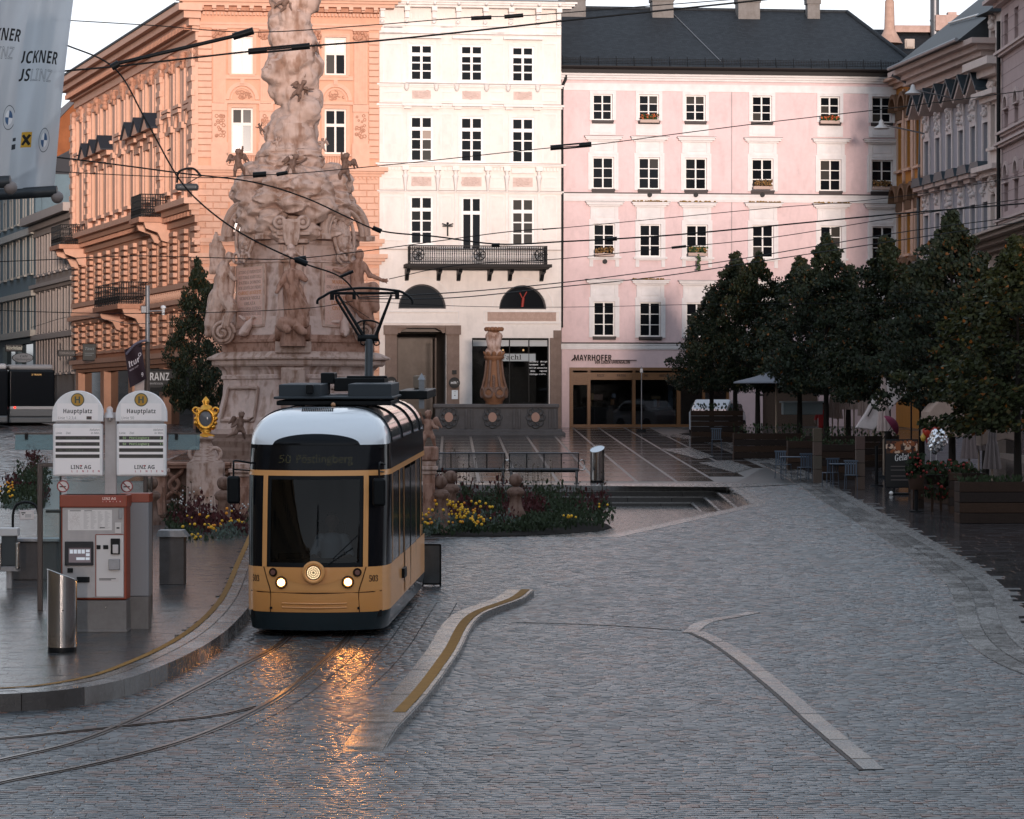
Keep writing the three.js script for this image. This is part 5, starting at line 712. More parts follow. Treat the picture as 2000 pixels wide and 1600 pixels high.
// a winged child about 1 m tall: legs, belly, arms, head with curls, one or two wings
const putto = (o = {}) => { const la = o.la ?? [-0.34, 0.78, 0.1], ra = o.ra ?? [0.32, 0.95, 0.12], b = [[[-0.07, 0.36, 0], [-0.13, 0.2, 0.1], 0.085, 0.07], [[-0.13, 0.2, 0.1], o.lf ?? [-0.15, 0.0, 0], 0.065, 0.045], [[0.08, 0.36, 0], [0.15, 0.24, 0.12], 0.085, 0.07], [[0.15, 0.24, 0.12], o.rf ?? [0.2, 0.05, -0.02], 0.065, 0.045], [[0, 0.36, 0], [0, 0.52, 0.02], 0.12, 0.115], [[0, 0.52, 0.02], [0, 0.64, 0], 0.115, 0.12], [[-0.1, 0.66, 0], [(-0.1 + la[0]) / 2, (0.64 + la[1]) / 2 - 0.05, la[2] * 0.6], 0.055, 0.045], [[(-0.1 + la[0]) / 2, (0.64 + la[1]) / 2 - 0.05, la[2] * 0.6], la, 0.045, 0.035], [[0.1, 0.66, 0], [(0.1 + ra[0]) / 2, (0.64 + ra[1]) / 2 - 0.05, ra[2] * 0.6], 0.055, 0.045], [[(0.1 + ra[0]) / 2, (0.64 + ra[1]) / 2 - 0.05, ra[2] * 0.6], ra, 0.045, 0.035], [[0, 0.68, 0], [0.01, 0.76, 0.02], 0.05, 0.05], [[0.01, 0.83, 0.03], [0.01, 0.87, 0.02], 0.095, 0.1], [[0.01, 0.82, 0.12], [0.01, 0.83, 0.12], 0.02, 0.02]];
for (let i = 0; i < 7; i++) { const a = i * 0.9; b.push([[0.01 + 0.08 * Math.cos(a), 0.91 + 0.04 * Math.sin(a * 1.7), 0.01 + 0.07 * Math.sin(a)], [0.01 + 0.085 * Math.cos(a), 0.92, 0.01 + 0.07 * Math.sin(a)], 0.035, 0.03]); }
for (const s of o.wings ?? [-1, 1]) b.push([[s * 0.05, 0.6, -0.1], [s * 0.24, 0.72, -0.14], 0.04, 0.07], [[s * 0.24, 0.72, -0.14], [s * 0.4, 0.52, -0.13], 0.075, 0.03], [[s * 0.2, 0.68, -0.14], [s * 0.3, 0.45, -0.13], 0.06, 0.02]);
return figure(b, o.res ?? 46, 0.035); };

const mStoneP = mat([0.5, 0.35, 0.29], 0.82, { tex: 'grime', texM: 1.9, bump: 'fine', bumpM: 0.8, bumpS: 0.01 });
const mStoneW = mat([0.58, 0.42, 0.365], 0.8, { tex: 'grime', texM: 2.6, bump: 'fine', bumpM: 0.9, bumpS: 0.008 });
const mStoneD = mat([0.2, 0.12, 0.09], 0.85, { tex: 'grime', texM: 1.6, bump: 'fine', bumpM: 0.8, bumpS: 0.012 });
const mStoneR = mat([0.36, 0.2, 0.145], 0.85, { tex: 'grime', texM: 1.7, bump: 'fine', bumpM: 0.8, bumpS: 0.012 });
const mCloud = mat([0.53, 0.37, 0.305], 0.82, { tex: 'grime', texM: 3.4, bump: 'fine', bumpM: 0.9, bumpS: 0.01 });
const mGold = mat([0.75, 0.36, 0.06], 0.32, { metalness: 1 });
{
const D = 80, S = FOCAL / D, X = (px) => (px - 575) / S, y0 = ground(D), Yc = (py) => PY(py, D) - y0;
const col = thing('stone_column', 'tall baroque stone column of clouds and cherubs rising behind the yellow tram', 'column', [PX(575, D), y0, -D]);
const plan = [[-1.66, -0.55], [-1.5, -0.2], [-0.75, 0.5], [-0.38, 0.95], [0.4, 0.95], [0.78, 0.5], [1.56, -0.2], [1.74, -0.55], [1.2, -1.5], [-1.1, -1.5]];
const loft = (prof) => { const pos = [], n = plan.length; for (let i = 0; i < prof.length - 1; i++) for (let k = 0; k < n; k++) { const P = ([s, y], q) => [plan[q % n][0] * s, y, plan[q % n][1] * s], a = P(prof[i], k), b = P(prof[i], k + 1), c = P(prof[i + 1], k + 1), d = P(prof[i + 1], k); pos.push(...a, ...c, ...b, ...a, ...d, ...c); }
const [s, y] = prof[prof.length - 1]; for (let k = 1; k < n - 1; k++) pos.push(plan[0][0] * s, y, plan[0][1] * s, plan[k][0] * s, y, plan[k][1] * s, plan[k + 1][0] * s, y, plan[k + 1][1] * s);
for (let i = 0; i < pos.length; i += 9) { for (let q = 0; q < 3; q++) { const t = pos[i + 3 + q]; pos[i + 3 + q] = pos[i + 6 + q]; pos[i + 6 + q] = t; } } const g = new THREE.BufferGeometry(); g.setAttribute('position', new THREE.Float32BufferAttribute(pos, 3)); g.computeVertexNormals(); return metreUV(g); };
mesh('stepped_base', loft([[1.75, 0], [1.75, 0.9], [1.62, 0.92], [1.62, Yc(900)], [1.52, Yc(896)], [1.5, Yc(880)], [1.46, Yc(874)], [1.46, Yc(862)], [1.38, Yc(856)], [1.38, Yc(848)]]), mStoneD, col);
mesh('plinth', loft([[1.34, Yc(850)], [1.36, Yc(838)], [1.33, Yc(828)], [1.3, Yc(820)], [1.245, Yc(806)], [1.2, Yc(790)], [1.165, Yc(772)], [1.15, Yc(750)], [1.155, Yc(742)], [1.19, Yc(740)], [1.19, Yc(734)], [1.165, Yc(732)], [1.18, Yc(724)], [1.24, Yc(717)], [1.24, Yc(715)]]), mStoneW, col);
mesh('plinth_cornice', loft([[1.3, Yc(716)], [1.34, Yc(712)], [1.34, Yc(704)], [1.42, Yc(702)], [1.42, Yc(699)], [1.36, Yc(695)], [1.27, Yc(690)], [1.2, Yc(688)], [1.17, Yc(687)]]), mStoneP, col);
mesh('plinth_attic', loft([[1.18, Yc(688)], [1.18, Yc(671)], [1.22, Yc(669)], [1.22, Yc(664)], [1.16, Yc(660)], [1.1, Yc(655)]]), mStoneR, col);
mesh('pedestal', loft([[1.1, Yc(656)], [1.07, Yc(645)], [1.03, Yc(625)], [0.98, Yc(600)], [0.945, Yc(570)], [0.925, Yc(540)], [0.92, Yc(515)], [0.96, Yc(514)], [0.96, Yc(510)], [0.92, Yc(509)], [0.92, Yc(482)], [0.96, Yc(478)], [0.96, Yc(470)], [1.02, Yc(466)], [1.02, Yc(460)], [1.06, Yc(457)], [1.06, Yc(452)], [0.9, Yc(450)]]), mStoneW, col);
// recessed panels on the plinth, drawn by raised frames that follow the faces
const face = (s) => { const a = s < 0 ? V3(-1.5, 0, -0.2) : V3(0.78, 0, 0.5), b = s < 0 ? V3(-0.75, 0, 0.5) : V3(1.56, 0, -0.2); return { a, b, dir: b.clone().sub(a).normalize(), len: b.distanceTo(a), n: V3(s * 0.682, 0, 0.731) }; };
const onFace = (s, t, y, out, sc) => { const f = face(s); return f.a.clone().lerp(f.b, t).multiplyScalar(sc).addScaledVector(f.n, out).setY(y); };
for (const s of [-1, 1]) {
const sc = (y) => y > Yc(772) ? 1.155 : 1.2;
const fr = (t0, t1, ya, yb, sa, sb, w) => [bar(onFace(s, t0, ya, 0.03, sa), onFace(s, t0, yb, 0.03, sb), w, 6), bar(onFace(s, t1, ya, 0.03, sa), onFace(s, t1, yb, 0.03, sb), w, 6), bar(onFace(s, t0, ya, 0.03, sa), onFace(s, t1, ya, 0.03, sa), w, 6), bar(onFace(s, t0, yb, 0.03, sb), onFace(s, t1, yb, 0.03, sb), w, 6)];
mesh('panel_frame', fr(0.02, 0.98, Yc(822), Yc(758), 1.29, 1.155, 0.045), mStoneP, col);
// inscription tablets
const lines = s < 0 ? [['AETERNO QC OMNIPOTENTI', 0], ['DEO TERRAE MARIS COELI', 0], ['PATRIA DOMINI', 0], ['SUB LEOPOLDO PRIMO', 0], ['CAROLI AUGUSTI', 1], ['SEMPER VIGILI', 0], ['OBLATA', 0], ['VOTIVA OPERA AUSTRIACA', 0], ['ANNO DOMINI MDCC XXIII', 0], ['I C I', 1]] : [['JESU FILIORUM DOMINI', 0], ['NOBISQUE SANCTAE TRINI', 0], ['MARIAE', 1], ['SINE LABE CONCEPTAE', 0], ['SANCTORUM INTERCESS', 0], ['EREXIT', 1], ['LINCIUM', 1], ['CIVITAS', 1]];
const tx = printed(256, 400, (c, w, h) => { c.fillStyle = '#caa79a'; c.fillRect(0, 0, w, h); for (let i = 0; i < 2600; i++) { c.fillStyle = `rgba(${150 + rnd() * 60},${110 + rnd() * 50},${95 + rnd() * 45},0.25)`; c.fillRect(rnd() * w, rnd() * h, 1 + rnd() * 5, 1 + rnd() * 8); } c.textAlign = 'center'; lines.forEach(([t, gold], i) => { c.fillStyle = gold ? '#b06a35' : '#4c3b37'; c.font = (gold ? 'bold 32px' : '28px') + ' serif'; c.fillText(t, w / 2, 44 + i * 36, w - 24); }); }, 0.8);
const f = face(s), mid = onFace(s, 0.5, (Yc(522) + Yc(636)) / 2, 0.045, 0.965), hgt = Yc(522) - Yc(636), wd = 0.98;
mesh('tablet', rbox(wd + 0.16, hgt + 0.14, 0.08, 0, 0, 0, 0.03), mStoneP, col, mid, [-0.045, Math.atan2(f.n.x, f.n.z), 0]);
const pl = mesh('inscription', plate(wd, hgt), tx, col, mid.clone().addScaledVector(f.n, 0.045), [-0.045, Math.atan2(f.n.x, f.n.z), 0]);
// oval cartouche above each tablet
const c0 = onFace(s, 0.5, Yc(462), 0.2, 1.0), q = [new THREE.TorusGeometry(0.42, 0.05, 8, 26).scale(0.8, 1.45, 1), new THREE.TorusGeometry(0.27, 0.03, 6, 22).scale(0.75, 1.5, 1)]; for (let i = 0; i < 12; i++) q.push(ball(rr(0.06, 0.12), rr(-0.22, 0.22), rr(-0.6, 0.6), -0.02, 7)); for (const e of [-1, 1]) q.push(new THREE.TorusGeometry(0.12, 0.045, 6, 14, 4.6).translate(e * 0.2, -0.58, 0.05), new THREE.TorusGeometry(0.13, 0.05, 6, 14, 4.6).translate(e * 0.3, 0.5, 0.05)); q.push(ball(0.24, 0, 0, -0.12, 12).scale(1, 1.8, 0.5));
mesh('cartouche', q, mStoneP, col, c0, [-0.12, Math.atan2(f.n.x, f.n.z), s * 0.12]);
// volutes at the outer feet and dolphins under the tablets
const vx = s < 0 ? X(436) : X(714), spiral = []; for (let i = 0; i <= 60; i++) { const a = i / 60 * 4.6 * Math.PI, r = 0.31 * (1 - i / 66); spiral.push([vx + s * -r * Math.cos(a), Yc(650) + r * Math.sin(a), 0.12 + i * 0.002]); }
mesh('volute', [tube(spiral, 0.05, 120, 7), turn(cyl(0.3, 0.33, 0.5, 0, 0, 0, 22), Math.PI / 2).translate(vx, Yc(650), -0.18), tube([[vx + s * 0.28, Yc(640), -0.1], [vx - s * 0.05, Yc(610), -0.1], [vx - s * 0.2, Yc(560), -0.1], [vx - s * 0.22, Yc(520), -0.1]], 0.09, 20, 8)], mStoneP, col);
const dp = onFace(s, 0.5, Yc(648), 0.16, 1.04); mesh('dolphin', figure([[[0, 0, 0], [0.06, 0.2, 0], 0.13, 0.1], [[0.06, 0.2, 0], [0.12, 0.42, -0.03], 0.08, 0.035], [[0.12, 0.42, 0], [0.26, 0.46, 0], 0.04, 0.02], [[0, 0, 0.03], [-0.05, -0.08, 0.1], 0.09, 0.05], [[-0.1, 0.3, 0], [-0.26, 0.34, 0], 0.05, 0.03]], 34, 0.05), mStoneW, col, dp, [0, s * 0.4, s * 0.3]);
}
// arched pediments, central keystone scroll and pier
for (const s of [-1, 1]) { const c0 = onFace(s, 0.5, Yc(462), 0.14, 1.05), fa = Math.atan2(s * 0.682, 0.731); mesh('arched_pediment', [new THREE.TorusGeometry(0.72, 0.1, 8, 22, Math.PI).scale(1, 1.15, 1.6), new THREE.TorusGeometry(0.58, 0.05, 6, 22, Math.PI).scale(1, 1.15, 2), box(0.3, 0.14, 0.34, -0.74, -0.04, 0), box(0.3, 0.14, 0.34, 0.74, -0.04, 0)], mStoneP, col, c0, [0, fa, 0]); }
mesh('central_pier', [rbox(0.5, Yc(482) - Yc(656), 0.3, X(579), (Yc(482) + Yc(656)) / 2, 0.98, 0.04), rbox(0.66, 0.09, 0.4, X(579), Yc(513), 1.0, 0.03), rbox(0.78, 0.1, 0.45, X(579), Yc(476), 1.0, 0.03), rbox(0.86, 0.1, 0.5, X(579), Yc(461), 1.0, 0.03), rbox(0.92, 0.3, 0.5, X(579), Yc(680), 1.05, 0.03), rbox(0.62, 1.5, 0.35, X(579), Yc(775), 1.12, 0.04)], mStoneP, col);
const ks = []; for (const e of [-1, 1]) ks.push(new THREE.TorusGeometry(0.13, 0.06, 7, 16).translate(X(576) + e * 0.3, Yc(440), 1.28), ball(0.08, X(576) + e * 0.3, Yc(440), 1.28, 8)); ks.push(prism([[X(560), Yc(436)], [X(592), Yc(436)], [X(589), Yc(472)], [X(585), Yc(482)], [X(567), Yc(482)], [X(563), Yc(472)]], 1.05, 1.34, [], 0.03)); mesh('keystone_scroll', ks, mStoneP, col);
mesh('cherub_head', figure([[[0, 0, 0], [0, 0.05, 0], 0.1, 0.105], [[0, -0.01, 0.1], [0, 0, 0.1], 0.025, 0.02], [[-0.1, -0.12, 0], [-0.25, -0.2, -0.02], 0.06, 0.02], [[0.1, -0.12, 0], [0.25, -0.2, -0.02], 0.06, 0.02], [[0, -0.1, 0], [0, -0.25, 0.02], 0.07, 0.05]], 30, 0.03), mStoneW, col, [X(575), Yc(489), 1.25]);
mesh('barrel_seat', [turn(cyl(0.3, 0.34, 0.62, 0, 0, 0, 18), 0, 0, 0).translate(X(579), Yc(655), 1.3), turn(cyl(0.2, 0.2, 0.9, 0, 0, 0, 16), 0, 0, Math.PI / 2).translate(X(579), Yc(652), 1.25)], mStoneR, col);
// cloud shaft
const prof = [[-170, 575, 40], [-110, 575, 46], [-60, 572, 50], [0, 575, 53], [35, 570, 49], [65, 571, 49], [95, 580, 48], [122, 576, 56], [150, 565, 58], [178, 567, 44], [200, 587, 46], [230, 581, 54], [258, 570, 54], [283, 577, 47], [300, 574, 52], [320, 568, 66], [344, 570, 98], [370, 571, 118], [395, 572, 118], [420, 573, 112], [446, 573, 104]];
const puffs = [], cr = random(41), cq = (a, b) => a + (b - a) * cr();
for (let i = 0; i < prof.length; i++) {
const [py, px, r] = prof[i], R = r / S, y = Yc(py), base = py > 335; puffs.push([X(px), y, base ? -0.3 : 0, R * (base ? 0.62 : 0.66)]);
const n = base ? 11 : py > 295 ? 8 : 3, a0 = cq(0, 6);
for (let k = 0; k < n; k++) { const a = a0 + k / n * 6.28 + cq(-0.25, 0.25), pr = R * (base ? cq(0.2, 0.34) : cq(0.52, 0.74)), o = (R - pr) * 1.05; puffs.push([X(px) + o * Math.cos(a), y + cq(-0.16, 0.16), (base ? -0.15 : 0) + o * 0.9 * Math.sin(a), pr]); }
if (base) for (let k = 0; k < 9; k++) { const a = cq(0, 6.28), pr = R * cq(0.13, 0.2); puffs.push([X(px) + (R - pr) * Math.cos(a), y + cq(-0.2, 0.2), -0.15 + (R - pr) * 0.95 * Math.sin(a), pr]); }
}
const cloud = (x, y, z) => { const low = y < Yc(300), sy = low ? 1.3 : 1; let d = 9; for (const p of puffs) { const dy = y - p[1]; if (Math.abs(dy) > p[3] + 0.4) continue; d = smin(d, Math.hypot(x - p[0], dy * sy, z - p[2]) - p[3], low ? 0.05 : 0.035); } const t = Math.atan2(z, x); return d + 0.02 * noise3(x * 2.6, y * 2.6, z * 2.6) + (low ? 0.1 : 0.045) * (Math.abs(noise3(x * 1.5 + 3, y * 3.4, z * 1.5)) - 0.3) + 0.02 * Math.sin(9 * y + 3 * t + 3 * noise3(x * 1.3, y * 1.3, z * 1.3)); };
mesh('cloud_shaft', sdfMesh(cloud, [-1.15, Yc(318), -1.1], [1.15, Yc(-60), 1.1], 92), mCloud, col); mesh('cloud_shaft', sdfMesh(cloud, [-1.1, Yc(-40), -1.1], [1.1, Yc(-200), 1.1], 60), mCloud, col);
mesh('cloud_base', sdfMesh(cloud, [-2.0, Yc(480), -1.9], [2.0, Yc(288), 1.75], 100), mCloud, col);
// figures carved on it
const put = (px, py, z, sc, o, ry = 0, rz = 0, mm = mStoneD) => mesh('cherub', cached(JSON.stringify(o), () => putto(o)).clone(), mm, col, [X(px), Yc(py), z], [0, ry, rz]).scale.setScalar(sc);
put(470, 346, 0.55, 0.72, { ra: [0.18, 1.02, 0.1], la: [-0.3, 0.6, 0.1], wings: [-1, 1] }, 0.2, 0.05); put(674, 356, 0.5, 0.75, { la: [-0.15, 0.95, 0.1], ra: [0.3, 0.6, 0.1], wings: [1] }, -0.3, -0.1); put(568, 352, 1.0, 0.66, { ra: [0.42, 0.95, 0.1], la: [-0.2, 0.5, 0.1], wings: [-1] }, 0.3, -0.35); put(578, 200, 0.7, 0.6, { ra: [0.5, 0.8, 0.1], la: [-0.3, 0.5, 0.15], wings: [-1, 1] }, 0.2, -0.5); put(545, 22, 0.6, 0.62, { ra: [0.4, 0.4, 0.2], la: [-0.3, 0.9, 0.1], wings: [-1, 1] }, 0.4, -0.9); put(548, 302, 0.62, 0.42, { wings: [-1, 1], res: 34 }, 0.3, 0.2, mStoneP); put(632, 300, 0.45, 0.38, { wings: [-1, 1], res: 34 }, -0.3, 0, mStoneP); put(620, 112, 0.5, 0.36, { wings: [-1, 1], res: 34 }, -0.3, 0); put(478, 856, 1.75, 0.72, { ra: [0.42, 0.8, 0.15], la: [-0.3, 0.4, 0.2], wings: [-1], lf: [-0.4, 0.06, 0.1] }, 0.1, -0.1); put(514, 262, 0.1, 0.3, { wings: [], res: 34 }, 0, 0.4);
// draped figure standing at the front corner
const folds = []; const N = 46; for (let i = 0; i < N; i++) { const a = cq(-1.6, 1.6), t = cq(0, 1); folds.push([[0.2 * Math.sin(a) * (1 - t * 0.4), 1.05 - t * 0.5, 0.16 * Math.cos(a)], [0.3 * Math.sin(a + 0.5) + 0.1, 0.2 + cq(-0.1, 0.3), 0.2 * Math.cos(a + 0.4)], 0.05, 0.045]); }
mesh('draped_statue', figure([[[0, 0.15, 0], [0.02, 0.9, 0], 0.2, 0.17], [[0.02, 0.9, 0], [0, 1.3, 0], 0.16, 0.2], [[-0.16, 1.32, 0], [-0.32, 1.02, 0.12], 0.1, 0.08], [[-0.32, 1.02, 0.12], [-0.38, 0.86, 0.25], 0.06, 0.05], [[0.16, 1.34, 0], [0.32, 1.2, 0.05], 0.1, 0.08], [[0, 1.42, 0], [0.02, 1.56, 0.04], 0.07, 0.07], [[0.03, 1.64, 0.06], [0.02, 1.7, 0.03], 0.1, 0.1], [[-0.05, 1.25, 0.14], [0.3, 0.5, 0.15], 0.1, 0.07], [[0.3, 0.5, 0.15], [0.36, 0.3, 0.1], 0.1, 0.06], [[-0.25, 0.1, 0.1], [0.3, 0.08, 0.1], 0.14, 0.14], [[-0.3, 0.02, 0.1], [-0.1, -0.1, 0.25], 0.12, 0.1], [[0.15, -0.05, 0.2], [0.28, -0.15, 0.2], 0.12, 0.1], ...folds], 76, 0.03, 0.012), mStoneR, col, [X(579), Yc(640), 1.45]);
// kneeling angel with a raised wing on the left, seated figure turned away on the right
const wing = []; for (let i = 0; i < 9; i++) wing.push([[-0.28 + i * 0.035, 1.0 + i * 0.02, -0.1], [-0.3 + i * 0.045, 2.05 - Math.abs(i - 3) * 0.1, -0.14], 0.06, 0.03]);
mesh('kneeling_angel', figure([[[0, 0.3, 0], [0, 0.75, 0.02], 0.26, 0.2], [[0, 0.75, 0.02], [0.06, 1.1, 0], 0.19, 0.17], [[0.06, 1.15, 0], [0.16, 1.3, 0.06], 0.08, 0.07], [[0.2, 1.38, 0.08], [0.2, 1.42, 0.06], 0.11, 0.11], [[-0.1, 0.35, 0], [-0.25, -0.35, 0.1], 0.24, 0.2], [[0.1, 0.3, 0.1], [0.3, 0.05, 0.3], 0.2, 0.15], [[0.3, 0.05, 0.3], [0.1, -0.4, 0.3], 0.13, 0.1], [[-0.25, -0.35, 0.1], [-0.35, -0.6, 0.1], 0.17, 0.1], [[0.15, 1.05, 0.1], [0.36, 0.8, 0.25], 0.08, 0.06], ...wing], 84, 0.05, 0.02), mStoneP, col, [X(432), Yc(606), -0.15]);
mesh('seated_figure', figure([[[0, 0.05, 0], [-0.02, 0.35, 0], 0.2, 0.16], [[-0.02, 0.35, 0], [0.0, 0.68, 0], 0.155, 0.19], [[-0.14, 0.72, 0], [-0.4, 0.55, 0.1], 0.075, 0.06], [[-0.4, 0.55, 0.1], [-0.6, 0.6, 0.2], 0.055, 0.04], [[0.15, 0.72, 0], [0.32, 0.45, 0.02], 0.08, 0.06], [[0.32, 0.45, 0.02], [0.66, 0.32, 0.06], 0.06, 0.04], [[0.66, 0.32, 0.06], [0.76, 0.36, 0.08], 0.02, 0.014], [[0.66, 0.32, 0.06], [0.78, 0.3, 0.08], 0.02, 0.014], [[0.66, 0.32, 0.06], [0.76, 0.24, 0.08], 0.02, 0.014], [[0.02, 0.78, 0], [0.04, 0.88, 0], 0.06, 0.06], [[0.05, 0.97, 0], [0.05, 1.02, -0.02], 0.11, 0.115], [[0, 0, 0], [0.4, 0.1, 0.15], 0.22, 0.17], [[0.4, 0.1, 0.15], [0.45, -0.4, 0.12], 0.16, 0.12], [[-0.05, -0.1, 0], [0.2, -0.5, 0.05], 0.26, 0.2], [[0.2, -0.5, 0.05], [0.4, -0.85, 0.05], 0.18, 0.08]], 80, 0.05, 0.012), mStoneR, col, [X(700), Yc(573), 0.35]);
}

{
const D = 76, S = FOCAL / D, gy = ground(D);
const piece = (px0, px1, label, loops) => {
const w = (px1 - px0) / S, t = thing('stone_balustrade', label, 'balustrade', [PX(px0, D), gy, -D], 0, 'balustrade round the column'), y = (py) => PY(py, D) - gy;
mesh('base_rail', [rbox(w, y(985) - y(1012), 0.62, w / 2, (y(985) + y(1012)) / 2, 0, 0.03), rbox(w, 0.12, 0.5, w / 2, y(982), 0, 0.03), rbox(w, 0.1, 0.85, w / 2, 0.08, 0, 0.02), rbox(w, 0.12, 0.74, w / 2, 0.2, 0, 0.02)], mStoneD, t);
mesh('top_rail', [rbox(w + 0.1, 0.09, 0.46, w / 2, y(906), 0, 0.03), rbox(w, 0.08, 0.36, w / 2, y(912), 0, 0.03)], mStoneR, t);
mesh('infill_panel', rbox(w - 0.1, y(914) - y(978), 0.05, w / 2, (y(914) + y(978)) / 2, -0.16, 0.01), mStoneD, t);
for (let k = 0; k < loops; k++) { const x0 = w * (k + 0.05) / loops, x1 = w * (k + 0.95) / loops, yb = y(977), yt = y(915), h = yt - yb; for (const f of [0, 1]) { const pts = []; for (let i = 0; i <= 12; i++) { const q = i / 12, u = 0.5 - 0.5 * Math.cos(q * Math.PI * 2); const xx = f ? x1 - (x1 - x0) * (0.1 + 0.62 * u) : x0 + (x1 - x0) * (0.1 + 0.62 * u); pts.push([xx, yb + h * q, 0.02 * f]); } mesh('strapwork', tube(pts, 0.055, 30, 7), mStoneR, t); } }
return t;
};
piece(318, 452, 'pierced stone balustrade of interlaced bands behind the ticket machine', 3);
piece(452, 500, 'short pierced stone balustrade behind the tram mirror', 1);
const pier = (px, label, top, w = 30, D2 = 75) => { const s2 = FOCAL / D2, b = ground(D2), t = thing('balustrade_pier', label, 'pier', [PX(px, D2), b, -D2], 0, 'piers of the balustrade'), H = PY(top, D2) - b, W = w / s2; mesh('shaft', [rbox(W, H - 0.3, W, 0, (H - 0.3) / 2, 0, 0.03), rbox(W * 0.62, H - 0.9, 0.1, 0, H / 2 - 0.1, W / 2, 0.02)], mStoneR, t); mesh('base', [rbox(W * 1.35, 0.28, W * 1.35, 0, 0.14, 0, 0.04), rbox(W * 1.15, 0.14, W * 1.15, 0, 0.35, 0, 0.04)], mStoneD, t); mesh('cap', [rbox(W * 1.2, 0.1, W * 1.2, 0, H - 0.28, 0, 0.03), rbox(W * 1.45, 0.1, W * 1.45, 0, H - 0.18, 0, 0.03), rbox(W * 1.1, 0.14, W * 1.1, 0, H - 0.07, 0, 0.04)], mStoneP, t); return [t, H, W]; };
const [p1, H1] = pier(311, 'plain stone pier at the left end of the balustrade', 905, 26); const [p2] = pier(472, 'stone pier behind the tram mirror', 905, 34); const [p3, H3] = pier(838, 'tall stone pier beside the right flank of the tram', 900, 24, 74);
const orn = tag(mesh('cherub_statue', [putto({ ra: [0.3, 0.5, 0.2], la: [-0.25, 0.9, 0.1], wings: [-1, 1] }).scale(0.8, 0.9, 0.8), rbox(0.5, 0.35, 0.4, 0, -0.17, 0, 0.06)], mStoneR), 'small stone cherub crouching on the pier at the right flank of the tram', 'statue'); orn.position.set(PX(836, 74), ground(74) + H3 + 0.34, -74);
// ball posts
const post = (px, py, D2, label, sc = 1) => { const b = PY(py, D2), t = thing('ball_post', label, 'stone post', [PX(px, D2), ground(D2), -D2], 0, 'stone ball posts round the flower bed'), h = b - ground(D2); mesh('post_base', [lathe([[0.34, 0], [0.34, 0.14], [0.26, 0.18], [0.3, 0.32], [0.2, 0.5], [0.16, h - 0.42], [0.24, h - 0.36], [0.27, h - 0.28], [0.2, h - 0.2], [0.08, h - 0.16], [0, h - 0.16]].map(([a, c]) => [a * sc * 0.85, Math.max(0, c)]), 22)], mStoneD, t); mesh('ball', ball(0.165 * sc, 0, h, 0, 22), mStoneD, t); };
post(437, 944, 72, 'stone ball post left of the tram, in front of the balustrade'); post(860, 942, 74, 'stone ball post just right of the tram, the nearer of the pair'); post(880, 932, 76, 'stone ball post just right of the tram, the farther of the pair'); post(1007, 938, 76, 'stone ball post rising from the flower bed before the benches'); post(295, 944, 73, 'stone ball post seen between the sign boards and the balustrade');
// gilded mirror lantern on its own pedestal
const L = 75, s2 = FOCAL / L, t = thing('gilded_lantern', 'gilded baroque lantern with dark oval glass on a stone pedestal', 'lantern', [PX(402, L), ground(L), -L]), y = (py) => PY(py, L) - ground(L);
mesh('pedestal', [lathe([[0.62, y(1000)], [0.6, y(905)], [0.42, y(896)], [0.34, y(882)], [0.2, y(868)], [0.16, y(862)], [0.28, y(858)], [0.26, y(852)], [0, y(852)]], 4).rotateY(Math.PI / 4), ...[-1, 1].map((e) => new THREE.TorusGeometry(0.14, 0.05, 6, 14).translate(e * 0.24, y(886), 0.2))], mStoneP, t);
mesh('gilt_frame', [lathe([[0.2, y(854)], [0.22, y(850)], [0.08, y(846)], [0.14, y(842)], [0.1, y(838)], [0.03, y(836)]], 18), new THREE.TorusGeometry(0.2, 0.06, 8, 22).scale(0.95, 1.15, 1).translate(0, y(818), 0.06), ...Array.from({ length: 16 }, (_, i) => { const a = i / 16 * 6.283; return ball(0.065 + 0.02 * Math.sin(i * 2.3), 0.235 * Math.cos(a), y(818) + 0.28 * Math.sin(a), 0.03, 8); }), lathe([[0.2, y(800)], [0.14, y(796)], [0.1, y(792)], [0.06, y(790)], [0.1, y(784)], [0.05, y(778)], [0, y(774)]], 14), ...[-1, 1].map((e) => new THREE.TorusGeometry(0.07, 0.03, 6, 12).translate(e * 0.24, y(802), 0.04))], mGold, t);
mesh('lantern_glass', ball(0.19, 0, 0, 0, 16).scale(0.95, 1.2, 0.3).translate(0, y(818), 0.07), mat([0.12, 0.12, 0.13], 0.1), t);
}
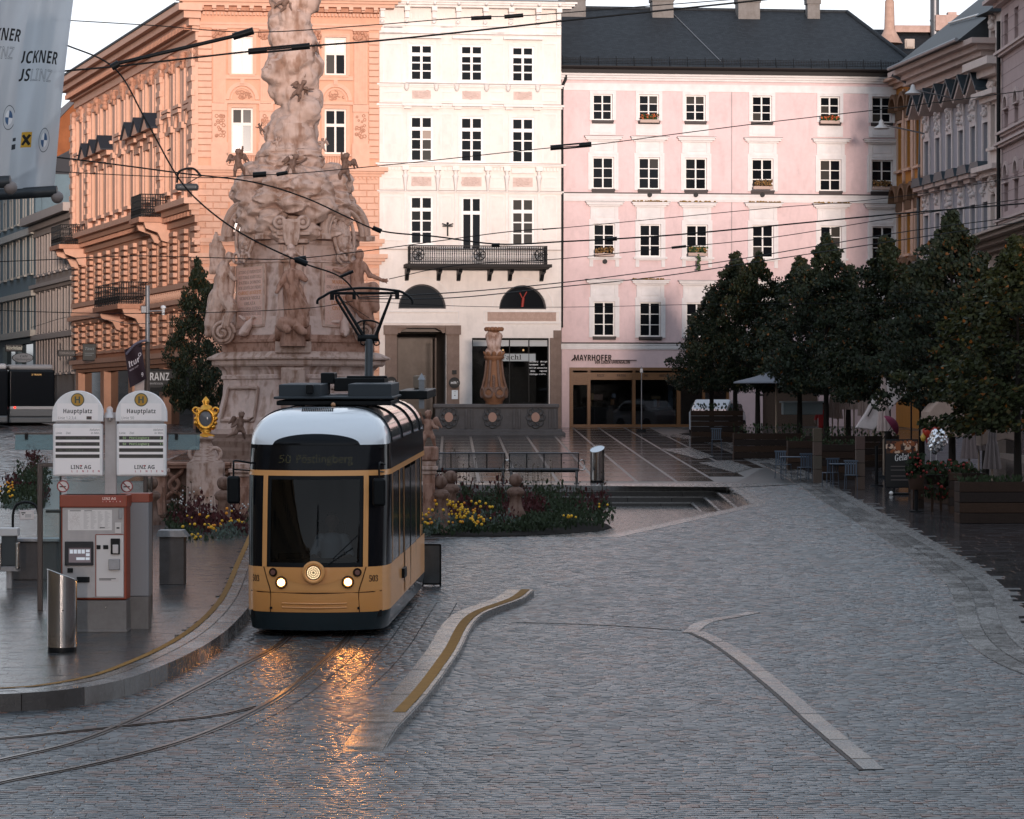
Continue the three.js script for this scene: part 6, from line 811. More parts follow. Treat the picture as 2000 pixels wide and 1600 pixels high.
{
const D = 139, S = FOCAL / D, b = ground(D), t = thing('stone_fountain', 'stone fountain basin with a carved shell column in front of the white house', 'fountain', [PX(965, D), b, -D]), X = (px) => (px - 965) / S, y = (py) => PY(py, D) - b;
const mF = mat([0.11, 0.1, 0.1], 0.7, { tex: 'stain', texM: 1.2, bump: 'fine', bumpS: 0.01 }), mFo = mat([0.3, 0.14, 0.07], 0.8, { tex: 'stain', texM: 0.9, bump: 'fine', bumpS: 0.01 });
mesh('basin', [rbox(X(1090) - X(850), y(795) - y(843), 4.4, (X(1090) + X(850)) / 2, (y(795) + y(843)) / 2, -2, 0.05)], mF, t);
mesh('rim', [rbox(X(1092) - X(846), y(789) - y(797), 4.6, (X(1092) + X(846)) / 2, (y(789) + y(797)) / 2, -2, 0.05)], mF, t);
mesh('step', [rbox(X(1104) - X(830), 0.16, 5.6, (X(1104) + X(830)) / 2, 0.06, -2, 0.03)], mF, t); mesh('step', [rbox(X(1098) - X(838), 0.14, 5.1, (X(1098) + X(838)) / 2, 0.2, -2, 0.03)], mF, t);
for (const px of [916, 1009, 1079]) for (const e of [-1, 1]) mesh('pilaster', rbox(0.12, y(799) - y(838), 0.1, X(px) + e * 0.12, (y(799) + y(838)) / 2, 0.22, 0.03), mF, t);
for (const px of [877, 962, 1046]) { const q = []; for (let i = 0; i < 8; i++) { const a = i / 8 * 6.283; q.push(new THREE.TorusGeometry(0.15, 0.05, 6, 12).translate(X(px) + 0.26 * Math.cos(a), y(815) + 0.33 * Math.sin(a), 0.22)); } mesh('cartouche', q, mat([0.07, 0.065, 0.065], 0.6), t); mesh('medallion', turn(cyl(0.19, 0.19, 0.1, 0, 0, 0, 20), Math.PI / 2).scale(1, 1.15, 1).translate(X(px), y(815), 0.24), mat([0.42, 0.24, 0.18], 0.8), t); }
mesh('water', span(X(853), X(1087), y(794) - 0.05, y(794), -4, 0), mat([0.02, 0.025, 0.03], 0.05), t);
mesh('shaft', [lathe([[0.38, y(790)], [0.4, y(784)], [0.56, y(776)], [0.6, y(768)], [0.55, y(760)], [0.44, y(748)], [0.4, y(730)], [0.33, y(708)], [0.34, y(704)], [0.46, y(700)], [0.46, y(695)], [0.2, y(694)]], 8)], mFo, t);
for (const a of [-0.5, 0.5, 1.5, -1.5]) mesh('scroll', [new THREE.TorusGeometry(0.2, 0.08, 7, 16).rotateY(a * 0.8).translate(0.5 * Math.sin(a), y(767), 0.5 * Math.cos(a)), tube([[0.34 * Math.sin(a), y(704), 0.34 * Math.cos(a)], [0.42 * Math.sin(a), y(735), 0.42 * Math.cos(a)], [0.55 * Math.sin(a), y(758), 0.55 * Math.cos(a)]], 0.06, 14, 6)], mStoneD, t);
const gar = []; for (let i = 0; i < 14; i++) gar.push(ball(0.06, 0.03 * (i % 2) - 0.02, y(735) - i * 0.055, 0.44 + i * 0.008, 7)); mesh('garland', gar, mStoneD, t);
mesh('dolphins', figure([[[-0.2, 0.2, 0], [0.1, 0.5, 0.15], 0.2, 0.2], [[0.1, 0.5, 0.15], [0.2, 0.9, 0], 0.2, 0.17], [[0.2, 0.9, 0], [-0.1, 1.15, -0.05], 0.17, 0.15], [[-0.2, 0.9, 0], [-0.05, 1.2, 0], 0.17, 0.16], [[0.2, 0.15, 0.1], [-0.15, 0.5, 0.2], 0.18, 0.16], [[-0.15, 0.5, 0.2], [-0.22, 0.9, 0.05], 0.16, 0.17]], 44, 0.07), mStoneP, t, [0, y(696), 0]);
const leaf = []; for (let i = 0; i < 10; i++) { const a = i / 10 * 6.283; leaf.push(turn(ball(0.15, 0, 0, 0, 8).scale(0.7, 1, 0.4), 0.6, 0, 0).translate(0, y(692), 0.42).rotateY(a)); } mesh('leaf_collar', leaf, mFo, t);
const shl = []; for (let i = 0; i < 14; i++) { const a = i / 14 * 6.283; shl.push(ball(0.1, 0.36 * Math.cos(a), y(643), 0.36 * Math.sin(a), 7).scale(1, 1, 1)); } mesh('shell_bowl', [lathe([[0.15, y(650)], [0.36, y(645)], [0.44, y(641)], [0.4, y(640)], [0, y(643)]], 20), ...shl], mFo, t);
}

// ================================================================ the yellow tram
{
const D0 = 48.8, tram = thing('yellow_tram', 'yellow and black tram with white roof front coming towards the viewer', 'tram', [PX(613, D0), ground(D0) + 0.02, -D0], -0.046); tram.rotation.order = 'YXZ'; tram.rotation.x = 0.0257;
const hY = (py) => (1245 - py) / 122.6, aX = (px) => (px - 614) / 122.6;
const yellow = mat([0.88, 0.41, 0.14], 0.34, { specularIntensity: 0.45, clearcoat: 0.25, clearcoatRoughness: 0.06, tex: 'blotch', texM: 3 }), deepYellow = mat([0.8, 0.34, 0.095], 0.32, { clearcoat: 1, clearcoatRoughness: 0.08 }), whiteP = mat([0.74, 0.76, 0.78], 0.25, { clearcoat: 1, clearcoatRoughness: 0.04 }), skirtM = mat([0.022, 0.032, 0.036], 0.35, { clearcoat: 0.6 }), gloss = mat([0.006, 0.007, 0.009], 0.1, { specularIntensity: 0.28 });
const seamM = mat([0.05, 0.022, 0.008], 0.6), tint = new THREE.MeshPhysicalMaterial({ color: lin(0.27, 0.29, 0.3), roughness: 0.02, transmission: 1, thickness: 0, ior: 1.5, specularIntensity: 0.4 });
// plan curve of the nose, then straight flanks
const half = new THREE.CatmullRomCurve3([[0, 0], [0.3, -0.025], [0.6, -0.09], [0.85, -0.19], [1.0, -0.31], [1.1, -0.52], [1.15, -0.85], [1.15, -1.2], [1.15, -2]].map(([x, z]) => V3(x, 0, z)), false, 'centripetal'), tab = [];
{ let s = 0, p = half.getPoint(0); for (let i = 0; i <= 300; i++) { const q = half.getPoint(i / 300); s += q.distanceTo(p); tab.push([s, q.x, q.z]); p = q; } }
const SM = tab[300][0], LEN = 8.2, AMAX = SM + LEN - 2;
const pl = (a) => { const b = Math.abs(a), sg = a < 0 ? -1 : 1; if (b >= SM) return [sg * 1.15, -2 - (b - SM)]; const i = Math.min(299, Math.max(0, tab.findIndex((t) => t[0] >= b) - 1)), t0 = tab[i], t1 = tab[i + 1], f = (b - t0[0]) / (t1[0] - t0[0] || 1); return [sg * (t0[1] + (t1[1] - t0[1]) * f), t0[2] + (t1[2] - t0[2]) * f]; };
const surf = (a, h, off = 0) => {
let [x, z] = pl(a); const [x2, z2] = pl(a + 0.01), [x1, z1] = pl(a - 0.01), nl = Math.hypot(x2 - x1, z2 - z1), nx = -(z2 - z1) / nl, nz = (x2 - x1) / nl;
const front = Math.max(0, Math.min(1, 1 + (z + 0.1) / 1.4)), lean = h > 1.0 ? 0.13 * Math.pow((h - 1.0) / 1.0, 1.25) : h < 0.75 ? 0.1 * Math.pow((0.75 - h) / 0.6, 2) : 0, waist = h < 0.4 ? 0.05 * (0.4 - h) / 0.3 : h > 2.5 ? 0.05 * (h - 2.5) : 0;
return V3((x - Math.sign(x) * waist * Math.min(1, Math.abs(x))) + nx * off, h, z - lean * front + nz * off);
};
const patch = (a0, a1, lo, hi, off, nA, nH) => { // a piece of the skin
const f = (v, a) => typeof v === 'function' ? v(a) : v, n = nA ?? Math.max(1, Math.ceil(Math.abs(a1 - a0) / (Math.abs(a0) < 1.9 ? 0.05 : 0.4))), m = nH ?? 4, pos = [], uv = [];
const P = (i, j) => { const a = a0 + (a1 - a0) * i / n; return [surf(a, f(lo, a) + (f(hi, a) - f(lo, a)) * j / m, off), i / n, j / m]; };
for (let i = 0; i < n; i++) for (let j = 0; j < m; j++) { const A = P(i, j), B = P(i + 1, j), C = P(i + 1, j + 1), E = P(i, j + 1); for (const q of [A, B, C, A, C, E]) { pos.push(q[0].x, q[0].y, q[0].z); uv.push(q[1], q[2]); } }
let g = new THREE.BufferGeometry(); g.setAttribute('position', new THREE.Float32BufferAttribute(pos, 3)); g.setAttribute('uv', new THREE.Float32BufferAttribute(uv, 2)); g.computeVertexNormals(); g = toCreasedNormals(mergeVertices(g, 1e-5), 0.6); g.userData.keep = true; return g;
};
const H = { skirt: 0.1, yb: 0.395, crease: 0.74, glass: 1.115, wt: 2.56, bar: 2.645, band: 3.05 };
const A = AMAX;
mesh('inner_shell', [patch(-A, A, 0.12, 1.1, -0.04, 90, 3), patch(-A, A, 2.56, 3.04, -0.04, 90, 2), box(2.1, 0.1, LEN, 0, 0.36, -LEN / 2 - 0.35), box(2.1, 2.9, 0.1, 0, 1.7, -LEN + 0.05), box(2.14, 0.06, LEN - 0.4, 0, 3.02, -LEN / 2 - 0.4), box(2.0, 0.3, 0.4, 0, 0.3, -1.2)], M.dark, tram);
mesh('skirt', patch(-A, A, H.skirt, H.yb, 0, 120, 3), skirtM, tram);
mesh('bumper_panel', patch(-1.18, 1.18, H.yb, H.crease, 0.004), deepYellow, tram); mesh('nose_panel', patch(-1.18, 1.18, H.crease, H.glass, 0.0), yellow, tram);
for (const s of [-1, 1]) { mesh('side_panel', patch(s * 1.18, s * A, H.yb, H.glass, 0.0, 40), yellow, tram); mesh('pillar', patch(s * aX(710.5), s * (aX(710.5) + 0.085), H.glass, H.wt, 0.004), yellow, tram); }
mesh('waist_band', patch(-A, A, H.wt, H.bar, 0.004, 120, 1), yellow, tram);
const band = mesh('display_band', patch(-A, A, H.bar, H.band, 0, 120, 3), gloss, tram);
mesh('destination_text', patch(-0.62, 0.62, 2.72, 2.92, 0.006), new THREE.MeshPhysicalMaterial({ map: canvasTex(512, 96, (c, w, h) => { c.clearRect(0, 0, w, h); c.fillStyle = 'rgba(120,110,60,0.32)'; c.font = '82px sans-serif'; c.fillText('50', 2, 74, 96); c.fillText('Pöstlingberg', 122, 74, 386); }), transparent: true, roughness: 0.4 }), band);
// windscreen and side glass
const wx = aX(709), ws = mesh('windscreen', patch(-wx, wx, H.glass, H.wt, -0.004), tint, tram);
mesh('windscreen_rim', [patch(-wx, wx, H.glass, H.glass + 0.07, 0.002), patch(-wx, wx, H.wt - 0.06, H.wt, 0.002), patch(-wx, -wx + 0.05, H.glass, H.wt, 0.0015), patch(wx - 0.05, wx, H.glass, H.wt, 0.0015)], M.black, ws);
const wiper = [bar(surf(0.22, 1.16, 0.03), surf(0.62, 1.42, 0.03), 0.012, 5), bar(surf(0.3, 1.25, 0.02), surf(0.7, 1.62, 0.02), 0.009, 5)]; mesh('wiper', wiper, M.black, ws);
for (const s of [-1, 1]) {
const c0 = aX(710.5) + 0.085; mesh('corner_window', patch(s * c0, s * 1.98, H.glass, H.wt, -0.003), gloss, tram); mesh('mullion', patch(s * 1.98, s * 2.06, H.glass, H.wt, 0.005), yellow, tram);
const zs = [[1.98, 3.35], [3.43, 4.25], [6.95, 8.0], [8.08, 8.35]]; for (const [p, q] of zs) mesh('side_window', patch(s * (p + 0.09), s * q, H.glass - 0.02, H.wt, -0.003), gloss, tram);
for (const p of [3.35, 4.25, 6.88, 8.0]) mesh('mullion', patch(s * p, s * (p + 0.1), H.glass, H.wt, 0.005), yellow, tram);
const door = mesh('door', [patch(s * 4.42, s * 5.56, 0.42, H.glass, 0.012), patch(s * 5.66, s * 6.8, 0.42, H.glass, 0.012)], yellow, tram);
for (const [p, q] of [[4.44, 5.54], [5.68, 6.8]]) { mesh('door_glass', patch(s * p, s * q, H.glass, H.wt - 0.05, 0.01), gloss, door); }
mesh('door_seal', [patch(s * 4.35, s * 4.42, 0.3, H.wt, 0.008), patch(s * 5.56, s * 5.66, 0.3, H.wt, 0.016), patch(s * 6.8, s * 6.88, 0.3, H.wt, 0.008)], M.rubber, door);
mesh('step_handle', [box(0.06, 0.16, 0.5, s * 1.17, 0.78, -3.3)], M.black, tram);
}
// seams, vents, lamps on the nose
const line = (pts, r = 0.006) => tube(pts.map(([a, h]) => surf(a, h, 0.004)), r, 24, 5);
mesh('panel_seam', [line([[-1.15, H.crease - 0.02], [-0.9, H.crease - 0.025], [0, H.crease - 0.035], [0.9, H.crease - 0.025], [1.15, H.crease - 0.02]], 0.009)], seamM, tram);
for (const s of [-1, 1]) { mesh('panel_seam', line([[s * 0.84, H.glass], [s * 0.79, 0.95], [s * 0.72, 0.72], [s * 0.725, H.yb]], 0.008), seamM, tram); mesh('tow_eye', turn(cyl(0.022, 0.022, 0.02, 0, 0, 0, 10), Math.PI / 2), M.black, tram, surf(s * 0.71, 0.46, 0.01)); }
mesh('vent_slat', line([[-0.52, 0.54], [0, 0.535], [0.52, 0.54]], 0.016), deepYellow, tram); mesh('vent_slat', line([[-0.52, 0.475], [0, 0.47], [0.52, 0.475]], 0.016), deepYellow, tram);
const dip = (a) => 1.1 - 0.26 * Math.sqrt(Math.max(0, 1 - (a / 0.58) ** 2)); mesh('nose_recess_tint', patch(-0.57, 0.57, dip, 1.112, 0.006, 30, 3), deepYellow, tram);  // hollow of the nose drawn by a deeper yellow overlay, not by shape
const ringG = (r, t) => new THREE.TorusGeometry(r, t, 10, 30);
const lamp = (px, py, r, kind) => {
const p = surf(aX(px), hY(py), 0.02), L = mesh(kind === 'signal' ? 'signal_lamp' : 'headlight', [ringG(r, r * 0.18), turn(cyl(r, r * 0.9, 0.06, 0, 0, 0, 26), Math.PI / 2).translate(0, 0, -0.035)], mat([0.03, 0.015, 0.008], 0.35), tram, p, [0.02, Math.atan2(p.x, 2.6) * 1.1, 0]);
if (kind === 'signal') mesh('lens', turn(cyl(r * 0.7, r * 0.7, 0.02, 0, 0, 0, 20), Math.PI / 2), mat([0.22, 0.1, 0.08], 0.15), L, [0, 0, 0.005]);
else {
mesh('lamp_glow', turn(cyl(r * 0.66, r * 0.66, 0.02, 0, 0, 0, 24), Math.PI / 2), new THREE.MeshStandardMaterial({ color: 0x201008, emissive: lin(1, 0.5, 0.15), emissiveIntensity: 22 }), L, [0, 0, 0.006]);
const sp = new THREE.SpotLight(lin(1, 0.36, 0.08), 3.4, 0, 0.42, 0.8, 2); sp.name = 'headlight_beam'; sp.castShadow = true; sp.shadow.radius = 4; sp.position.set(0, 0, 0.1); const tg = new THREE.Object3D(); tg.name = 'beam_target'; tg.position.set(0, -0.87, 4.2); sp.target = tg; L.add(sp, tg);
}
return L;
};
lamp(549.5, 1138, 0.085, 'head'); lamp(680, 1137, 0.085, 'head'); lamp(532.5, 1118.5, 0.06, 'signal'); lamp(698.5, 1118.5, 0.06, 'signal');
{ const p = surf(0, hY(1118), 0.03), C = mesh('headlight', [ringG(0.15, 0.035)], yellow, tram, p); mesh('lamp_rim', [ringG(0.115, 0.018), turn(cyl(0.12, 0.12, 0.04, 0, 0, 0, 26), Math.PI / 2).translate(0, 0, -0.01)], M.black, C); const leds = []; for (let k = 1; k < 4; k++) for (let i = 0; i < k * 7; i++) { const a = i / (k * 7) * 6.283; leds.push(ball(0.0095, 0.031 * k * Math.cos(a), 0.031 * k * Math.sin(a), 0.016, 5)); } mesh('lamp_glow', leds, new THREE.MeshStandardMaterial({ color: 0x201008, emissive: lin(1, 0.72, 0.42), emissiveIntensity: 2.2 }), C); }
const num = new THREE.MeshPhysicalMaterial({ map: canvasTex(192, 96, (c, w, h) => { c.clearRect(0, 0, w, h); c.fillStyle = '#0d1014'; c.font = 'bold 96px serif'; c.fillText('503', 6, 84, 180); }), transparent: true, roughness: 0.4 });
mesh('fleet_number', patch(-1.1, -0.9, 0.86, 1.0, 0.006), num, tram); mesh('fleet_number', patch(0.88, 1.09, 0.86, 1.0, 0.006), num, tram);
// roof: white crown at the front, dark glossy cant rails along the side
const roofAt = (a, u) => { const e = surf(a, H.band, 0), c = V3(0, 0, Math.min(e.z, -1.25)), q = Math.min(1, u), w = Math.cos(q * Math.PI / 2); const k = Math.pow(1 - q, 0.0) * (1 - Math.pow(q, 2.4)); return V3(e.x * (0.16 + 0.84 * Math.pow(Math.cos(q * Math.PI / 2), 0.62)), H.band + 0.57 * Math.sin(q * Math.PI / 2), e.z > -2.6 ? e.z + (Math.min(-1.7, e.z) - e.z) * Math.pow(q, 1.7) : e.z); };
const roofPatch = (a0, a1, u0, u1, nA, nU) => { const pos = []; for (let i = 0; i < nA; i++) for (let j = 0; j < nU; j++) { const P = (p, q) => roofAt(a0 + (a1 - a0) * p / nA, u0 + (u1 - u0) * q / nU), a = P(i, j), b = P(i + 1, j), c = P(i + 1, j + 1), d = P(i, j + 1); for (const v of [a, b, c, a, c, d]) pos.push(v.x, v.y, v.z); } let g = new THREE.BufferGeometry(); g.setAttribute('position', new THREE.Float32BufferAttribute(pos, 3)); g.computeVertexNormals(); g = toCreasedNormals(mergeVertices(g, 1e-4), 0.9); return metreUV(g); };
const aw = 2.1, roof = mesh('roof', [roofPatch(-aw, aw, 0, 1, 90, 16)], whiteP, tram);
mesh('cant_rail', [roofPatch(aw, A, 0, 1, 30, 12), roofPatch(-A, -aw, 0, 1, 30, 12)], mat([0.22, 0.22, 0.23], 0.16, { clearcoat: 1, clearcoatRoughness: 0.05 }), tram);
for (const a of [2.1, 4.3, 6.6, 8.2]) for (const s of [-1, 1]) mesh('roof_joint', tube(Array.from({ length: 8 }, (_, i) => { const p = roofAt(s * a, i / 8); return V3(p.x * 1.006, p.y + 0.004, p.z); }), 0.02, 20, 5), M.black, roof);
mesh('roof_cap', [box(0.9, 0.05, LEN - 2.2, 0, H.band + 0.54, -LEN / 2 - 1.1)], M.black, roof);
{ // black eyebrow above the windscreen and the grille
const br = (a) => H.band + 0.0, pos = []; const eb = []; for (let i = 0; i < 40; i++) for (let j = 0; j < 6; j++) { const P = (p, q) => { const a = -0.74 + 1.48 * p / 40, top = 0.2 * Math.sqrt(Math.max(0, 1 - (a / 0.74) ** 2)); const v = roofAt(a, top * q / 6); return V3(v.x, v.y, v.z + 0.012); }, a = P(i, j), b = P(i + 1, j), c = P(i + 1, j + 1), d = P(i, j + 1); for (const v of [a, b, c, a, c, d]) pos.push(v.x, v.y, v.z); } const g = new THREE.BufferGeometry(); g.setAttribute('position', new THREE.Float32BufferAttribute(pos, 3)); g.computeVertexNormals(); mesh('eyebrow_visor', metreUV(g), gloss, roof);
const gr = []; for (let i = 0; i < 17; i++) { const v = roofAt(-0.5 + i * 0.05, 0.74); gr.push(turn(box(0.022, 0.012, 0.16), 0.45, 0, 0).translate(v.x, v.y + 0.008, v.z)); } mesh('roof_grille', gr, M.black, roof); mesh('roof_beacon', ball(0.04, 0.12, H.band + 0.6, -1.9, 8), mat([0.5, 0.25, 0.12], 0.4), roof);
}
// mirrors
const mirror = (s, x, y, z) => { const t = mesh('mirror', rbox(0.21, 0.45, 0.12, x, y, z, 0.05), M.black, tram); mesh('mirror_arm', [tube([[s * 1.08, y + 0.42, -0.75], [x, y + 0.46, z - 0.05], [x, y + 0.42, z], [x, y + 0.22, z]], 0.016, 20, 6), bar([s * 1.08, y + 0.3, -0.75], [x, y + 0.33, z], 0.012, 6)], M.black, t); };
mirror(-1, -1.35, 2.32, -0.55); mirror(1, 1.02, 2.3, -0.28);
// roof gear
const grey = mat([0.045, 0.052, 0.058], 0.5), zz = -3.2, rx = (px) => (px - 641) / 115, ry = (py) => (1228 - py) / 115 - 0.04;
const gear = (n, x0, x1, y0, y1, d, m = grey, z = zz) => mesh(n, rbox(rx(x1) - rx(x0), ry(y0) - ry(y1), d, (rx(x0) + rx(x1)) / 2, (ry(y0) + ry(y1)) / 2, z, 0.02), m, tram);
gear('roof_unit', 544, 624, 766, 792, 1.6); gear('roof_unit', 677, 760, 765, 791, 1.6); gear('roof_frame', 535, 764, 789, 794, 1.8); gear('roof_frame', 540, 760, 797, 806, 1.7, M.black); gear('insulator_block', 609, 636, 746, 768, 0.5, M.black, -3.9); gear('pantograph_base', 636, 735, 756, 782, 0.8, M.black, -4.0); gear('insulator_bar', 660, 740, 752, 757, 0.1, M.black, -3.7); gear('roof_unit', 752, 812, 783, 800, 2.2, M.black, -5.5); gear('relay_box', 772, 794, 756, 782, 0.5, mat([0.2, 0.15, 0.11], 0.8), -6); mesh('roof_post', [box(0.09, 0.5, 0.09, rx(800), ry(790), -4.5), lathe([[0.07, 0], [0, 0.12]], 4).translate(rx(800), ry(790) + 0.25, -4.5)], M.zinc, tram); gear('roof_antenna', 598, 612, 766, 784, 0.1, M.black, -2.3);
// pantograph
const pz = -4.0, px2 = (px) => (px - 645) / 113.5, py2 = (py) => (1222 - py) / 113.5 - 0.05, Q = (a, b, z = pz) => V3(px2(a), py2(b), z);
const pan = mesh('pantograph', [box(0.1, py2(680) - py2(758), 0.09, px2(705), (py2(680) + py2(758)) / 2, pz), bar(Q(704, 680), Q(703, 758), 0.07, 8)], mat([0.1, 0.115, 0.13], 0.4, { metalness: 0.5 }), tram);
mesh('upper_arm', [bar(Q(698, 682), Q(644, 594), 0.034, 7, 0.022), bar(Q(714, 682), Q(748, 594), 0.034, 7, 0.022), bar(Q(688, 680), Q(640, 602), 0.025, 6), bar(Q(640, 602), Q(640, 594), 0.025, 6), tube([Q(680, 650), Q(690, 645), Q(712, 645), Q(724, 650)], 0.018, 14, 6), bar(Q(694, 645), Q(694, 676), 0.018, 6), bar(Q(682, 678), Q(722, 678), 0.06, 8), bar(Q(645, 600), Q(705, 640), 0.005, 4)], M.black, pan);
mesh('collector_head', [tube([Q(603, 612), Q(604, 604), Q(615, 597), Q(632, 588), Q(662, 583), Q(690, 581), Q(720, 582), Q(748, 585), Q(766, 588), Q(780, 596), Q(788, 604), Q(789, 613)], 0.023, 60, 7), bar(Q(632, 591), Q(762, 591), 0.028, 6), bar(Q(632, 588), Q(632, 604), 0.04, 6), bar(Q(759, 588), Q(759, 602), 0.04, 6), bar(Q(675, 591), Q(675, 603), 0.035, 6)], M.black, pan);
mesh('cable_loop', [tube([Q(690, 678), Q(688, 688), Q(694, 692), Q(698, 684)], 0.012, 16, 5)], M.black, pan); mesh('cable_loop', [tube([Q(722, 680), Q(724, 690), Q(716, 692), Q(712, 684)], 0.012, 16, 5)], M.black, pan);
// cab: desk, seat, rear wall
mesh('cab_desk', [rbox(1.7, 0.3, 0.5, 0, 1.05, -0.75, 0.1), rbox(0.4, 0.12, 0.2, -0.45, 1.24, -0.7, 0.03)], M.dark, tram); mesh('cab_wall', box(2.1, 1.6, 0.05, 0, 1.85, -2.2), mat([0.11, 0.11, 0.115], 0.7), tram); mesh('driver_seat', [rbox(0.5, 0.8, 0.12, 0.12, 1.35, -1.6, 0.06), rbox(0.5, 0.1, 0.5, 0.12, 0.98, -1.35, 0.05)], M.dark, tram);
// bogie hints under the skirt
for (const z of [-1.9, -3.6]) for (const s of [-1, 1]) mesh('wheel', turn(cyl(0.3, 0.3, 0.1, 0, 0, 0, 20), 0, 0, Math.PI / 2), M.steelDark, tram, [s * 0.45, 0.3, z]);
// rear section, turned into the bend
const rear = new THREE.Group(); rear.position.set(0, 0, -LEN - 0.4); rear.rotation.y = 0.16; tram.add(rear); rear.name = 'rear_section';
mesh('bellows', [box(1.9, 2.7, 0.5, 0, 1.7, 0.2)], M.rubber, rear); mesh('rear_body', [rbox(2.2, 1.0, 9, 0, 0.75, -4.7, 0.05)], yellow, rear); mesh('rear_glass', [rbox(2.2, 1.9, 9, 0, 2.15, -4.7, 0.05)], gloss, rear); mesh('rear_roof', [rbox(2.0, 0.5, 9, 0, 3.25, -4.7, 0.2)], mat([0.22, 0.22, 0.23], 0.2), rear);
// the driver
tram.updateMatrixWorld();
const drv = thing('person', 'tram driver in a white short-sleeved shirt sitting behind the dark windscreen', 'person', tram.localToWorld(V3(0.16, 0.98, -1.3)), -0.046);
mesh('body', figure([[[0, 0.05, 0], [0, 0.3, 0.02], 0.16, 0.16], [[-0.12, 0.05, 0.05], [-0.16, 0.02, 0.4], 0.085, 0.07], [[0.12, 0.05, 0.05], [0.16, 0.02, 0.4], 0.085, 0.07], [[0, 0.56, 0], [0, 0.66, 0.02], 0.055, 0.055], [[0, 0.76, 0.04], [0, 0.82, 0.02], 0.088, 0.1], [[0, 0.75, 0.135], [0, 0.77, 0.13], 0.014, 0.012], [[-0.09, 0.77, 0.02], [-0.095, 0.79, 0.02], 0.02, 0.02], [[0.09, 0.77, 0.02], [0.095, 0.79, 0.02], 0.02, 0.02], [[-0.3, 0.22, 0.08], [-0.22, 0.2, 0.34], 0.045, 0.035], [[0.3, 0.22, 0.08], [0.22, 0.2, 0.34], 0.045, 0.035], [[-0.22, 0.2, 0.34], [-0.18, 0.2, 0.42], 0.04, 0.03], [[0.22, 0.2, 0.34], [0.18, 0.2, 0.42], 0.04, 0.03]], 64, 0.04), mat([0.3, 0.17, 0.12], 0.6), drv);
mesh('shirt', figure([[[0, 0.1, 0], [0, 0.42, 0.02], 0.175, 0.19], [[-0.18, 0.5, 0], [0.18, 0.5, 0], 0.075, 0.075], [[-0.2, 0.5, 0], [-0.3, 0.26, 0.06], 0.08, 0.065], [[0.2, 0.5, 0], [0.3, 0.26, 0.06], 0.08, 0.065]], 48, 0.05), mat([0.75, 0.78, 0.82], 0.8), drv);
mesh('hair', figure([[[0, 0.86, 0], [0, 0.84, -0.03], 0.095, 0.1]], 24, 0.02), mat([0.03, 0.02, 0.015], 0.8), drv);
}

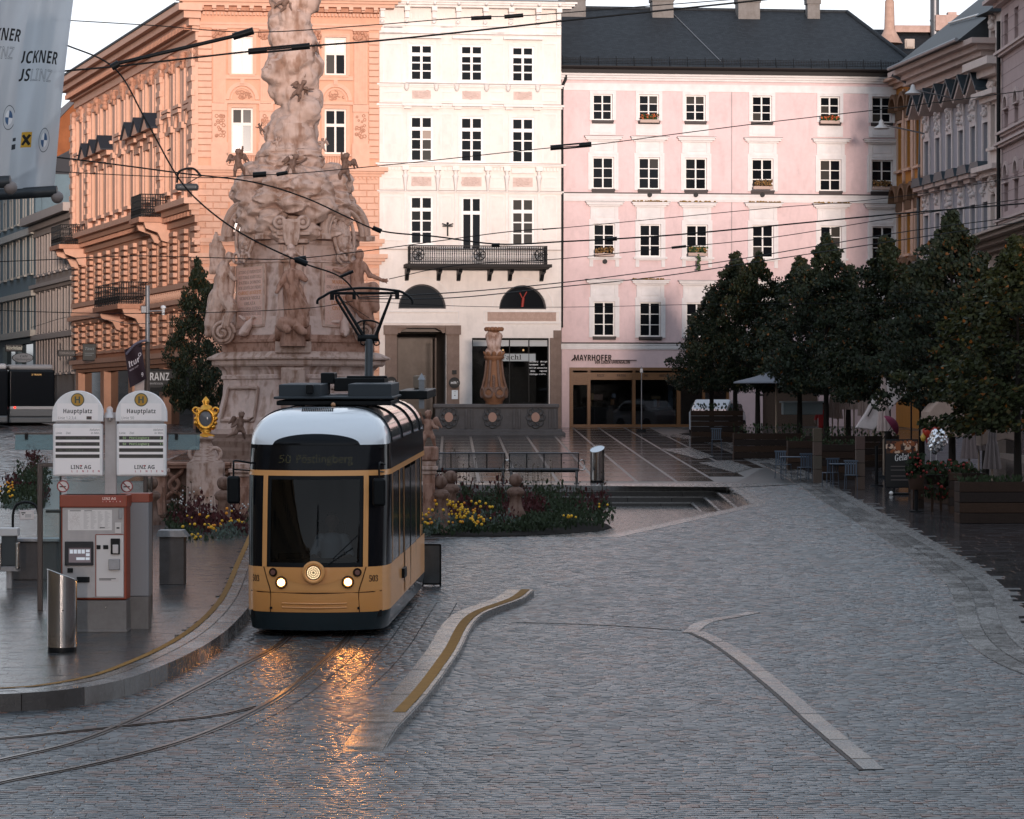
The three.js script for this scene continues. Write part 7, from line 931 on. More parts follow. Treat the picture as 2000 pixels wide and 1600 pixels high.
// ================================================================ tram stop on the left
const PD = (py) => (EYE - PLAT) / ((py - HORIZON) / FOCAL + SLOPE), onPlat = (px, py) => { const D = PD(py); return [V3(PX(px, D), ground(D) + PLAT, -D), D, FOCAL / D]; };
{ // twin sign boards on one post
const [p, D, S] = onPlat(214, 1228), t = thing('stop_sign', 'twin white tram stop sign boards on a grey post above the ticket machine', 'sign', p), X = (px) => (px - 214) / S, Y = (py) => PY(py, D) - p.y;
mesh('post', [rbox((226 - 204) / S, Y(806), 0.12, 0, Y(806) / 2, -0.15, 0.01)], mat([0.5, 0.46, 0.45], 0.5, { tex: 'blotch', texM: 1 }), t);
mesh('bell', [lathe([[0.09, 0], [0.075, 0.05], [0.05, 0.09], [0.05, 0.14], [0, 0.17]], 16).translate(0, Y(816), 0.0), ball(0.04, 0, Y(819), 0, 8)], mat([0.55, 0.5, 0.48], 0.35, { metalness: 0.6 }), t); mesh('bell_cap', ball(0.05, 0, Y(800), 0, 10), mat([0.6, 0.42, 0.35], 0.5), t);
const board = mat([0.86, 0.83, 0.82], 0.4, { tex: 'blotch', texM: 1.5 });
const face = (w, h, x, y, draw) => mesh('board_print', plate(w, h), printed(512, Math.round(512 * h / w), draw, 0.35), t, [x, y, 0.0715]);
[[104, 201, 0], [228, 325, 1]].forEach(([a, b, k]) => {
const w = X(b) - X(a), c = (X(a) + X(b)) / 2, y0 = Y(822), y1 = Y(765);
mesh('sign_head', prism([[c - w / 2, y0], [c + w / 2, y0], ...circle(c, y1 - w * 0.5 + 0.02, w / 2, w * 0.48, 24, 0, Math.PI)], -0.06, 0.06, [], 0.012), board, t); mesh('sign_panel', rbox(w, Y(828) - Y(930), 0.13, c, (Y(828) + Y(930)) / 2, 0, 0.025, 3), board, t); mesh('hinge', box(w * 0.9, Y(821) - Y(829), 0.05, c, Y(825), 0, 0), M.zinc, t);
const bg = '#f1eae8';
face(w * 0.82, Y(788) - Y(821), c, (Y(788) + Y(821)) / 2, (q, W, Hh) => { q.fillStyle = bg; q.fillRect(0, 0, W, Hh); q.fillStyle = '#1a1718'; q.font = 'bold 76px sans-serif'; q.textAlign = 'center'; q.fillText('Hauptplatz', W / 2, Hh * 0.58, W * 0.72); q.textAlign = 'left'; q.fillStyle = '#8a8483'; q.font = '46px sans-serif'; q.fillText(k ? 'Linie 50' : 'Linie 1,2,3,4', 8, Hh - 14, W * 0.45); if (!k) { q.fillStyle = '#4a3030'; q.fillRect(W * 0.72, Hh - 50, 64, 40); q.fillStyle = '#222'; q.fillRect(W * 0.72 + 10, Hh - 34, 44, 18); } });
const hh = mesh('stop_emblem', turn(cyl(0.105, 0.105, 0.012, 0, 0, 0, 30), Math.PI / 2), mat([0.06, 0.08, 0.05], 0.5), t, [c, Y(781), 0.068]); mesh('emblem_disc', turn(cyl(0.09, 0.09, 0.012, 0, 0, 0, 30), Math.PI / 2), mat([0.46, 0.24, 0.02], 0.5), hh, [0, 0, 0.004]); mesh('emblem_letter', letters('H', 0.085, 0.105, 0.006).translate(-0.0425, -0.0525, 0.011), mat([0.06, 0.08, 0.05], 0.5), hh);
face(w * 0.9, Y(836) - Y(926), c, (Y(836) + Y(926)) / 2, (q, W, Hh) => {
q.fillStyle = bg; q.fillRect(0, 0, W, Hh); q.fillStyle = '#6b6564'; q.font = '34px sans-serif'; q.fillText('Linie', 6, 70); q.fillText('Ziel', 122, 70); q.fillText('Abfahrt', W - 118, 34); q.fillText('in Min.', W - 104, 70);
const rows = k ? [['50', 'Pöstlingberg', '2'], ['50', 'Pöstlingberg', '17'], 0, 0] : [['1', 'Schloss Traun', '1'], ['2', 'solarCity', '6'], ['3+', 'Dobrerholz', '10'], 0];
rows.forEach((r, i) => { const y = 92 + i * 70; q.fillStyle = '#131614'; q.fillRect(4, y, W - 8, 42); if (r) { q.fillStyle = k ? '#a8c98c' : '#3f4a3c'; q.font = 'bold 34px monospace'; q.fillText(r[0], 44, y + 33); q.fillText(r[1], 120, y + 33, 230); q.fillText(r[2], W - 44, y + 33); } });
q.fillStyle = '#2a2626'; q.font = 'bold 62px sans-serif'; q.fillText('LINZ AG', W * 0.34, Hh - 58, W * 0.64); q.fillStyle = '#a8222a'; q.fillRect(W * 0.55, Hh - 102, 20, 14); q.font = 'bold 32px sans-serif'; 'LINIEN'.split('').forEach((ch, i) => q.fillText(ch, W * 0.36 + i * W * 0.118, Hh - 22)); });
});
}
{ // ticket machine
const [p, D, S] = onPlat(182, 1236), t = thing('ticket_machine', 'red and grey ticket machine with a screen under the stop sign', 'ticket machine', p), X = (px) => (px - 182) / S, Y = (py) => PY(py, D) - p.y;
const red = mat([0.27, 0.042, 0.014], 0.45, { tex: 'blotch', texM: 1 }), grey = mat([0.44, 0.4, 0.385], 0.5, { tex: 'blotch', texM: 1 }), dk = mat([0.17, 0.16, 0.155], 0.5, { tex: 'stain', texM: 1.2 }), w = X(246) - X(118), c = (X(246) + X(118)) / 2;
mesh('cabinet', rbox(w, Y(967) - Y(1172), 0.5, c, (Y(967) + Y(1172)) / 2, -0.3, 0.02), red, t);
mesh('base', [rbox(w, Y(1172) - 0.02, 0.5, c, Y(1172) / 2, -0.3, 0.015), rbox(w + 0.02, 0.04, 0.53, c, 0.02, -0.3, 0.01)], dk, t);
mesh('rear_cabinet', rbox(X(282) - X(225), Y(968) - Y(1170), 0.45, (X(282) + X(225)) / 2, (Y(968) + Y(1170)) / 2, -0.8, 0.02), mat([0.2, 0.2, 0.21], 0.45), t); mesh('rear_cap', rbox(X(283) - X(224), Y(966) - Y(984), 0.47, (X(283) + X(224)) / 2, (Y(966) + Y(984)) / 2, -0.8, 0.01), red, t); mesh('rear_base', rbox(X(281) - X(226), Y(1170), 0.43, (X(281) + X(226)) / 2, Y(1170) / 2, -0.8, 0.01), dk, t);
mesh('top_band', [rbox(w + 0.03, Y(967) - Y(991), 0.56, c, (Y(967) + Y(991)) / 2, -0.28, 0.015)], red, t);
mesh('front_panel', rbox(X(241) - X(121), Y(992) - Y(1168), 0.03, (X(241) + X(121)) / 2, (Y(992) + Y(1168)) / 2, -0.04, 0.008), grey, t);
mesh('payment_panel', [rbox(X(240.5) - X(187), Y(1045) - Y(1166), 0.03, (X(240.5) + X(187)) / 2, (Y(1045) + Y(1166)) / 2, -0.033, 0.01)], mat([0.6, 0.56, 0.54], 0.45), t); mesh('panel_stripe', [rbox(X(241) - X(186.2), 0.012, 0.034, (X(241) + X(186)) / 2, Y(1044.5), -0.031, 0.004), rbox(0.012, Y(1045) - Y(1166), 0.034, X(186.5), (Y(1045) + Y(1166)) / 2, -0.031, 0.004)], red, t);
const logo = (W, z, pos) => mesh('logo_print', plate(W, W * 0.3), printed(256, 76, (q, a, h) => { q.fillStyle = '#8f2f1c'; q.fillRect(0, 0, a, h); q.fillStyle = '#e8cfc4'; q.font = 'bold 44px sans-serif'; q.fillText('LINZ AG', 4, 42, 240); q.font = 'bold 20px sans-serif'; 'LINIEN'.split('').forEach((ch, i) => q.fillText(ch, 8 + i * 42, 68)); }, 0.45), t, pos); logo(0.32, 0, [X(219), Y(976), 0.0005]);
mesh('poster', plate(X(218) - X(132), Y(996) - Y(1036)), printed(512, 240, (q, W, H) => { q.fillStyle = '#d6d0cc'; q.fillRect(0, 0, W, H); q.strokeStyle = 'rgba(120,100,95,.5)'; for (let i = 0; i < 40; i++) { q.beginPath(); q.moveTo(rnd() * 170, rnd() * H); q.lineTo(rnd() * 170, rnd() * H); q.stroke(); } q.fillStyle = 'rgba(90,80,80,.55)'; for (let c2 = 0; c2 < 4; c2++) for (let i = 0; i < 26; i++) q.fillRect(182 + c2 * 82, 20 + i * 8, 30 + rnd() * 42, 2); q.fillStyle = '#333'; q.fillRect(20, 8, 130, 8); q.fillRect(190, 8, 90, 7); q.fillRect(370, 205, 60, 12); }, 0.3), t, [(X(218) + X(132)) / 2, (Y(996) + Y(1036)) / 2, -0.0235]);
const scr = mesh('screen_frame', rbox(X(182) - X(126), Y(1058) - Y(1105), 0.05, (X(182) + X(126)) / 2, (Y(1058) + Y(1105)) / 2, -0.02, 0.012), mat([0.03, 0.03, 0.033], 0.4), t);
const st = canvasTex(256, 170, (q, W, H) => { q.fillStyle = '#6f6468'; q.fillRect(0, 0, W, H); q.fillStyle = '#cfd4da'; for (let i = 0; i < 4; i++) q.fillRect(12 + i * 46, 26, 38, 44); q.fillRect(200, 26, 44, 30); q.fillRect(200, 66, 44, 34); q.fillRect(88, 112, 100, 30); q.fillRect(196, 112, 48, 30); q.fillStyle = '#3b3336'; q.fillRect(0, 0, W, 14); });
mesh('screen', plate(X(177) - X(134), Y(1069) - Y(1099)), new THREE.MeshStandardMaterial({ map: st, emissiveMap: st, emissive: 0xffffff, emissiveIntensity: 0.25, roughness: 0.2 }), t, [(X(177) + X(134)) / 2, (Y(1069) + Y(1099)) / 2, 0.006]);
const part = (n, a, b, y0, y1, d, m) => mesh(n, rbox(X(b) - X(a), Y(y0) - Y(y1), d, (X(a) + X(b)) / 2, (Y(y0) + Y(y1)) / 2, -0.02 + d / 2, 0.008), m, t);
part('card_reader', 216, 234, 1052, 1083, 0.035, M.black); part('reader_label', 220, 231, 1064, 1081, 0.045, mat([0.55, 0.5, 0.48], 0.5)); part('note_slot', 212, 234, 1092, 1113, 0.05, M.zinc); part('coin_slot', 188, 196, 1065, 1073, 0.012, M.black); part('keypad', 201, 211, 1065, 1073, 0.012, M.black); part('ticket_tray', 149, 174.5, 1127, 1138, 0.01, M.black); part('coin_return', 131, 142, 1110, 1119, 0.01, M.black); part('lock_plate', 231, 238, 994, 1014, 0.012, M.zinc); part('info_label', 224, 236.5, 1021, 1042, 0.008, mat([0.6, 0.55, 0.52], 0.5)); part('label_bar', 227, 233, 1030, 1033, 0.011, M.black);
mesh('fine_print', plate(0.3, 0.06), printed(128, 26, (q, W, H) => { q.fillStyle = '#c9c0bc'; q.fillRect(0, 0, W, H); q.fillStyle = '#333'; q.fillRect(0, 3, 110, 5); q.fillRect(0, 11, 80, 5); }), t, [X(212), Y(1133), -0.0165]);
for (const [px, py] of [[150, 1186], [206, 1187]]) mesh('bolt', turn(cyl(0.012, 0.012, 0.02, 0, 0, 0, 8), Math.PI / 2), M.steel, t, [X(px), Y(py), -0.05]);
}
function slantBin(px, py, w, topL, topR, label, D, base, zt = 0.1) {
const S = FOCAL / D, r = w / S / 2, hL = PY(topL, D) - base, hR = PY(topR, D) - base, t = thing('litter_bin', label, 'litter bin', [PX(px, D), base, -D]);
const g = new THREE.CylinderGeometry(r, r, 1, 36, 1, true).translate(0, 0.5, 0), p = g.attributes.position; for (let i = 0; i < p.count; i++) { const x = p.getX(i), z = p.getZ(i); if (p.getY(i) > 0.5) p.setY(i, (hL + hR) / 2 + (hR - hL) / 2 * x / r - z * zt); else p.setY(i, 0.07); } g.computeVertexNormals();
mesh('shell', [g], mat([0.52, 0.5, 0.49], 0.28, { metalness: 1, rmap: 'fine', rmapM: 0.5, anisotropy: 0.6 }), t);
const cap = new THREE.CircleGeometry(r, 36).rotateX(-Math.PI / 2), q = cap.attributes.position; for (let i = 0; i < q.count; i++) { const x = q.getX(i), z = q.getZ(i); q.setY(i, (hL + hR) / 2 + (hR - hL) / 2 * x / r - z * zt - 0.004); } cap.computeVertexNormals(); mesh('lid', [cap], mat([0.62, 0.62, 0.63], 0.25, { metalness: 1 }), t);
mesh('rim', tube(Array.from({ length: 24 }, (_, i) => { const a = i / 24 * 6.283, x = r * Math.cos(a), z = r * Math.sin(a); return [x, (hL + hR) / 2 + (hR - hL) / 2 * x / r - z * zt, z]; }), 0.008, 60, 6, true), M.steel, t);
mesh('foot_ring', cyl(r * 0.97, r * 0.97, 0.08, 0, 0.04, 0, 28), M.black, t); mesh('lock', turn(cyl(0.012, 0.012, 0.012, 0, 0, 0, 8), Math.PI / 2), M.black, t, [r * 0.2, (hL + hR) / 2 * 0.55, r * 0.985]);
}
{ const [p, D] = onPlat(121, 1273); slantBin(121, 1273, 58, 1112, 1134, 'tall brushed steel litter bin with a slanted top in front of the ticket machine', D, p.y, -0.1); }
{ const D = GD(944) + 0.4; slantBin(1166.5, 944, 28, 880, 874, 'brushed steel litter bin with a slanted lid beside the right bench', D, ground(D), 0.42); }
{ // glass shelter behind the machine
const [p, D, S] = onPlat(190, 1192), t = thing('tram_shelter', 'glass tram shelter with dark steel posts behind the ticket machine', 'shelter', p), X = (px) => (px - 190) / S, Y = (py) => PY(py, D) - p.y;
const frame = mat([0.07, 0.055, 0.05], 0.45, { metalness: 0.4 }), teal = new THREE.MeshPhysicalMaterial({ color: lin(0.42, 0.56, 0.57), roughness: 0.05, transmission: 0.85, thickness: 0, ior: 1.5 });
for (const [px, y0, w] of [[78, 905, 10], [97, 880, 3], [296, 930, 3], [284, 930, 8]]) mesh('post', rbox(w / S, Y(y0), 0.08, X(px), Y(y0) / 2, px === 97 ? -1.2 : 0, 0.01), frame, t);
mesh('beam', rbox(X(120) - X(74), 0.07, 0.07, X(97), Y(908), 0, 0.01), frame, t);
mesh('glass_pane', box(X(120) - X(84), Y(915) - Y(1170), 0.012, (X(120) + X(84)) / 2, (Y(915) + Y(1170)) / 2, 0), M.glass, t); mesh('glass_pane', box(X(294) - X(288), Y(935) - Y(1160), 0.012, X(291), (Y(935) + Y(1160)) / 2, 0), M.glass, t); mesh('glass_pane', box(X(280) - X(120), Y(900) - Y(1150), 0.012, X(200), (Y(900) + Y(1150)) / 2, -0.6), M.glass, t);
for (const [a, b] of [[20, 108], [322, 384]]) mesh('roof_pane', turn(box(X(b) - X(a), Y(849) - Y(880), 0.016), -0.25, 0, 0).translate((X(a) + X(b)) / 2, (Y(849) + Y(880)) / 2, -0.5), teal, t);
mesh('roof_edge', [box(X(384) - X(18), 0.035, 0.05, (X(384) + X(18)) / 2, Y(848), -0.56)], frame, t);
for (const px of [42, 130, 240, 338]) mesh('roof_clamp', box(0.05, 0.1, 0.06, X(px), Y(853), -0.5), M.black, t);
for (const px of [123, 249]) { const st = mesh('no_smoking_sticker', plate(0.22, 0.22), printed(96, 96, (q, W) => { q.clearRect(0, 0, W, W); q.fillStyle = 'rgba(215,205,200,.95)'; q.beginPath(); q.arc(48, 48, 44, 0, 7); q.fill(); q.strokeStyle = '#8a1f1f'; q.lineWidth = 8; q.beginPath(); q.arc(48, 48, 40, 0, 7); q.stroke(); q.fillStyle = '#222'; q.fillRect(24, 46, 46, 9); q.beginPath(); q.moveTo(22, 22); q.lineTo(74, 74); q.stroke(); }, 0.4, { transparent: true }), t, [X(px), Y(950), px === 249 ? 0.1 : 0.02]); }
mesh('bench_rail', [bar([X(84), Y(1000), -0.3], [X(118), Y(1000), -0.3], 0.03, 6)], frame, t);
}
{ // small cabinets and stands on the platform
const cab = (px, py, w, top, label, m, slope) => { const [p, D, S] = onPlat(px, py), W = w / S, H = PY(top, D) - p.y, t = thing('utility_cabinet', label, 'cabinet', p, 0, 'cabinets on the platform'); mesh('body', [rbox(W * 0.86, H - 0.1, 0.42, 0, (H - 0.1) / 2, -0.2, 0.01), box(W * 0.88, 0.012, 0.43, 0, H * 0.45, -0.2)], m, t); mesh('lid', prism([[-W / 2 - 0.02, H - 0.12], [W / 2 + 0.03, H - 0.12], [W / 2 - 0.06, H], [-W / 2 + 0.02, H]], -0.46, 0.06), M.zinc, t); return t; };
cab(335, 1142, 56, 1036, 'squat stone cabinet with a sloping metal lid right of the ticket machine', mat([0.1, 0.09, 0.088], 0.7, { tex: 'stain', texM: 0.8, bump: 'fine', bumpS: 0.004 }));
const [p, D, S] = onPlat(16, 1150), t = thing('stamp_box', 'grey metal box with a pale lid at the left edge of the platform', 'box', p), Y = (py) => PY(py, D) - p.y;
mesh('box_body', rbox(0.26, Y(1047) - Y(1105), 0.2, 0.02, (Y(1047) + Y(1105)) / 2, 0, 0.01), mat([0.05, 0.058, 0.062], 0.4), t); mesh('box_lid', rbox(0.36, Y(1031) - Y(1047), 0.28, 0.01, (Y(1031) + Y(1047)) / 2, 0, 0.02), mat([0.55, 0.53, 0.52], 0.5), t); for (const e of [-1, 1]) mesh('side_plate', rbox(0.05, Y(1060) - Y(1112), 0.24, 0.02 + e * 0.155, (Y(1060) + Y(1112)) / 2, 0.02, 0.01), M.steel, t); mesh('box_foot', [rbox(0.1, Y(1105), 0.1, 0.02, Y(1105) / 2, 0, 0.01), rbox(0.36, Y(1106) - Y(1116), 0.24, 0.02, Y(1111), 0, 0.01)], M.zinc, t);
const q = thing('concrete_block', 'dark concrete block standing behind the glass at the left edge', 'block', onPlat(60, 1135)[0]); mesh('block_body', rbox(0.9, 0.72, 0.4, 0, 0.36, -0.4, 0.03), mat([0.09, 0.08, 0.078], 0.8, { tex: 'stain', texM: 1 }), q); mesh('block_slab', rbox(1.0, 0.06, 0.5, 0, 0.75, -0.4, 0.01), M.zinc, q);
const D3 = 70, a = thing('hoop_stand', 'black tubular hoop stand with a small white notice near the left flower bed', 'hoop', [PX(50, D3), ground(D3), -D3]), s3 = FOCAL / D3, yy = (py) => PY(py, D3) - ground(D3); mesh('hoop', tube([[-0.28, 0, 0], [-0.28, yy(1000), 0], [-0.2, yy(986), 0], [0, yy(981), 0], [0.2, yy(986), 0], [0.28, yy(1000), 0], [0.28, 0, 0]], 0.03, 50, 8), M.black, a); mesh('notice', rbox(0.33, 0.22, 0.02, 0.03, yy(1006), 0.04, 0.02), mat([0.6, 0.52, 0.5], 0.5), a); mesh('notice_print', plate(0.27, 0.16), printed(96, 56, (c, W, H) => { c.fillStyle = '#d8cfcb'; c.fillRect(0, 0, W, H); c.fillStyle = '#222'; c.fillRect(4, 6, 34, 9); c.fillRect(10, 20, 14, 8); c.fillStyle = '#777'; for (let i = 0; i < 4; i++) c.fillRect(34, 22 + i * 7, 50, 3); }), a, [0.03, yy(1006), 0.052]); mesh('crossbar', bar([-0.28, yy(1006), 0], [0.28, yy(1006), 0], 0.012, 6), M.frameWhite, a);
const c3 = thing('shop_stopper', 'small white plastic cup lying beside the rear foot of the ticket machine', 'cup', onPlat(290, 1222)[0]); mesh('cup_body', [turn(lathe([[0, 0], [0.035, 0], [0.05, 0.12], [0.047, 0.12], [0.033, 0.006]], 14), Math.PI / 2 - 0.2, 0.6, 0).translate(0, 0.05, 0)], M.frameWhite, c3);
}
{ // grey A-board behind the tram
const D = GD(1146), S = FOCAL / D, t = thing('a_board', 'dark grey pavement board standing behind the right flank of the tram', 'pavement board', [PX(843, D), ground(D), -D], -0.1), H = PY(1064, D) - ground(D); mesh('board_frame', [box(0.34, 0.03, 0.03, 0, H, 0), box(0.03, H, 0.03, -0.17, H / 2, 0), box(0.03, H, 0.03, 0.17, H / 2, 0), box(0.34, 0.03, 0.03, 0, 0.05, 0)], M.black, t); mesh('board_face', box(0.31, H - 0.06, 0.015, 0, H / 2 + 0.02, 0), mat([0.09, 0.1, 0.105], 0.35, { tex: 'stain', texM: 0.8 }), t); mesh('rear_leg', bar([0, H, -0.02], [0, 0, -0.35], 0.015, 6), M.black, t);
}
[[846, 986, 'left'], [995, 1130, 'right']].forEach(([a, b, which], k) => {
const D = GD(945), S = FOCAL / D, w = (b - a) / S, t = thing('mesh_bench', k ? 'steel mesh bench beside the litter bin, right of the pair' : 'steel mesh bench half hidden by the stone pier, left of the pair', 'bench', [PX((a + b) / 2, D), ground(D), -D], 0, 'mesh benches on the plaza');
const prof = (x) => [[x, 0.97, 0.28], [x, 0.85, 0.22], [x, 0.65, 0.14], [x, 0.47, 0.1], [x, 0.42, 0.02], [x, 0.43, -0.2], [x, 0.42, -0.42], [x, 0.38, -0.46]];
const sv = (v) => [v[0], v[1], v[2]];
const sh = []; for (let i = 0; i < prof(0).length - 1; i++) { const A = prof(-w / 2)[i], B = prof(w / 2)[i], C = prof(w / 2)[i + 1], E = prof(-w / 2)[i + 1]; const n = 24; for (let j = 0; j < 5; j++) { const f = j / 5; sh.push(bar([A[0], A[1] + (E[1] - A[1]) * f, A[2] + (E[2] - A[2]) * f], [B[0], B[1] + (C[1] - B[1]) * f, B[2] + (C[2] - B[2]) * f], 0.006, 4)); } }
for (let i = 0; i <= 60; i++) { const x = -w / 2 + w * i / 60; sh.push(tube(prof(x), 0.004, 10, 3)); }
const ms = mesh('seat_mesh', sh, M.steelDark, t);
for (let i = 0; i <= 4; i++) mesh('rib', tube(prof(-w / 2 + w * i / 4), 0.018, 24, 6), M.iron, t);
mesh('top_rail', bar([-w / 2, 0.97, 0.28], [w / 2, 0.97, 0.28], 0.022, 8), M.steelDark, t); mesh('rear_rail', bar([-w / 2, 0.46, 0.12], [w / 2, 0.46, 0.12], 0.035, 8), M.steelDark, t); mesh('seat_rail', bar([-w / 2, 0.38, -0.4], [w / 2, 0.38, -0.4], 0.03, 8), M.iron, t);
for (const e of [-1, 1]) { mesh('leg', [bar([e * (w / 2 - 0.06), 0, 0.05], [e * (w / 2 - 0.06), 0.45, 0.05], 0.045, 10), cyl(0.09, 0.09, 0.03, e * (w / 2 - 0.06), 0.015, 0.05, 14)], M.steelDark, t); mesh('armrest', tube([[e * (w / 2 + 0.02), 0.44, 0.08], [e * (w / 2 + 0.16), 0.44, -0.05], [e * (w / 2 + 0.2), 0.62, -0.1], [e * (w / 2 + 0.14), 0.75, 0.0], [e * (w / 2 + 0.03), 0.72, 0.15]], 0.02, 24, 7), M.steel, t); }
});
function flowerBed(label, poly, n, opts) {
const t = thing('flower_bed', label, 'flower bed', [poly[0][0], ground(poly[0][1]), -poly[0][1]]), ox = poly[0][0], oz = -poly[0][1], oy = ground(poly[0][1]), r = random(opts.seed), q = (a, b) => a + (b - a) * r();
const hB = (D) => opts.level ? Math.min(ground(D), opts.level) : ground(D), soil = sheet(poly, 0.05), zl = opts.level ? 0.014 : 0.05; { const p = soil.attributes.position; for (let i = 0; i < p.count; i++) p.setY(i, hB(-p.getZ(i)) + zl); } soil.translate(-ox, -oy, -oz); mesh('soil', soil, mat([0.02, 0.015, 0.012], 0.95), t);
const kinds = { green: [], burgundy: [], silver: [], bloomY: [], bloomO: [], bloomW: [], stem: [] };
const xs = poly.map((p) => p[0]), ds = poly.map((p) => p[1]), x0 = Math.min(...xs), x1 = Math.max(...xs), d0 = Math.min(...ds), d1 = Math.max(...ds);
let made = 0, guard = 0;
while (made < n && guard++ < n * 20) {
const x = q(x0, x1), D = q(d0, d1); if (!inside(x, D, poly)) continue; made++;
const f = (D - d0) / (d1 - d0), kn = noise2(x * 0.5 + opts.seed, D * 0.16), kind = f < 0.25 ? (kn > 0.2 ? 'silver' : 'green') : kn > 0.12 ? 'burgundy' : 'green', hgt = (0.16 + 0.55 * f + 0.25 * Math.max(0, kn)) * q(0.6, 1.2) * (opts.h ?? 1), px = x - ox, pz = -D - oz, py = hB(D) - oy + 0.05, sx = 1000 + x / D * FOCAL;
const leaves = 16; for (let i = 0; i < leaves; i++) { const a = q(0, 6.28), rad = q(0, 0.2), L = kind === 'silver' ? q(0.05, 0.1) : q(0.06, 0.13); kinds[kind].push(turn(new THREE.CircleGeometry(L * 0.5, 5).scale(0.62, 1.25, 1), q(-1.4, 0.2), q(0, 6.28), q(-0.6, 0.6)).translate(px + rad * Math.cos(a), py + hgt * q(0.25, 1), pz + rad * Math.sin(a))); }
if (f > 0.5 && r() < 0.3) kinds.stem.push(bar([px, py + hgt * 0.6, pz], [px + q(-0.08, 0.08), py + hgt * 1.5, pz], 0.005, 3), ball(0.02, px + q(-0.08, 0.08), py + hgt * 1.5, pz, 4));
const yz = noise2(x * 0.4 + 9, D * 0.3 + opts.seed); if (f < 0.4 && yz > -0.2 && r() < 0.6 && (opts.bloom?.(sx, f) ?? true)) for (let b = 0; b < 3; b++) (r() < 0.75 ? kinds.bloomY : kinds.bloomO).push(ball(q(0.024, 0.04), px + q(-0.2, 0.2), py + hgt * q(0.95, 1.25) + 0.04, pz + q(0, 0.2), 7).scale(1, 1, 1));
else if (opts.white && f > 0.45 && r() < 0.25) for (let b = 0; b < 4; b++) kinds.bloomW.push(ball(0.022, px + q(-0.2, 0.2), py + hgt * q(0.9, 1.2), pz + q(0, 0.2), 5));
}
const cm = { green: [0.022, 0.032, 0.014], burgundy: [0.05, 0.012, 0.012], silver: [0.05, 0.07, 0.052], bloomY: [0.72, 0.4, 0.02], bloomO: [0.66, 0.24, 0.015], bloomW: [0.6, 0.58, 0.55], stem: [0.04, 0.03, 0.015] }, nm = { green: 'foliage', burgundy: 'dark_foliage', silver: 'silver_foliage', bloomY: 'yellow_blooms', bloomO: 'orange_blooms', bloomW: 'white_blooms', stem: 'dry_stems' };
for (const k in kinds) if (kinds[k].length) mesh(nm[k], kinds[k], mat(cm[k], 0.75), t).userData.kind = 'stuff';
}
flowerBed('long mixed flower bed with yellow marigolds right of the tram', [GP(822, 1056), GP(940, 1050), GP(1080, 1040), GP(1170, 1030), GP(1196, 1020), GP(1185, 1008), GP(1120, 992), GP(1000, 985), GP(860, 988), GP(815, 1010)], 760, { seed: 3, h: 1.3, level: 1.845, bloom: (sx, f) => sx < 950 || (sx > 1090 && f > 0.12 && rnd() < 0.5) });
flowerBed('flower bed with marigolds and white blossoms left of the tram', [GP(338, 1082), GP(420, 1080), GP(500, 1068), GP(500, 1018), GP(330, 1018)], 300, { seed: 8, white: true, h: 1.1, bloom: () => rnd() < 0.35 });
flowerBed('round bed of pale grasses and orange flowers behind the glass shelter', [GP(5, 1012), GP(50, 1015), GP(85, 1000), GP(95, 960), GP(70, 930), GP(30, 950), GP(6, 985)], 210, { seed: 21, h: 1.1, bloom: (sx) => sx < 35 && rnd() < 0.4 });

{
const D = 152, b = ground(D), t = thing('silver_tram', 'dark glazed silver tram standing in the side street at the far left', 'tram', [PX(62, D), b, -D], 0.3), S = FOCAL / D, Y = (py) => PY(py, D) - b;
const gl = mat([0.01, 0.012, 0.015], 0.12), sil = mat([0.12, 0.125, 0.13], 0.35, { metalness: 0.5 });
mesh('body', [rbox(2.3, 1.9, 8, 0, 1.85, -4, 0.12)], gl, t); mesh('lower_body', [rbox(2.34, 0.5, 8.06, 0, 0.65, -4, 0.12), rbox(2.3, 0.3, 8, 0, 0.3, -4, 0.05)], sil, t); mesh('roof', [rbox(2.2, 0.26, 7.6, 0, 2.92, -4, 0.12)], mat([0.3, 0.3, 0.31], 0.4), t); mesh('front_fascia', rbox(2.2, 0.16, 0.1, 0, 0.9, 0.02, 0.03), mat([0.5, 0.48, 0.48], 0.4), t);
mesh('destination_display', plate(0.7, 0.13), new THREE.MeshStandardMaterial({ color: 0x080808, emissive: lin(0.9, 0.5, 0.2), emissiveIntensity: 0.6, emissiveMap: canvasTex(128, 24, (q, W, H) => { q.fillStyle = '#000'; q.fillRect(0, 0, W, H); q.fillStyle = '#fff'; q.font = 'bold 22px sans-serif'; q.fillText('2 TRAUN', 6, 20, 116); }) }), t, [0.3, 2.55, 0.005]);
mesh('tail_light', turn(cyl(0.06, 0.06, 0.05, 0, 0, 0, 12), Math.PI / 2), new THREE.MeshStandardMaterial({ color: 0x300000, emissive: lin(1, 0.05, 0.03), emissiveIntensity: 2 }), t, [-0.85, 0.92, 0.06]);
mesh('front_coach', [rbox(2.3, 1.9, 12, 0, 1.85, 0, 0.1), rbox(2.34, 0.6, 12, 0, 0.6, 0, 0.1)], gl, t, [-1.6, 0, -14], [0, 0.2, 0]);
const t2 = thing('silver_tram_trailer', 'dark tram trailer with a pale roof edge at the left picture edge', 'tram', [PX(-40, D) + 0.6, b, -D + 2.5], 0.3); mesh('trailer_body', rbox(2.3, 2.3, 9, 0, 1.65, -4, 0.12), gl, t2); mesh('trailer_roof', rbox(2.2, 0.28, 8.8, 0, 2.92, -4, 0.12), mat([0.5, 0.5, 0.51], 0.4), t2); mesh('trailer_skirt', rbox(2.32, 0.4, 9.02, 0, 0.35, -4, 0.1), sil, t2);
}
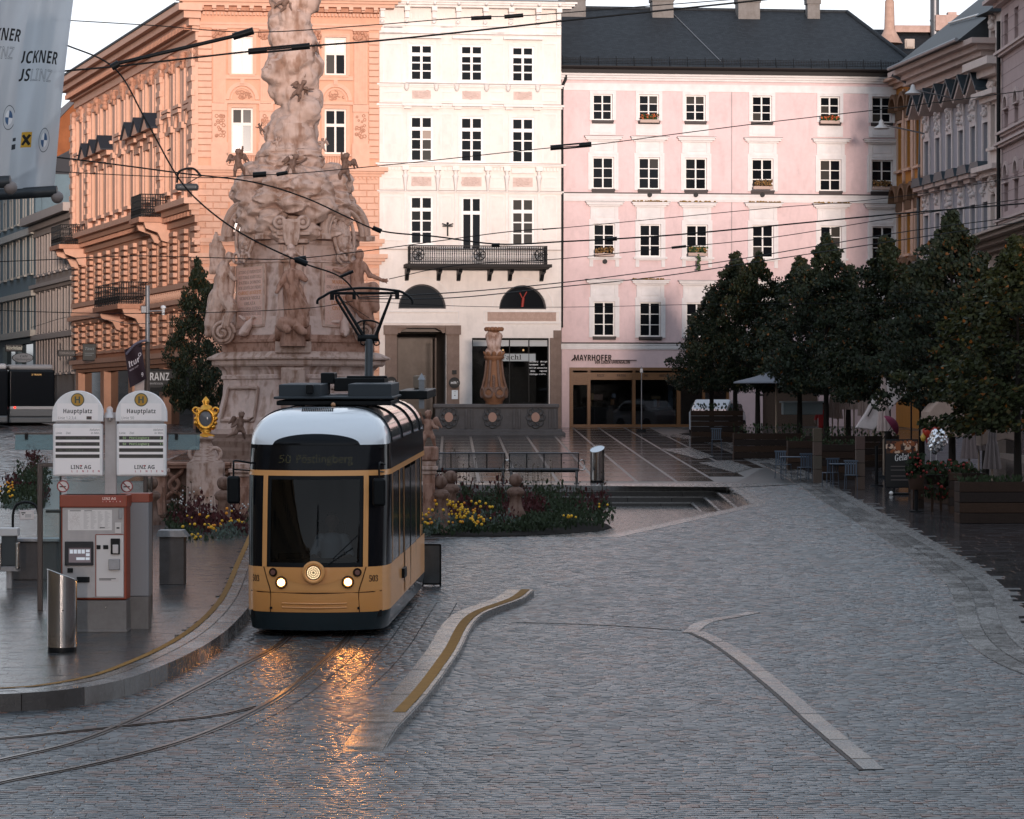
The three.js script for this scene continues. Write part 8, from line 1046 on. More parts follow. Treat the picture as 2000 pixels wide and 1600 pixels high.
{ // camera pole, flag, signs of the side street
const D = 112, S = FOCAL / D, b = ground(D), t = thing('steel_pole', 'galvanised steel mast with a white dome camera left of the column', 'pole', [PX(288, D), b, -D]), Y = (py) => PY(py, D) - b;
mesh('mast', [cyl(0.085, 0.1, Y(668), 0, Y(668) / 2, 0, 14)], mat([0.08, 0.06, 0.05], 0.6), t); mesh('mast_top', cyl(0.08, 0.085, Y(558) - Y(668), 0, (Y(558) + Y(668)) / 2, 0, 14), M.zinc, t); mesh('camera_arm', bar([0, Y(608), 0.05], [0.55, Y(607), 0.05], 0.025, 6), M.zinc, t); mesh('dome_camera', [lathe([[0.05, -0.18], [0.06, 0.05], [0.1, 0.06], [0.1, 0.1], [0.07, 0.16], [0, 0.18]], 14).translate(0.58, Y(606), 0.05)], mat([0.75, 0.73, 0.72], 0.4), t); mesh('control_box', rbox(0.2, 0.25, 0.2, -0.12, Y(605), 0.05, 0.02), M.zinc, t); mesh('cabinet', rbox(0.34, 0.5, 0.2, -0.28, Y(754), 0.1, 0.02), mat([0.6, 0.48, 0.44], 0.6), t);
const f = thing('purple_flag', 'hanging purple flag with white lettering on the mast', 'flag', [PX(287, 111), ground(111), -111]), y1 = (py) => PY(py, 111) - ground(111), fg = plain(new THREE.PlaneGeometry(0.75, 1.35, 12, 12)), pp = fg.attributes.position; for (let i = 0; i < pp.count; i++) { const x = pp.getX(i), y = pp.getY(i); pp.setXYZ(i, x * 0.8 - 0.42 - y * 0.16, y + x * 0.45, 0.06 * Math.sin(x * 7 + y * 2)); } fg.computeVertexNormals(); fg.userData.keep = true;
mesh('flag_cloth', fg, new THREE.MeshPhysicalMaterial({ side: THREE.DoubleSide, roughness: 0.8, map: canvasTex(192, 346, (q, W, H) => { q.fillStyle = '#27141f'; q.fillRect(0, 0, W, H); q.fillStyle = '#d8d0d4'; q.font = 'bold 74px sans-serif'; q.fillText('ltur', 20, 170); q.font = '20px sans-serif'; q.fillText('REISE SHOP', 22, 205); q.beginPath(); q.arc(160, 110, 14, 0, 7); q.lineWidth = 5; q.strokeStyle = '#d8d0d4'; q.stroke(); q.font = 'bold 50px sans-serif'; q.fillText('9', 140, 310); }) }), f, [0, y1(712), 0]); mesh('flag_arm', bar([0.05, y1(668), 0], [-0.75, y1(690), 0], 0.02, 6), M.black, f); mesh('flag_cap', tube([[-0.75, y1(692), 0.02], [-0.4, y1(672), 0.1], [0, y1(664), 0.05]], 0.05, 14, 6), mat([0.12, 0.11, 0.15], 0.7), f);
const board = (px, py, D2, w, h, draw, label, name, shapeOval) => { const s = FOCAL / D2, o = thing(name, label, 'sign', at(px, py, D2), 0.25, 'shop signs in the side street'); if (shapeOval) { mesh('sign_board', turn(cyl(0.5, 0.5, 0.06, 0, 0, 0, 28), Math.PI / 2).scale(w / s, h / s, 1), M.black, o); mesh('sign_face', (() => { const g2 = new THREE.CircleGeometry(0.46, 28).scale(w / s, h / s, 1); g2.userData.keep = true; return g2; })(), printed(192, 96, draw), o, [0, 0, 0.035]); } else { mesh('sign_board', rbox(w / s, h / s, 0.12, 0, 0, 0, 0.02), M.black, o); mesh('sign_face', plate(w / s * 0.94, h / s * 0.9), printed(192, Math.max(32, Math.round(192 * h / w)), draw), o, [0, 0, 0.063]); } mesh('sign_bracket', bar([0, h / s * 0.3, -0.03], [0.2, h / s * 0.3, -1.2], 0.03, 5), M.black, o); };
board(44, 699, 178, 42, 19, (q, W, H) => { q.fillStyle = '#6d747c'; q.fillRect(0, 0, W, H); q.fillStyle = '#1b2026'; q.font = 'italic bold 34px serif'; q.fillText('Café', 66, 42); q.fillText('Glockenspiel', 16, 76, 160); }, 'oval grey café sign on a bracket at the far left', 'oval_sign', true);
board(27, 680, 178, 34, 14, (q, W, H) => { q.fillStyle = '#15181a'; q.fillRect(0, 0, W, H); q.fillStyle = '#d9dccb'; q.font = 'italic bold 60px serif'; q.fillText('Wäscheland', 4, 58, 184); }, 'dark fascia with pale script lettering above the oval sign', 'fascia_sign');
board(174, 688, 172, 26, 34, (q, W, H) => { q.fillStyle = '#121a1c'; q.fillRect(0, 0, W, H); q.fillStyle = '#7f9097'; q.font = 'italic 60px serif'; q.fillText('Tasci', 20, 90, 150); q.fillRect(20, 140, 150, 6); q.fillRect(20, 170, 120, 6); }, 'dark upright shop sign with faint script between the street houses', 'upright_sign');
board(130, 690, 176, 34, 12, (q, W, H) => { q.fillStyle = '#120f10'; q.fillRect(0, 0, W, H); q.fillStyle = '#8f8a88'; q.font = '40px sans-serif'; q.fillText('TERRANOVA', 6, 48, 180); }, 'long black shop sign with small grey capitals', 'long_sign');
}
function banner(label, D, cx, top, bottom, w, lean, draw, seedP) {
const S = FOCAL / D, W = w / S, H = (bottom - top) / S, t = thing('hanging_banner', label, 'banner', at(cx - lean, bottom, D), 0, 'white banners at the upper left'), g = plain(new THREE.PlaneGeometry(W, H, 60, 40).translate(0, H / 2, 0)), p = g.attributes.position;
for (let i = 0; i < p.count; i++) { const x = p.getX(i), y = p.getY(i), k = y / H; p.setXYZ(i, x * (1 - 0.05 * (1 - k)) + lean / S * k, y + 0.02 * Math.sin(x * 9), 0.035 * Math.sin(x * 16 + y * 2.2 + seedP) + 0.02 * Math.sin(x * 31 - y * 3 + seedP) + 0.05 * Math.sin(y * 2.1)); }
g.computeVertexNormals(); let g2 = toCreasedNormals(mergeVertices(g, 1e-5), 1.2); g2.userData.keep = true;
mesh('cloth', g2, new THREE.MeshPhysicalMaterial({ side: THREE.DoubleSide, roughness: 0.75, transmission: 0.15, thickness: 0, map: canvasTex(Math.round(w * 4), Math.round((bottom - top) * 4), draw) }), t);
const tub = mesh('weight_tube', [turn(cyl(0.05, 0.05, W * 1.02, 0, 0, 0, 16), 0, 0, Math.PI / 2 + 0.06).translate(0, -0.03, 0)], mat([0.05, 0.055, 0.06], 0.4, { metalness: 0.4 }), t); mesh('tube_cap', ball(0.055, W * 0.51, -0.06, 0, 12), mat([0.2, 0.17, 0.16], 0.6), tub);
}
{
const write = (q, x, y, right, sc) => { q.save(); q.translate(right, y); q.rotate(0.07); q.textAlign = 'right'; q.fillStyle = '#131417'; q.font = 'bold ' + 136 * sc + 'px sans-serif'; q.fillText('BRUCKNER', 0, 0, 430 * sc); q.font = 'bold ' + 136 * sc + 'px sans-serif'; q.fillText('HAUS', -205 * sc, 140 * sc, 230 * sc); q.font = '128px sans-serif'; q.strokeStyle = '#3a3d42'; q.lineWidth = 3; q.strokeText('LINZ', -28 * sc, 140 * sc, 180 * sc); q.restore(); };
const wheel = (q, x, y) => { q.save(); q.translate(x, y); q.scale(0.5, 1); q.strokeStyle = '#3c4450'; q.lineWidth = 6; q.beginPath(); q.arc(0, 0, 92, 0, 7); q.stroke(); for (let i = 0; i < 4; i++) { q.fillStyle = i % 2 ? '#3f5f86' : '#e2e5e8'; q.beginPath(); q.moveTo(0, 0); q.arc(0, 0, 56, i * Math.PI / 2, (i + 1) * Math.PI / 2); q.fill(); } q.restore(); };
const cross = (q, x, y) => { q.fillStyle = '#c99a2e'; q.fillRect(x, y, 76, 120); q.strokeStyle = '#15130e'; q.lineWidth = 20; q.beginPath(); q.moveTo(x + 12, y + 22); q.lineTo(x + 64, y + 100); q.moveTo(x + 64, y + 22); q.lineTo(x + 12, y + 100); q.stroke(); };
const base = (q, W, H) => { q.fillStyle = '#c3c8cd'; q.fillRect(0, 0, W, H); };
banner('white banner with black lettering and sponsor logos, right of the two', 27, 62, -60, 372, 172, 38, (q, W, H) => { base(q, W, H); write(q, 0, 760, W - 66, 1); wheel(q, W - 118, 1350); cross(q, W - 296, 1290); q.fillStyle = '#33373d'; q.fillRect(W - 370, 1320, 26, 26); q.fillRect(W - 376, 1370, 34, 40); }, 0.4);
banner('white banner with black lettering, left of the two and nearer', 24.5, -8, -60, 352, 150, 48, (q, W, H) => { base(q, W, H); write(q, 0, 590, W - 30, 1); wheel(q, W - 40, 1180); q.fillStyle = '#1e2024'; q.fillRect(W - 330, 1160, 150, 34); q.fillRect(W - 330, 1215, 130, 40); q.fillStyle = '#c4702c'; q.fillRect(W - 190, 1150, 30, 46); }, 2.1);
}

// ================================================================ trees
function crownGeo(seed, leaves) {
const r = random(seed), q = (a, b) => a + (b - a) * r(), n = leaves, pos = new Float32Array(n * 18), nor = new Float32Array(n * 18), col = new Float32Array(n * 18), clumps = [];
const rad = (t) => t < 0.25 ? 0.72 + 1.1 * t : 0.06 + 0.94 * Math.pow(1 - (t - 0.25) / 0.75, 0.85);
for (let i = 0; i < 270; i++) { const t = Math.pow(r(), 1.15), a = q(0, 6.283), k = Math.sqrt(q(0.2, 1)), R = 2.1 * rad(t) * q(0.72, 1.28); clumps.push([R * k * Math.cos(a), t * 5.5, R * k * Math.sin(a), q(0.18, 0.42) * (t > 0.85 ? 0.5 : 1)]); }
for (let i = 0; i < 12; i++) clumps.push([q(-0.15, 0.15), 4.8 + i * 0.09, q(-0.15, 0.15), 0.16]);
const v = V3(0, 0, 0), e = new THREE.Euler(), m = new THREE.Matrix4();
for (let i = 0; i < n; i++) {
const c = clumps[Math.floor(r() * clumps.length)], th = q(0, 6.283), cp = q(-1, 1), rr2 = c[3] * Math.cbrt(r()), s = Math.sqrt(1 - cp * cp), x = c[0] + rr2 * s * Math.cos(th), y = c[1] + rr2 * cp * 0.85, z = c[2] + rr2 * s * Math.sin(th), L = q(0.045, 0.085);
m.makeRotationFromEuler(e.set(q(-1.3, 0.5), q(0, 6.283), q(-0.9, 0.9))); const P = [[0, -L, 0], [L * 0.62, -L * 0.1, L * 0.12], [0, L, -L * 0.1], [-L * 0.62, -L * 0.1, L * 0.12]].map((p) => v.set(...p).applyMatrix4(m).toArray()), N = v.set(0, 0, 1).applyMatrix4(m).toArray();
const k = r(), f = q(0.6, 1.3), C = k < 0.025 ? [0.12, 0.045, 0.01] : k < 0.1 ? [0.04, 0.033, 0.008] : [0.016, 0.023, 0.01];
[0, 1, 2, 0, 2, 3].forEach((id, w) => { const o = i * 18 + w * 3; pos[o] = x + P[id][0]; pos[o + 1] = y + P[id][1]; pos[o + 2] = z + P[id][2]; for (let d = 0; d < 3; d++) { nor[o + d] = N[d]; col[o + d] = C[d] * f; } });
}
const g = new THREE.BufferGeometry(); g.setAttribute('position', new THREE.BufferAttribute(pos, 3)); g.setAttribute('normal', new THREE.BufferAttribute(nor, 3)); g.setAttribute('color', new THREE.BufferAttribute(col, 3)); g.setAttribute('uv', new THREE.BufferAttribute(new Float32Array(n * 12), 2)); g.userData.keep = true; return g;
}
{
const crowns = [11, 12, 13].map((s) => crownGeo(s, 24000)), mLeaf = new THREE.MeshPhysicalMaterial({ vertexColors: true, roughness: 0.6, side: THREE.DoubleSide, specularIntensity: 0.5 }), bark = mat([0.025, 0.02, 0.017], 0.9, { bump: 'fine', bumpM: 0.4, bumpS: 0.01 });
const trunkG = (() => { const g = [cyl(0.06, 0.13, 4.4, 0, 2.2, 0, 9), cyl(0.015, 0.06, 3.2, 0, 5.9, 0, 6)], r = random(5); for (let i = 0; i < 16; i++) { const a = r() * 6.28, y = 2.9 + i * 0.26, L = 1.6 * (1 - i / 20); g.push(bar([0, y, 0], [L * Math.cos(a), y + 0.5 + 0.3 * r(), L * Math.sin(a)], 0.035, 5, 0.01)); } return join(g); })(); trunkG.userData.keep = true; metreUV(trunkG);
const rows = [[1390, 137, 548, 0.8, 'leafy tree at the left end of the row before the watch shop'], [1436, 131, 480, 0.95, 'second tree of the row, counted from the shop end'], [1480, 125, 480, 0.9, 'third tree of the row, counted from the shop end'], [1562, 121, 490, 0.95, 'tree whose trunk rises right of the open grey parasol peak'], [1614, 112, 446, 1.0, 'tree with a pointed top below the middle of the pink house'], [1657, 126, 505, 0.9, 'tree half hidden behind its neighbours in the middle of the row'], [1735, 104, 452, 1.05, 'tree in front of the ochre house corner, beside the leaning white parasol'], [1800, 115, 520, 0.9, 'rear tree below the lavender house'], [1860, 92, 402, 1.02, 'tall slender tree rising in front of the lavender house'], [1925, 104, 500, 1.05, 'tree behind the tall slender one, below the low house eaves'], [1988, 79, 452, 1.12, 'broad olive green tree at the right picture edge'], [388, 101, 492, 0.56, 'dark leafy tree between the steel mast and the stone column']];
rows.forEach(([px, D, top, w, label], i) => { const b = ground(D), H = PY(top + 18, D) - b, k = H / 8.5, t = thing('linden_tree', label, 'tree', [PX(px, D), b, -D], i * 1.7, i < 11 ? 'trees along the café side' : undefined); const tr = mesh('trunk', trunkG, bark, t); tr.scale.set(1, k, 1); const c = mesh('crown', crowns[i % 3], i === 10 ? (() => { const m = mLeaf.clone(); m.color = lin(1.7, 1.45, 0.9); return m; })() : mLeaf, t, [0, 2.75 * k, 0]); c.scale.set(w * 1.13, k, w * 1.13); c.userData.kind = 'stuff'; });
}
// ================================================================ café side
{
const spot = (px, D) => V3(PX(px, D), ground(D), -D), Yg = (py, D) => PY(py, D) - ground(D);
const cloth = (c) => mat(c, 0.85, { tex: 'blotch', texM: 1.5, side: THREE.DoubleSide });
const open = (px, D, w, peak, edge, c, label) => { const S = FOCAL / D, R = w / S / 2, t = thing('open_parasol', label, 'parasol', spot(px, D), 0.2, 'open parasols'), yp = Yg(peak, D), ye = Yg(edge, D); mesh('canopy', [lathe([[R, ye - 0.06], [R, ye], [R * 0.5, ye + (yp - ye) * 0.42], [0.12, yp], [0, yp + 0.03]], 8)], cloth(c), t); mesh('pole', cyl(0.035, 0.04, yp, 0, yp / 2, 0, 10), mat([0.35, 0.25, 0.18], 0.6), t); for (let i = 0; i < 8; i++) { const a = i / 8 * 6.283; mesh('rib', bar([0, yp - 0.12, 0], [R * 0.98 * Math.sin(a), ye - 0.02, R * 0.98 * Math.cos(a)], 0.012, 4), M.iron, t); } mesh('foot', cyl(0.3, 0.34, 0.1, 0, 0.05, 0, 16), M.iron, t); };
open(1516, 120, 172, 722, 746, [0.2, 0.2, 0.225], 'large open grey parasol over the café terrace'); open(1722, 116, 118, 724, 742, [0.16, 0.16, 0.18], 'open dark grey parasol behind the leaning white one'); open(1706, 110, 84, 748, 765, [0.2, 0.2, 0.22], 'small open grey parasol below the dark grey one'); open(1560, 134, 150, 708, 728, [0.6, 0.52, 0.5], 'pale open parasol behind the large grey one');
const closed = (px, D, top, bottom, r, c, label, lean = 0) => { const t = thing('closed_parasol', label, 'parasol', spot(px, D), 0, 'closed parasols'), y1 = Yg(top, D), y0 = Yg(bottom, D), g = plain(new THREE.CylinderGeometry(0.05, r, y1 - y0, 48, 10, true).translate(0, (y0 + y1) / 2, 0)), p = g.attributes.position; for (let i = 0; i < p.count; i++) { const x = p.getX(i), y = p.getY(i), z = p.getZ(i), a = Math.atan2(z, x), k = 1 + 0.22 * Math.cos(a * 9) + (y > y0 + (y1 - y0) * 0.55 && y < y0 + (y1 - y0) * 0.66 ? -0.2 : 0), sw = (y - y0) * lean; p.setXYZ(i, x * k + sw, y, z * k); } g.computeVertexNormals(); mesh('folded_canopy', [g], cloth(c), t); mesh('pole', bar([0, 0, 0], [lean * (y1 - y0), y1 + 0.1, 0], 0.03, 8), mat([0.3, 0.22, 0.16], 0.6), t); mesh('foot', cyl(0.28, 0.32, 0.1, 0, 0.05, 0, 14), M.iron, t); };
const beige = [0.42, 0.3, 0.25];
[[1626, 738, 816], [1637, 742, 818], [1650, 740, 800], [1668, 742, 800], [1684, 740, 812], [1697, 742, 816]].forEach(([px, a, b], i) => closed(px, 124 - i, a, b, 0.16, beige, `closed beige parasol below the café board, ${['first', 'second', 'third', 'fourth', 'fifth', 'sixth'][i]} from the left`));
closed(1726, 100, 734, 842, 0.2, [0.55, 0.42, 0.38], 'tall closed rose beige parasol in front of the leaning white one'); closed(1893, 88, 800, 896, 0.22, [0.2, 0.15, 0.14], 'closed taupe parasol behind the wooden planters, nearer the balloons'); closed(1938, 84, 822, 916, 0.22, [0.19, 0.15, 0.14], 'closed taupe parasol above the long wooden planter'); closed(1912, 96, 795, 880, 0.2, [0.25, 0.2, 0.19], 'closed grey taupe parasol between the two darker ones');
const outline = (name, label, cat, D, pts, depth, m, ox) => { const t = thing(name, label, cat, spot(ox, D)), S = FOCAL / D; mesh(name === 'leaning_parasol' ? 'canopy' : 'cover', [prism(pts.map(([x, y]) => [(x - ox) / S, Yg(y, D)]), -depth, 0, [], Math.min(0.04, depth / 3))], m, t); return [t, S]; };
const [lp] = outline('leaning_parasol', 'half lowered white parasol leaning across the café terrace', 'parasol', 102, [[1675, 834], [1690, 812], [1712, 772], [1728, 752], [1745, 741], [1768, 734], [1787, 731], [1770, 765], [1742, 793], [1722, 818], [1706, 838]], 0.35, cloth([0.66, 0.56, 0.53]), 1735); mesh('pole', bar([-0.6, Yg(838, 102), -0.2], [1.0, Yg(728, 102), -0.2], 0.03, 8), M.steel, lp); mesh('foot', cyl(0.3, 0.34, 0.12, -0.2, 0.06, -0.2, 14), M.iron, lp); mesh('canopy_print', plate(0.12, 0.5), printed(24, 96, (q, W, H) => { q.fillStyle = '#b7a5a0'; q.fillRect(0, 0, W, H); q.fillStyle = '#2c2322'; q.fillRect(6, 8, 10, 80); }), lp, [(1701 - 1735) / 58.8, Yg(803, 102), 0.05], [0, 0, -0.5]);
outline('draped_cover', 'beige tarpaulin draped over stacked furniture behind the balloons', 'cover', 90, [[1815, 850], [1816, 806], [1828, 792], [1846, 779], [1866, 788], [1884, 800], [1897, 852]], 1.6, cloth([0.4, 0.28, 0.22]), 1850); outline('draped_cover', 'low beige tarpaulin hanging between the taupe parasols', 'cover', 92, [[1920, 868], [1922, 812], [1950, 800], [1992, 812], [1994, 862], [1965, 855]], 1.2, cloth([0.3, 0.22, 0.18]), 1955);
const box3 = (name, label, cat, px0, px1, y0, y1, D, d, m, group) => { const t = thing(name, label, cat, spot((px0 + px1) / 2, D), 0, group), S = FOCAL / D; mesh('body', rbox((px1 - px0) / S, Yg(y0, D) - Yg(y1, D), d, 0, (Yg(y0, D) + Yg(y1, D)) / 2, -d / 2, 0.02), m, t); return t; };
const aw = box3('awning', 'ochre awning with a striped end above the café tables', 'awning', 1780, 1846, 756, 776, 98, 0.5, cloth([0.5, 0.33, 0.17])); mesh('striped_end', box(0.32, 0.34, 0.02, -0.4, Yg(766, 98), 0.012), cloth([0.4, 0.42, 0.42]), aw); mesh('awning_post', bar([-0.5, 0, -0.3], [-0.5, Yg(776, 98), -0.3], 0.03, 6), M.iron, aw);
const bd = box3('cafe_board', 'dark café name board hanging below the trees', 'sign', 1618, 1712, 724, 739, 123, 0.12, M.black); mesh('board_lettering', plate(1.6, 0.24), printed(256, 40, (q, W, H) => { q.fillStyle = '#0b0a0a'; q.fillRect(0, 0, W, H); q.fillStyle = '#6d5c54'; q.font = 'bold 34px serif'; q.fillText('KAFFEE GLOCKENSPIEL', 6, 32, 244); }), bd, [0, Yg(731, 123), 0.002]); mesh('board_post', bar([0.9, 0, -0.06], [0.9, Yg(739, 123), -0.06], 0.04, 6), M.iron, bd);
const ct = box3('bar_counter', 'pale blue grey counter below the large grey parasol', 'counter', 1530, 1607, 786, 810, 122, 0.9, mat([0.26, 0.31, 0.32], 0.5)); mesh('counter_top', rbox(1.7, 0.06, 1.0, 0, Yg(785, 122), -0.45, 0.01), mat([0.45, 0.47, 0.47], 0.4), ct);
// person in red behind the counter
{ const D = 126, t = thing('person', 'person in a red jacket standing behind the pale counter', 'person', spot(1606, D), -0.6); mesh('body', figure([[[-0.09, 0.05, 0], [-0.09, 0.85, 0], 0.06, 0.09], [[0.09, 0.05, 0], [0.09, 0.85, 0], 0.06, 0.09], [[-0.09, 0.03, 0], [-0.09, 0.03, 0.14], 0.045, 0.035], [[0.09, 0.03, 0], [0.09, 0.03, 0.14], 0.045, 0.035], [[0, 0.9, 0], [0, 1.35, 0], 0.13, 0.15], [[0, 1.45, 0], [0, 1.54, 0.01], 0.055, 0.055], [[0, 1.63, 0.02], [0, 1.69, 0], 0.09, 0.1], [[-0.28, 1.1, 0.08], [-0.2, 0.98, 0.2], 0.045, 0.035], [[0.28, 1.1, 0.08], [0.2, 0.98, 0.2], 0.045, 0.035]], 56, 0.04), mat([0.2, 0.12, 0.09], 0.7), t); mesh('jacket', figure([[[0, 0.88, 0], [0, 1.36, 0], 0.155, 0.17], [[-0.16, 1.4, 0], [0.16, 1.4, 0], 0.075, 0.075], [[-0.2, 1.4, 0], [-0.28, 1.1, 0.07], 0.075, 0.06], [[0.2, 1.4, 0], [0.28, 1.1, 0.07], 0.075, 0.06]], 44, 0.05), mat([0.4, 0.02, 0.02], 0.7), t); mesh('hair', figure([[[0, 1.73, -0.01], [0, 1.7, -0.03], 0.095, 0.1]], 22, 0.02), mat([0.02, 0.012, 0.01], 0.8), t); }
// white car
{ const D = 141, S = FOCAL / D, t = thing('parked_car', 'white car parked in front of the watch shop behind the planters', 'car', spot(1402, D), 1.25), m = mat([0.55, 0.58, 0.62], 0.25, { clearcoat: 1 }); const pr = [[-1.9, 0.3], [1.9, 0.3], [1.95, 0.75], [1.75, 0.95], [1.15, 1.02], [0.6, 1.45], [-0.9, 1.48], [-1.6, 1.05], [-1.95, 0.95]]; mesh('body', prism(pr, -0.85, 0.85, [], 0.1), m, t); mesh('side_glass', prism([[-1.35, 1.02], [1.0, 1.02], [0.52, 1.38], [-0.85, 1.4]], -0.97, 0.97), M.pane, t); for (const x of [-1.2, 1.2]) for (const z of [-0.85, 0.85]) { const w = mesh('wheel', turn(cyl(0.32, 0.32, 0.22, 0, 0, 0, 20), Math.PI / 2), M.rubber, t, [x, 0.32, z]); mesh('rim', turn(cyl(0.2, 0.2, 0.23, 0, 0, 0, 14), Math.PI / 2), M.steel, w); } for (const z of [-0.6, 0.6]) mesh('headlight', ball(0.1, 1.93, 0.8, z, 8), M.frameWhite, t); }
// wooden planters: stacked boards, soil, plants
const woods = [[0.045, 0.026, 0.018], [0.035, 0.023, 0.018], [0.055, 0.031, 0.02], [0.03, 0.021, 0.018]].map((c) => mat(c, 0.65, { tex: 'wood', texM: 0.9 }));
const planter = (px, D, w, d, h, label, o = {}) => { const t = thing('wooden_planter', label, 'planter', spot(px, D), o.ry ?? 0, 'wooden planters round the café terrace'), n = Math.max(2, Math.round(h / 0.24)), bh = h / n; for (let i = 0; i < n; i++) { mesh('board', rbox(w, bh - 0.012, 0.05, 0, (i + 0.5) * bh, d / 2, 0.008, 1), woods[(i + 1) % 4], t); mesh('board', rbox(w, bh - 0.012, 0.05, 0, (i + 0.5) * bh, -d / 2, 0.008, 1), woods[i % 4], t); for (const e of [-1, 1]) mesh('board', rbox(0.05, bh - 0.012, d - 0.06, e * (w / 2 - 0.025), (i + 0.5) * bh, 0, 0.008, 1), woods[(i + 2) % 4], t); } mesh('soil', box(w - 0.1, 0.05, d - 0.1, 0, h - 0.08, 0), mat([0.02, 0.015, 0.012], 0.95), t); const lv = []; for (let i = 0; i < w * d * 130; i++) lv.push(turn(new THREE.CircleGeometry(rr(0.04, 0.075), 4).scale(0.6, 1.3, 1), rr(-1.3, 0.3), rr(0, 6.3), 0).translate(rr(-w / 2, w / 2), h + rr(-0.06, o.ph ?? 0.14), rr(-d / 2, d / 2))); mesh('ground_plants', lv, mat(o.pc ?? [0.024, 0.034, 0.014], 0.8), t).userData.kind = 'stuff'; return t; };
planter(1935, 77.5, 1.7, 0.9, 1.05, 'broad wooden planter of wide boards at the right picture edge', { ry: 0.0 }); planter(1890, 81, 0.7, 0.8, 1.1, 'narrow wooden planter beside the broad one', { ry: 0.3 }); planter(1840, 86, 0.4, 3.2, 1.0, 'long wooden planter running back from the red geraniums', { ry: 0.35 }); planter(1792, 83.5, 0.3, 0.4, 0.8, 'slim wooden post planter beside the gelato board'); planter(1637, 99, 1.5, 0.6, 1.15, 'wooden planter with low herbs between the two timber posts'); planter(1580, 106, 1.5, 0.6, 1.0, 'dark wooden planter left of the timber posts'); planter(1500, 115, 2.6, 0.6, 0.95, 'long dark planter hedge below the large grey parasol', { ph: 0.35 }); planter(1400, 131, 2.2, 0.6, 1.35, 'dark planter hedge in front of the white car', { ph: 0.3 }); planter(1660, 108, 3.4, 0.5, 1.1, 'long planter box behind the blue café tables', { ph: 0.3 });
[[1596.5, 97, 836, 'thick timber post of stacked blocks left of the blue tables'], [1680, 93, 852, 'thick timber post of stacked blocks right of the blue tables']].forEach(([px, D, top, label]) => { const t = thing('timber_post', label, 'post', spot(px, D), 0, 'timber posts'), H = Yg(top, D), n = 4; for (let i = 0; i < n; i++) mesh('block', rbox(0.27, H / n - 0.015, 0.27, 0, (i + 0.5) * H / n, 0, 0.012, 1), mat([0.11, 0.07, 0.05].map((c) => c * rr(0.8, 1.1)), 0.7, { tex: 'wood', texM: 0.6 }), t); });
// café tables and chairs
const mBlue = mat([0.04, 0.058, 0.085], 0.45);
const table = (px, D, label) => { const t = thing('cafe_table', label, 'table', spot(px, D), 0, 'blue café tables'); mesh('table_top', rbox(0.9, 0.035, 0.75, 0, 0.74, 0, 0.015), mBlue, t); for (const [x, z] of [[-0.4, -0.32], [0.4, -0.32], [-0.4, 0.32], [0.4, 0.32]]) mesh('leg', bar([x, 0, z], [x, 0.74, z], 0.015, 6), mBlue, t); };
const chair = (px, D, ry, label) => { const t = thing('cafe_chair', label, 'chair', spot(px, D), ry, 'blue slatted café chairs'); mesh('seat', rbox(0.42, 0.03, 0.4, 0, 0.45, 0, 0.01), mBlue, t); for (let i = 0; i < 5; i++) mesh('back_slat', rbox(0.05, 0.4, 0.015, -0.16 + i * 0.08, 0.68, -0.2, 0.005, 1), mBlue, t); mesh('back_rail', rbox(0.44, 0.05, 0.025, 0, 0.88, -0.2, 0.008), mBlue, t); for (const [x, z] of [[-0.18, -0.18], [0.18, -0.18], [-0.18, 0.18], [0.18, 0.18]]) mesh('leg', bar([x * 1.1, 0, z * 1.2], [x, 0.45, z], 0.013, 6), mBlue, t); };
table(1552, 99, 'blue café table left of the first timber post'); table(1650, 94, 'blue café table between the timber posts'); chair(1530, 100, 2.6, 'blue café chair left of the left café table'); chair(1572, 98, 3.3, 'blue café chair right of the left café table'); chair(1622, 94.5, 3.4, 'blue café chair left of the right café table'); chair(1664, 93, 2.9, 'blue café chair in front of the second timber post'); chair(1400, 122, 3.0, 'dark café chair before the hedge near the watch shop');
// gelato board
{ const D = GD(967), S = FOCAL / D, t = thing('gelato_board', 'black upright menu board with an ice cream photo and white script', 'sign board', spot(1761, D), -0.05), X = (px) => (px - 1761) / S, Y = (py) => Yg(py, D); mesh('board', rbox(X(1792) - X(1728), Y(858) - Y(953), 0.06, 0, (Y(858) + Y(953)) / 2, 0, 0.015), M.black, t);
mesh('board_print', plate(X(1791) - X(1729.5), Y(860) - Y(951)), printed(320, 474, (q, W, H) => { q.fillStyle = '#0d0b0b'; q.fillRect(0, 0, W, H); q.fillStyle = '#4a2c1c'; q.fillRect(6, 6, W - 12, 128); for (let i = 0; i < 70; i++) { const k = rnd(); q.fillStyle = k < 0.4 ? '#8a4a22' : k < 0.65 ? '#c7a890' : k < 0.85 ? '#5a2414' : '#2c1610'; q.beginPath(); q.arc(8 + rnd() * (W - 20), 16 + rnd() * 104, 8 + rnd() * 20, 0, 7); q.fill(); } q.fillStyle = '#0d0b0b'; q.fillRect(0, 134, W, 340); q.fillStyle = '#d5cfcc'; q.font = 'italic bold 92px serif'; q.save(); q.translate(88, 214); q.rotate(-0.12); q.fillText('Gelati', 0, 0, 170); q.restore(); q.fillStyle = '#6a5f5b'; for (const y of [262, 300, 360, 400]) q.fillRect(50, y, 180 + rnd() * 60, 7); }, 0.35), t, [0, (Y(860) + Y(951)) / 2, 0.032]); for (const e of [-1, 1]) mesh('leg', bar([e * 0.22, 0.06, 0], [e * 0.22, Y(950), 0], 0.025, 6), M.black, t); mesh('base_plate', rbox(0.75, 0.05, 0.5, 0, 0.04, 0, 0.02), M.black, t); mesh('wheel', ball(0.06, -0.32, 0.06, 0.25, 10), M.frameWhite, t); }
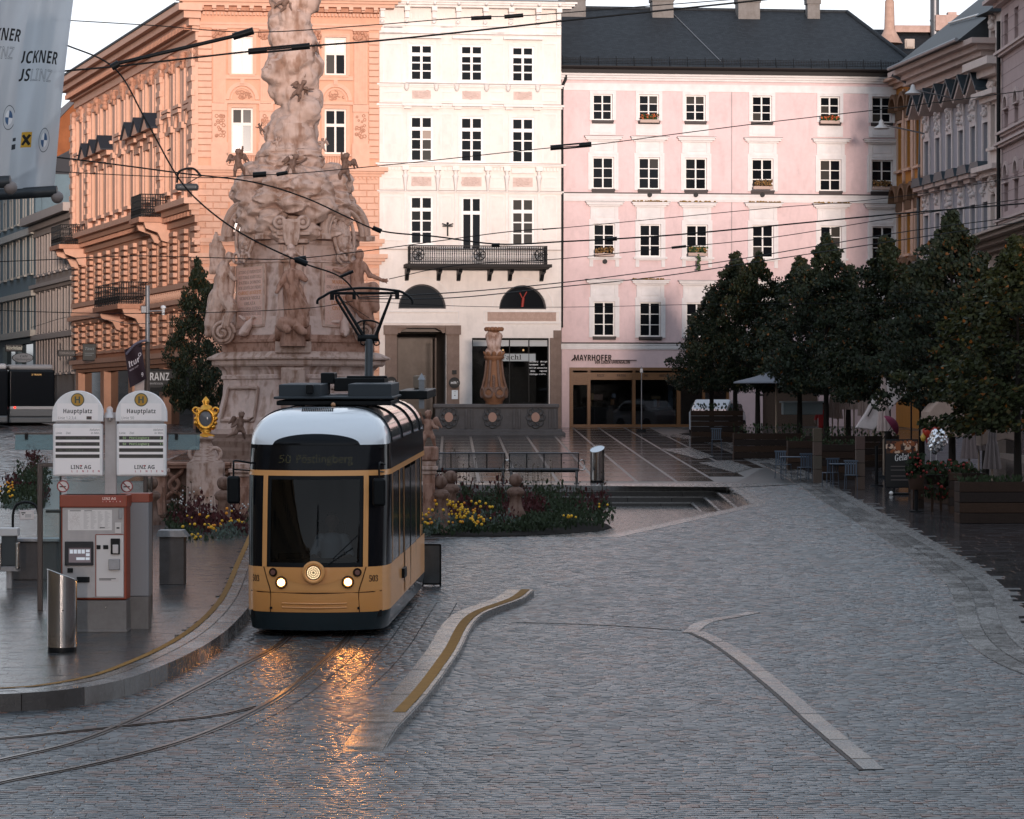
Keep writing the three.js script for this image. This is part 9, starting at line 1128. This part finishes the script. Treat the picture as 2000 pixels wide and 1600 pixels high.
// balloons, small umbrella, geraniums
{ const D = 88, t = thing('foil_balloon', 'red round foil balloon with a yellow tip above the geraniums', 'balloon', spot(1818, D)), S = FOCAL / D; mesh('balloon', ball(0.24, 0, Yg(842, D), 0, 18).scale(1, 1, 1), mat([0.4, 0.03, 0.012], 0.3), t); mesh('balloon_neck', [ball(0.14, -0.02, Yg(860, D), 0.05, 10)], mat([0.25, 0.01, 0.02], 0.3), t); mesh('yellow_tip', lathe([[0, 0.12], [0.09, 0.0], [0.05, -0.12], [0, -0.14]], 8).translate(-0.22, Yg(853, D), 0.05), mat([0.5, 0.3, 0.04], 0.4), t); mesh('string', bar([0, 0.9, 0], [0, Yg(855, D), 0], 0.006, 4), M.frameWhite, t);
const u = thing('foil_balloon', 'crumpled silver foil balloon beside the red one', 'balloon', spot(1832, 87)); const g = plain(new THREE.IcosahedronGeometry(0.3, 5)), p = g.attributes.position; for (let i = 0; i < p.count; i++) { const x = p.getX(i), y = p.getY(i), z = p.getZ(i), n = 1 + 0.16 * noise3(x * 9, y * 9, z * 9); p.setXYZ(i, x * n * 0.9 - (y < 0 ? y * 0.5 : 0) * -0.6, y * n * 1.15, z * n * 0.5); } g.computeVertexNormals(); mesh('balloon', [g.translate(0, Yg(862, 87), 0)], mat([0.7, 0.7, 0.72], 0.2, { metalness: 1 }), u); mesh('string', bar([-0.05, 0.9, 0], [-0.05, Yg(872, 87), 0], 0.006, 4), M.frameWhite, u);
const m = thing('hand_umbrella', 'tilted magenta umbrella beside the gelato board', 'umbrella', spot(1728, 95)), c = plain(new THREE.SphereGeometry(0.42, 8, 6, 0, 6.283, 0, 1.1)); turn(c, 0.2, 0, -0.95); mesh('canopy', [c.translate(0.02, Yg(838, 95), 0)], cloth([0.2, 0.012, 0.05]), m); mesh('shaft', bar([0.3, Yg(826, 95), 0], [-0.25, Yg(862, 95) - 0.2, 0], 0.012, 5), M.iron, m); mesh('stand', [bar([-0.25, 0, 0], [-0.25, Yg(862, 95) - 0.15, 0], 0.05, 8), cyl(0.2, 0.22, 0.06, -0.25, 0.03, 0, 12)], M.iron, m);
const ge = thing('geranium_box', 'hanging red geraniums over the planter corner', 'flower box', spot(1838, 82.5), 0.35), lv = [], fl = []; for (let i = 0; i < 420; i++) { const x = rr(-0.55, 0.75), y = 1.05 + rr(-0.75, 0.3) * (1 - Math.abs(x) * 0.3), z = rr(-0.3, 0.4); lv.push(turn(new THREE.CircleGeometry(rr(0.04, 0.08), 5), rr(-1.3, 0.5), rr(0, 6), 0).translate(x, y, z)); if (i % 7 === 0) fl.push(ball(rr(0.025, 0.05), x, y + 0.05, z + 0.05, 5)); } mesh('box', rbox(1.2, 0.25, 0.3, 0.1, 0.85, 0, 0.02), woods[1], ge); mesh('leaves', lv, mat([0.03, 0.042, 0.018], 0.8), ge).userData.kind = 'stuff'; mesh('blossoms', fl, mat([0.28, 0.02, 0.015], 0.7), ge).userData.kind = 'stuff'; for (let i = 0; i < 5; i++) mesh('slat', rbox(0.07, 0.78, 0.04, -0.35 + i * 0.26, 0.39, 0.16, 0.008), woods[2], ge);
const pot = thing('flower_pot', 'dark leafy pot plant with small red flowers behind the gelato board', 'pot plant', spot(1790, 82)), l2 = [], f2 = []; for (let i = 0; i < 240; i++) { const a = rr(0, 6.28), q = rr(0, 0.3), y = 1.0 + rr(-0.1, 0.55); l2.push(turn(new THREE.CircleGeometry(rr(0.04, 0.08), 5), rr(-1.3, 0.5), rr(0, 6), 0).translate(q * Math.cos(a), y, q * Math.sin(a))); if (i % 14 === 0) f2.push(ball(0.035, q * Math.cos(a), y, 0.2, 5)); } mesh('pot', lathe([[0, 0.6], [0.18, 0.6], [0.24, 1.0], [0.2, 1.0], [0, 0.96]], 16), mat([0.06, 0.035, 0.025], 0.8), pot); mesh('pot_stand', [bar([0, 0, 0], [0, 0.6, 0], 0.05, 8), cyl(0.2, 0.2, 0.04, 0, 0.02, 0, 14)], M.iron, pot); mesh('leaves', l2, mat([0.02, 0.03, 0.013], 0.8), pot).userData.kind = 'stuff'; mesh('blossoms', f2, mat([0.25, 0.02, 0.015], 0.7), pot).userData.kind = 'stuff'; }
// slim signpost by the watch shop
{ const t = thing('sign_post', 'slim grey street sign post in front of the watch shop window', 'sign post', spot(1253, 143)); mesh('post', bar([0, 0, 0], [0, Yg(716, 143), 0], 0.024, 8), M.zinc, t); mesh('plate', rbox(0.14, 0.2, 0.02, 0, Yg(724, 143), 0.03, 0.01), M.zinc, t); mesh('base', cyl(0.2, 0.24, 0.14, 0, 0.07, 0, 12), M.rubber, t); }
}

// ================================================================ overhead wires
{
const wire = (pts, D, r, label, gear = []) => { const P = pts.map((p) => at(p[0], p[1], p[2] ?? D)), t = thing('overhead_wire', label, 'wire', P[0]), o = P[0]; mesh('cable', tube(P.map((p) => p.clone().sub(o)), r, Math.max(30, pts.length * 12), 5), M.black, t);
for (const [a, b, w, n] of gear) { const A = at(a[0], a[1], a[2] ?? D).sub(o), B = at(b[0], b[1], b[2] ?? D).sub(o), k = A.clone().lerp(B, 0.3), l = A.clone().lerp(B, 0.7); mesh(n ?? 'insulator', n ? [bar(A, B, w, 8)] : [bar(A, k, w, 8), bar(l, B, w, 8), bar(A.clone().add(V3(0, w * 0.7, 0)), B.clone().add(V3(0, w * 0.7, 0)), w * 0.35, 5), bar(A.clone().add(V3(0, -w * 0.7, 0)), B.clone().add(V3(0, -w * 0.7, 0)), w * 0.35, 5)], M.black, t); } };
wire([[100, 38], [300, 50], [490, 63], [740, 48], [920, 34], [1020, 31], [1240, 14], [1500, -6]], 52, 0.009, 'thin span wire crossing the top of the column towards the slate roof', [[[920, 36], [960, 34], 0.035, 'clamp'], [[985, 33], [1022, 30], 0.035, 'clamp']]);
wire([[100, 141], [225, 130], [360, 115], [485, 101], [605, 90], [735, 80], [975, 55], [1100, 41], [1310, 19], [1480, 1], [1640, -18]], 50, 0.016, 'thick feeder cable sweeping from the banners to the chimneys', [[[485, 101], [605, 90], 0.05]]);
wire([[222, 126], [495, 62]], 50, 0.033, 'thick insulated boom pointing from the feeder cable to the upper right', [[[455, 72], [495, 60], 0.06, 'clamp'], [[218, 132], [232, 124], 0.06, 'clamp']]);
wire([[120, 84], [222, 132], [285, 235], [350, 350], [390, 395], [470, 455], [590, 513], [668, 543], [702, 582]], 51, 0.014, 'curved contact wire running down from the banners to the pantograph', [[[578, 507], [600, 516], 0.05, 'clamp'], [[664, 541], [690, 530], 0.025, 'clamp']]);
wire([[100, 306], [230, 322], [350, 338], [500, 357], [600, 388], [680, 425], [740, 450], [850, 462], [975, 477], [1100, 472], [1290, 461], [1500, 442], [1750, 418], [2020, 396]], 52, 0.013, 'contact wire dipping in front of the statue and rising to the right edge', [[[728, 445], [745, 452], 0.04, 'clamp'], [[960, 479], [976, 479], 0.035, 'clamp'], [[1185, 468], [1205, 466], 0.035, 'clamp']]);
wire([[100, 335], [310, 345], [420, 347], [500, 342], [560, 340], [800, 318], [1075, 289], [1155, 283], [1350, 258], [1500, 239], [1750, 210], [2020, 175]], 54, 0.008, 'thin span wire crossing the façades from the orange house to the lavender house', [[[494, 342], [520, 340], 0.05, 'clamp'], [[540, 341], [562, 337], 0.035, 'clamp'], [[1075, 289], [1155, 282], 0.045]]);
wire([[1060, 449, 60], [1290, 427, 60], [1500, 407, 60], [1750, 385, 60], [2020, 340, 60]], 60, 0.007, 'upper thin wire across the pink house at third row height');
wire([[760, 545], [880, 520], [1090, 506], [1290, 486], [1500, 465], [1750, 425], [2020, 385]], 60, 0.008, 'middle thin wire across the pink house below its belt course', [[[1312, 484], [1340, 481], 0.025, 'clamp']]);
wire([[700, 581, 53], [880, 572, 55], [1090, 553, 58], [1260, 532, 60], [1420, 510, 62], [1600, 480, 64], [1800, 448, 66], [2020, 420, 66]], 60, 0.01, 'upper of two close contact wires right of the pantograph');
wire([[700, 584, 53], [880, 582, 55], [1090, 561, 58], [1290, 540, 60], [1495, 509, 62], [1700, 478, 64], [2020, 430, 66]], 60, 0.01, 'lower of two close contact wires right of the pantograph');
wire([[700, 588], [900, 598], [1100, 600], [1400, 594], [1700, 592], [2020, 588]], 56, 0.005, 'faint level wire across the ground floor arches');
wire([[-20, 512], [100, 507], [250, 500], [400, 503], [560, 506], [700, 492], [790, 480], [1000, 452], [1100, 445]], 58, 0.009, 'dark wire across the lower street façade and the inscriptions', [[[575, 508], [598, 504], 0.05, 'clamp']]);
wire([[-20, 606], [200, 612], [430, 610], [620, 600], [690, 588]], 54, 0.007, 'low wire running left from the pantograph head');
wire([[60, 640, 150], [140, 618, 140], [210, 625, 130], [288, 632, 112], [380, 628, 110]], 120, 0.012, 'slack wire from the side street to the steel mast');
{ // floodlight on the orange house balcony
const t = thing('street_floodlight', 'black street floodlight on a curved arm before the orange house', 'lamp', at(350, 350, 128)); mesh('arm', tube([[-0.1, -0.15, 0], [0.0, 0.3, 0.1], [0.6, 0.42, 0.2], [0.95, 0.1, 0.3]], 0.05, 24, 7), M.black, t); mesh('lamp_head', rbox(0.95, 0.28, 0.5, 0.35, -0.35, 0.2, 0.1), mat([0.04, 0.045, 0.05], 0.3), t); mesh('support_wire', bar([0.35, -0.2, 0.2], [0.9, 0.1, 0.3], 0.02, 5), M.black, t); }
{ const b = tag(mesh('pigeon', figure([[[0, 0, 0], [0.12, 0.08, 0], 0.06, 0.07], [[0.12, 0.08, 0], [0.16, 0.2, 0], 0.05, 0.035], [[0.16, 0.22, 0], [0.17, 0.23, 0], 0.035, 0.03], [[0.19, 0.22, 0], [0.23, 0.21, 0], 0.012, 0.006], [[0, 0, 0], [-0.16, -0.08, 0], 0.05, 0.02], [[0.05, -0.04, 0.02], [0.05, -0.12, 0.02], 0.01, 0.008]], 34, 0.03), mat([0.02, 0.02, 0.022], 0.7)), 'dark pigeon perched on the railing of the upper street balcony', 'bird'); b.position.copy(at(336, 290, 152)); b.scale.setScalar(1.4); }
}

renderer.render(scene, camera);
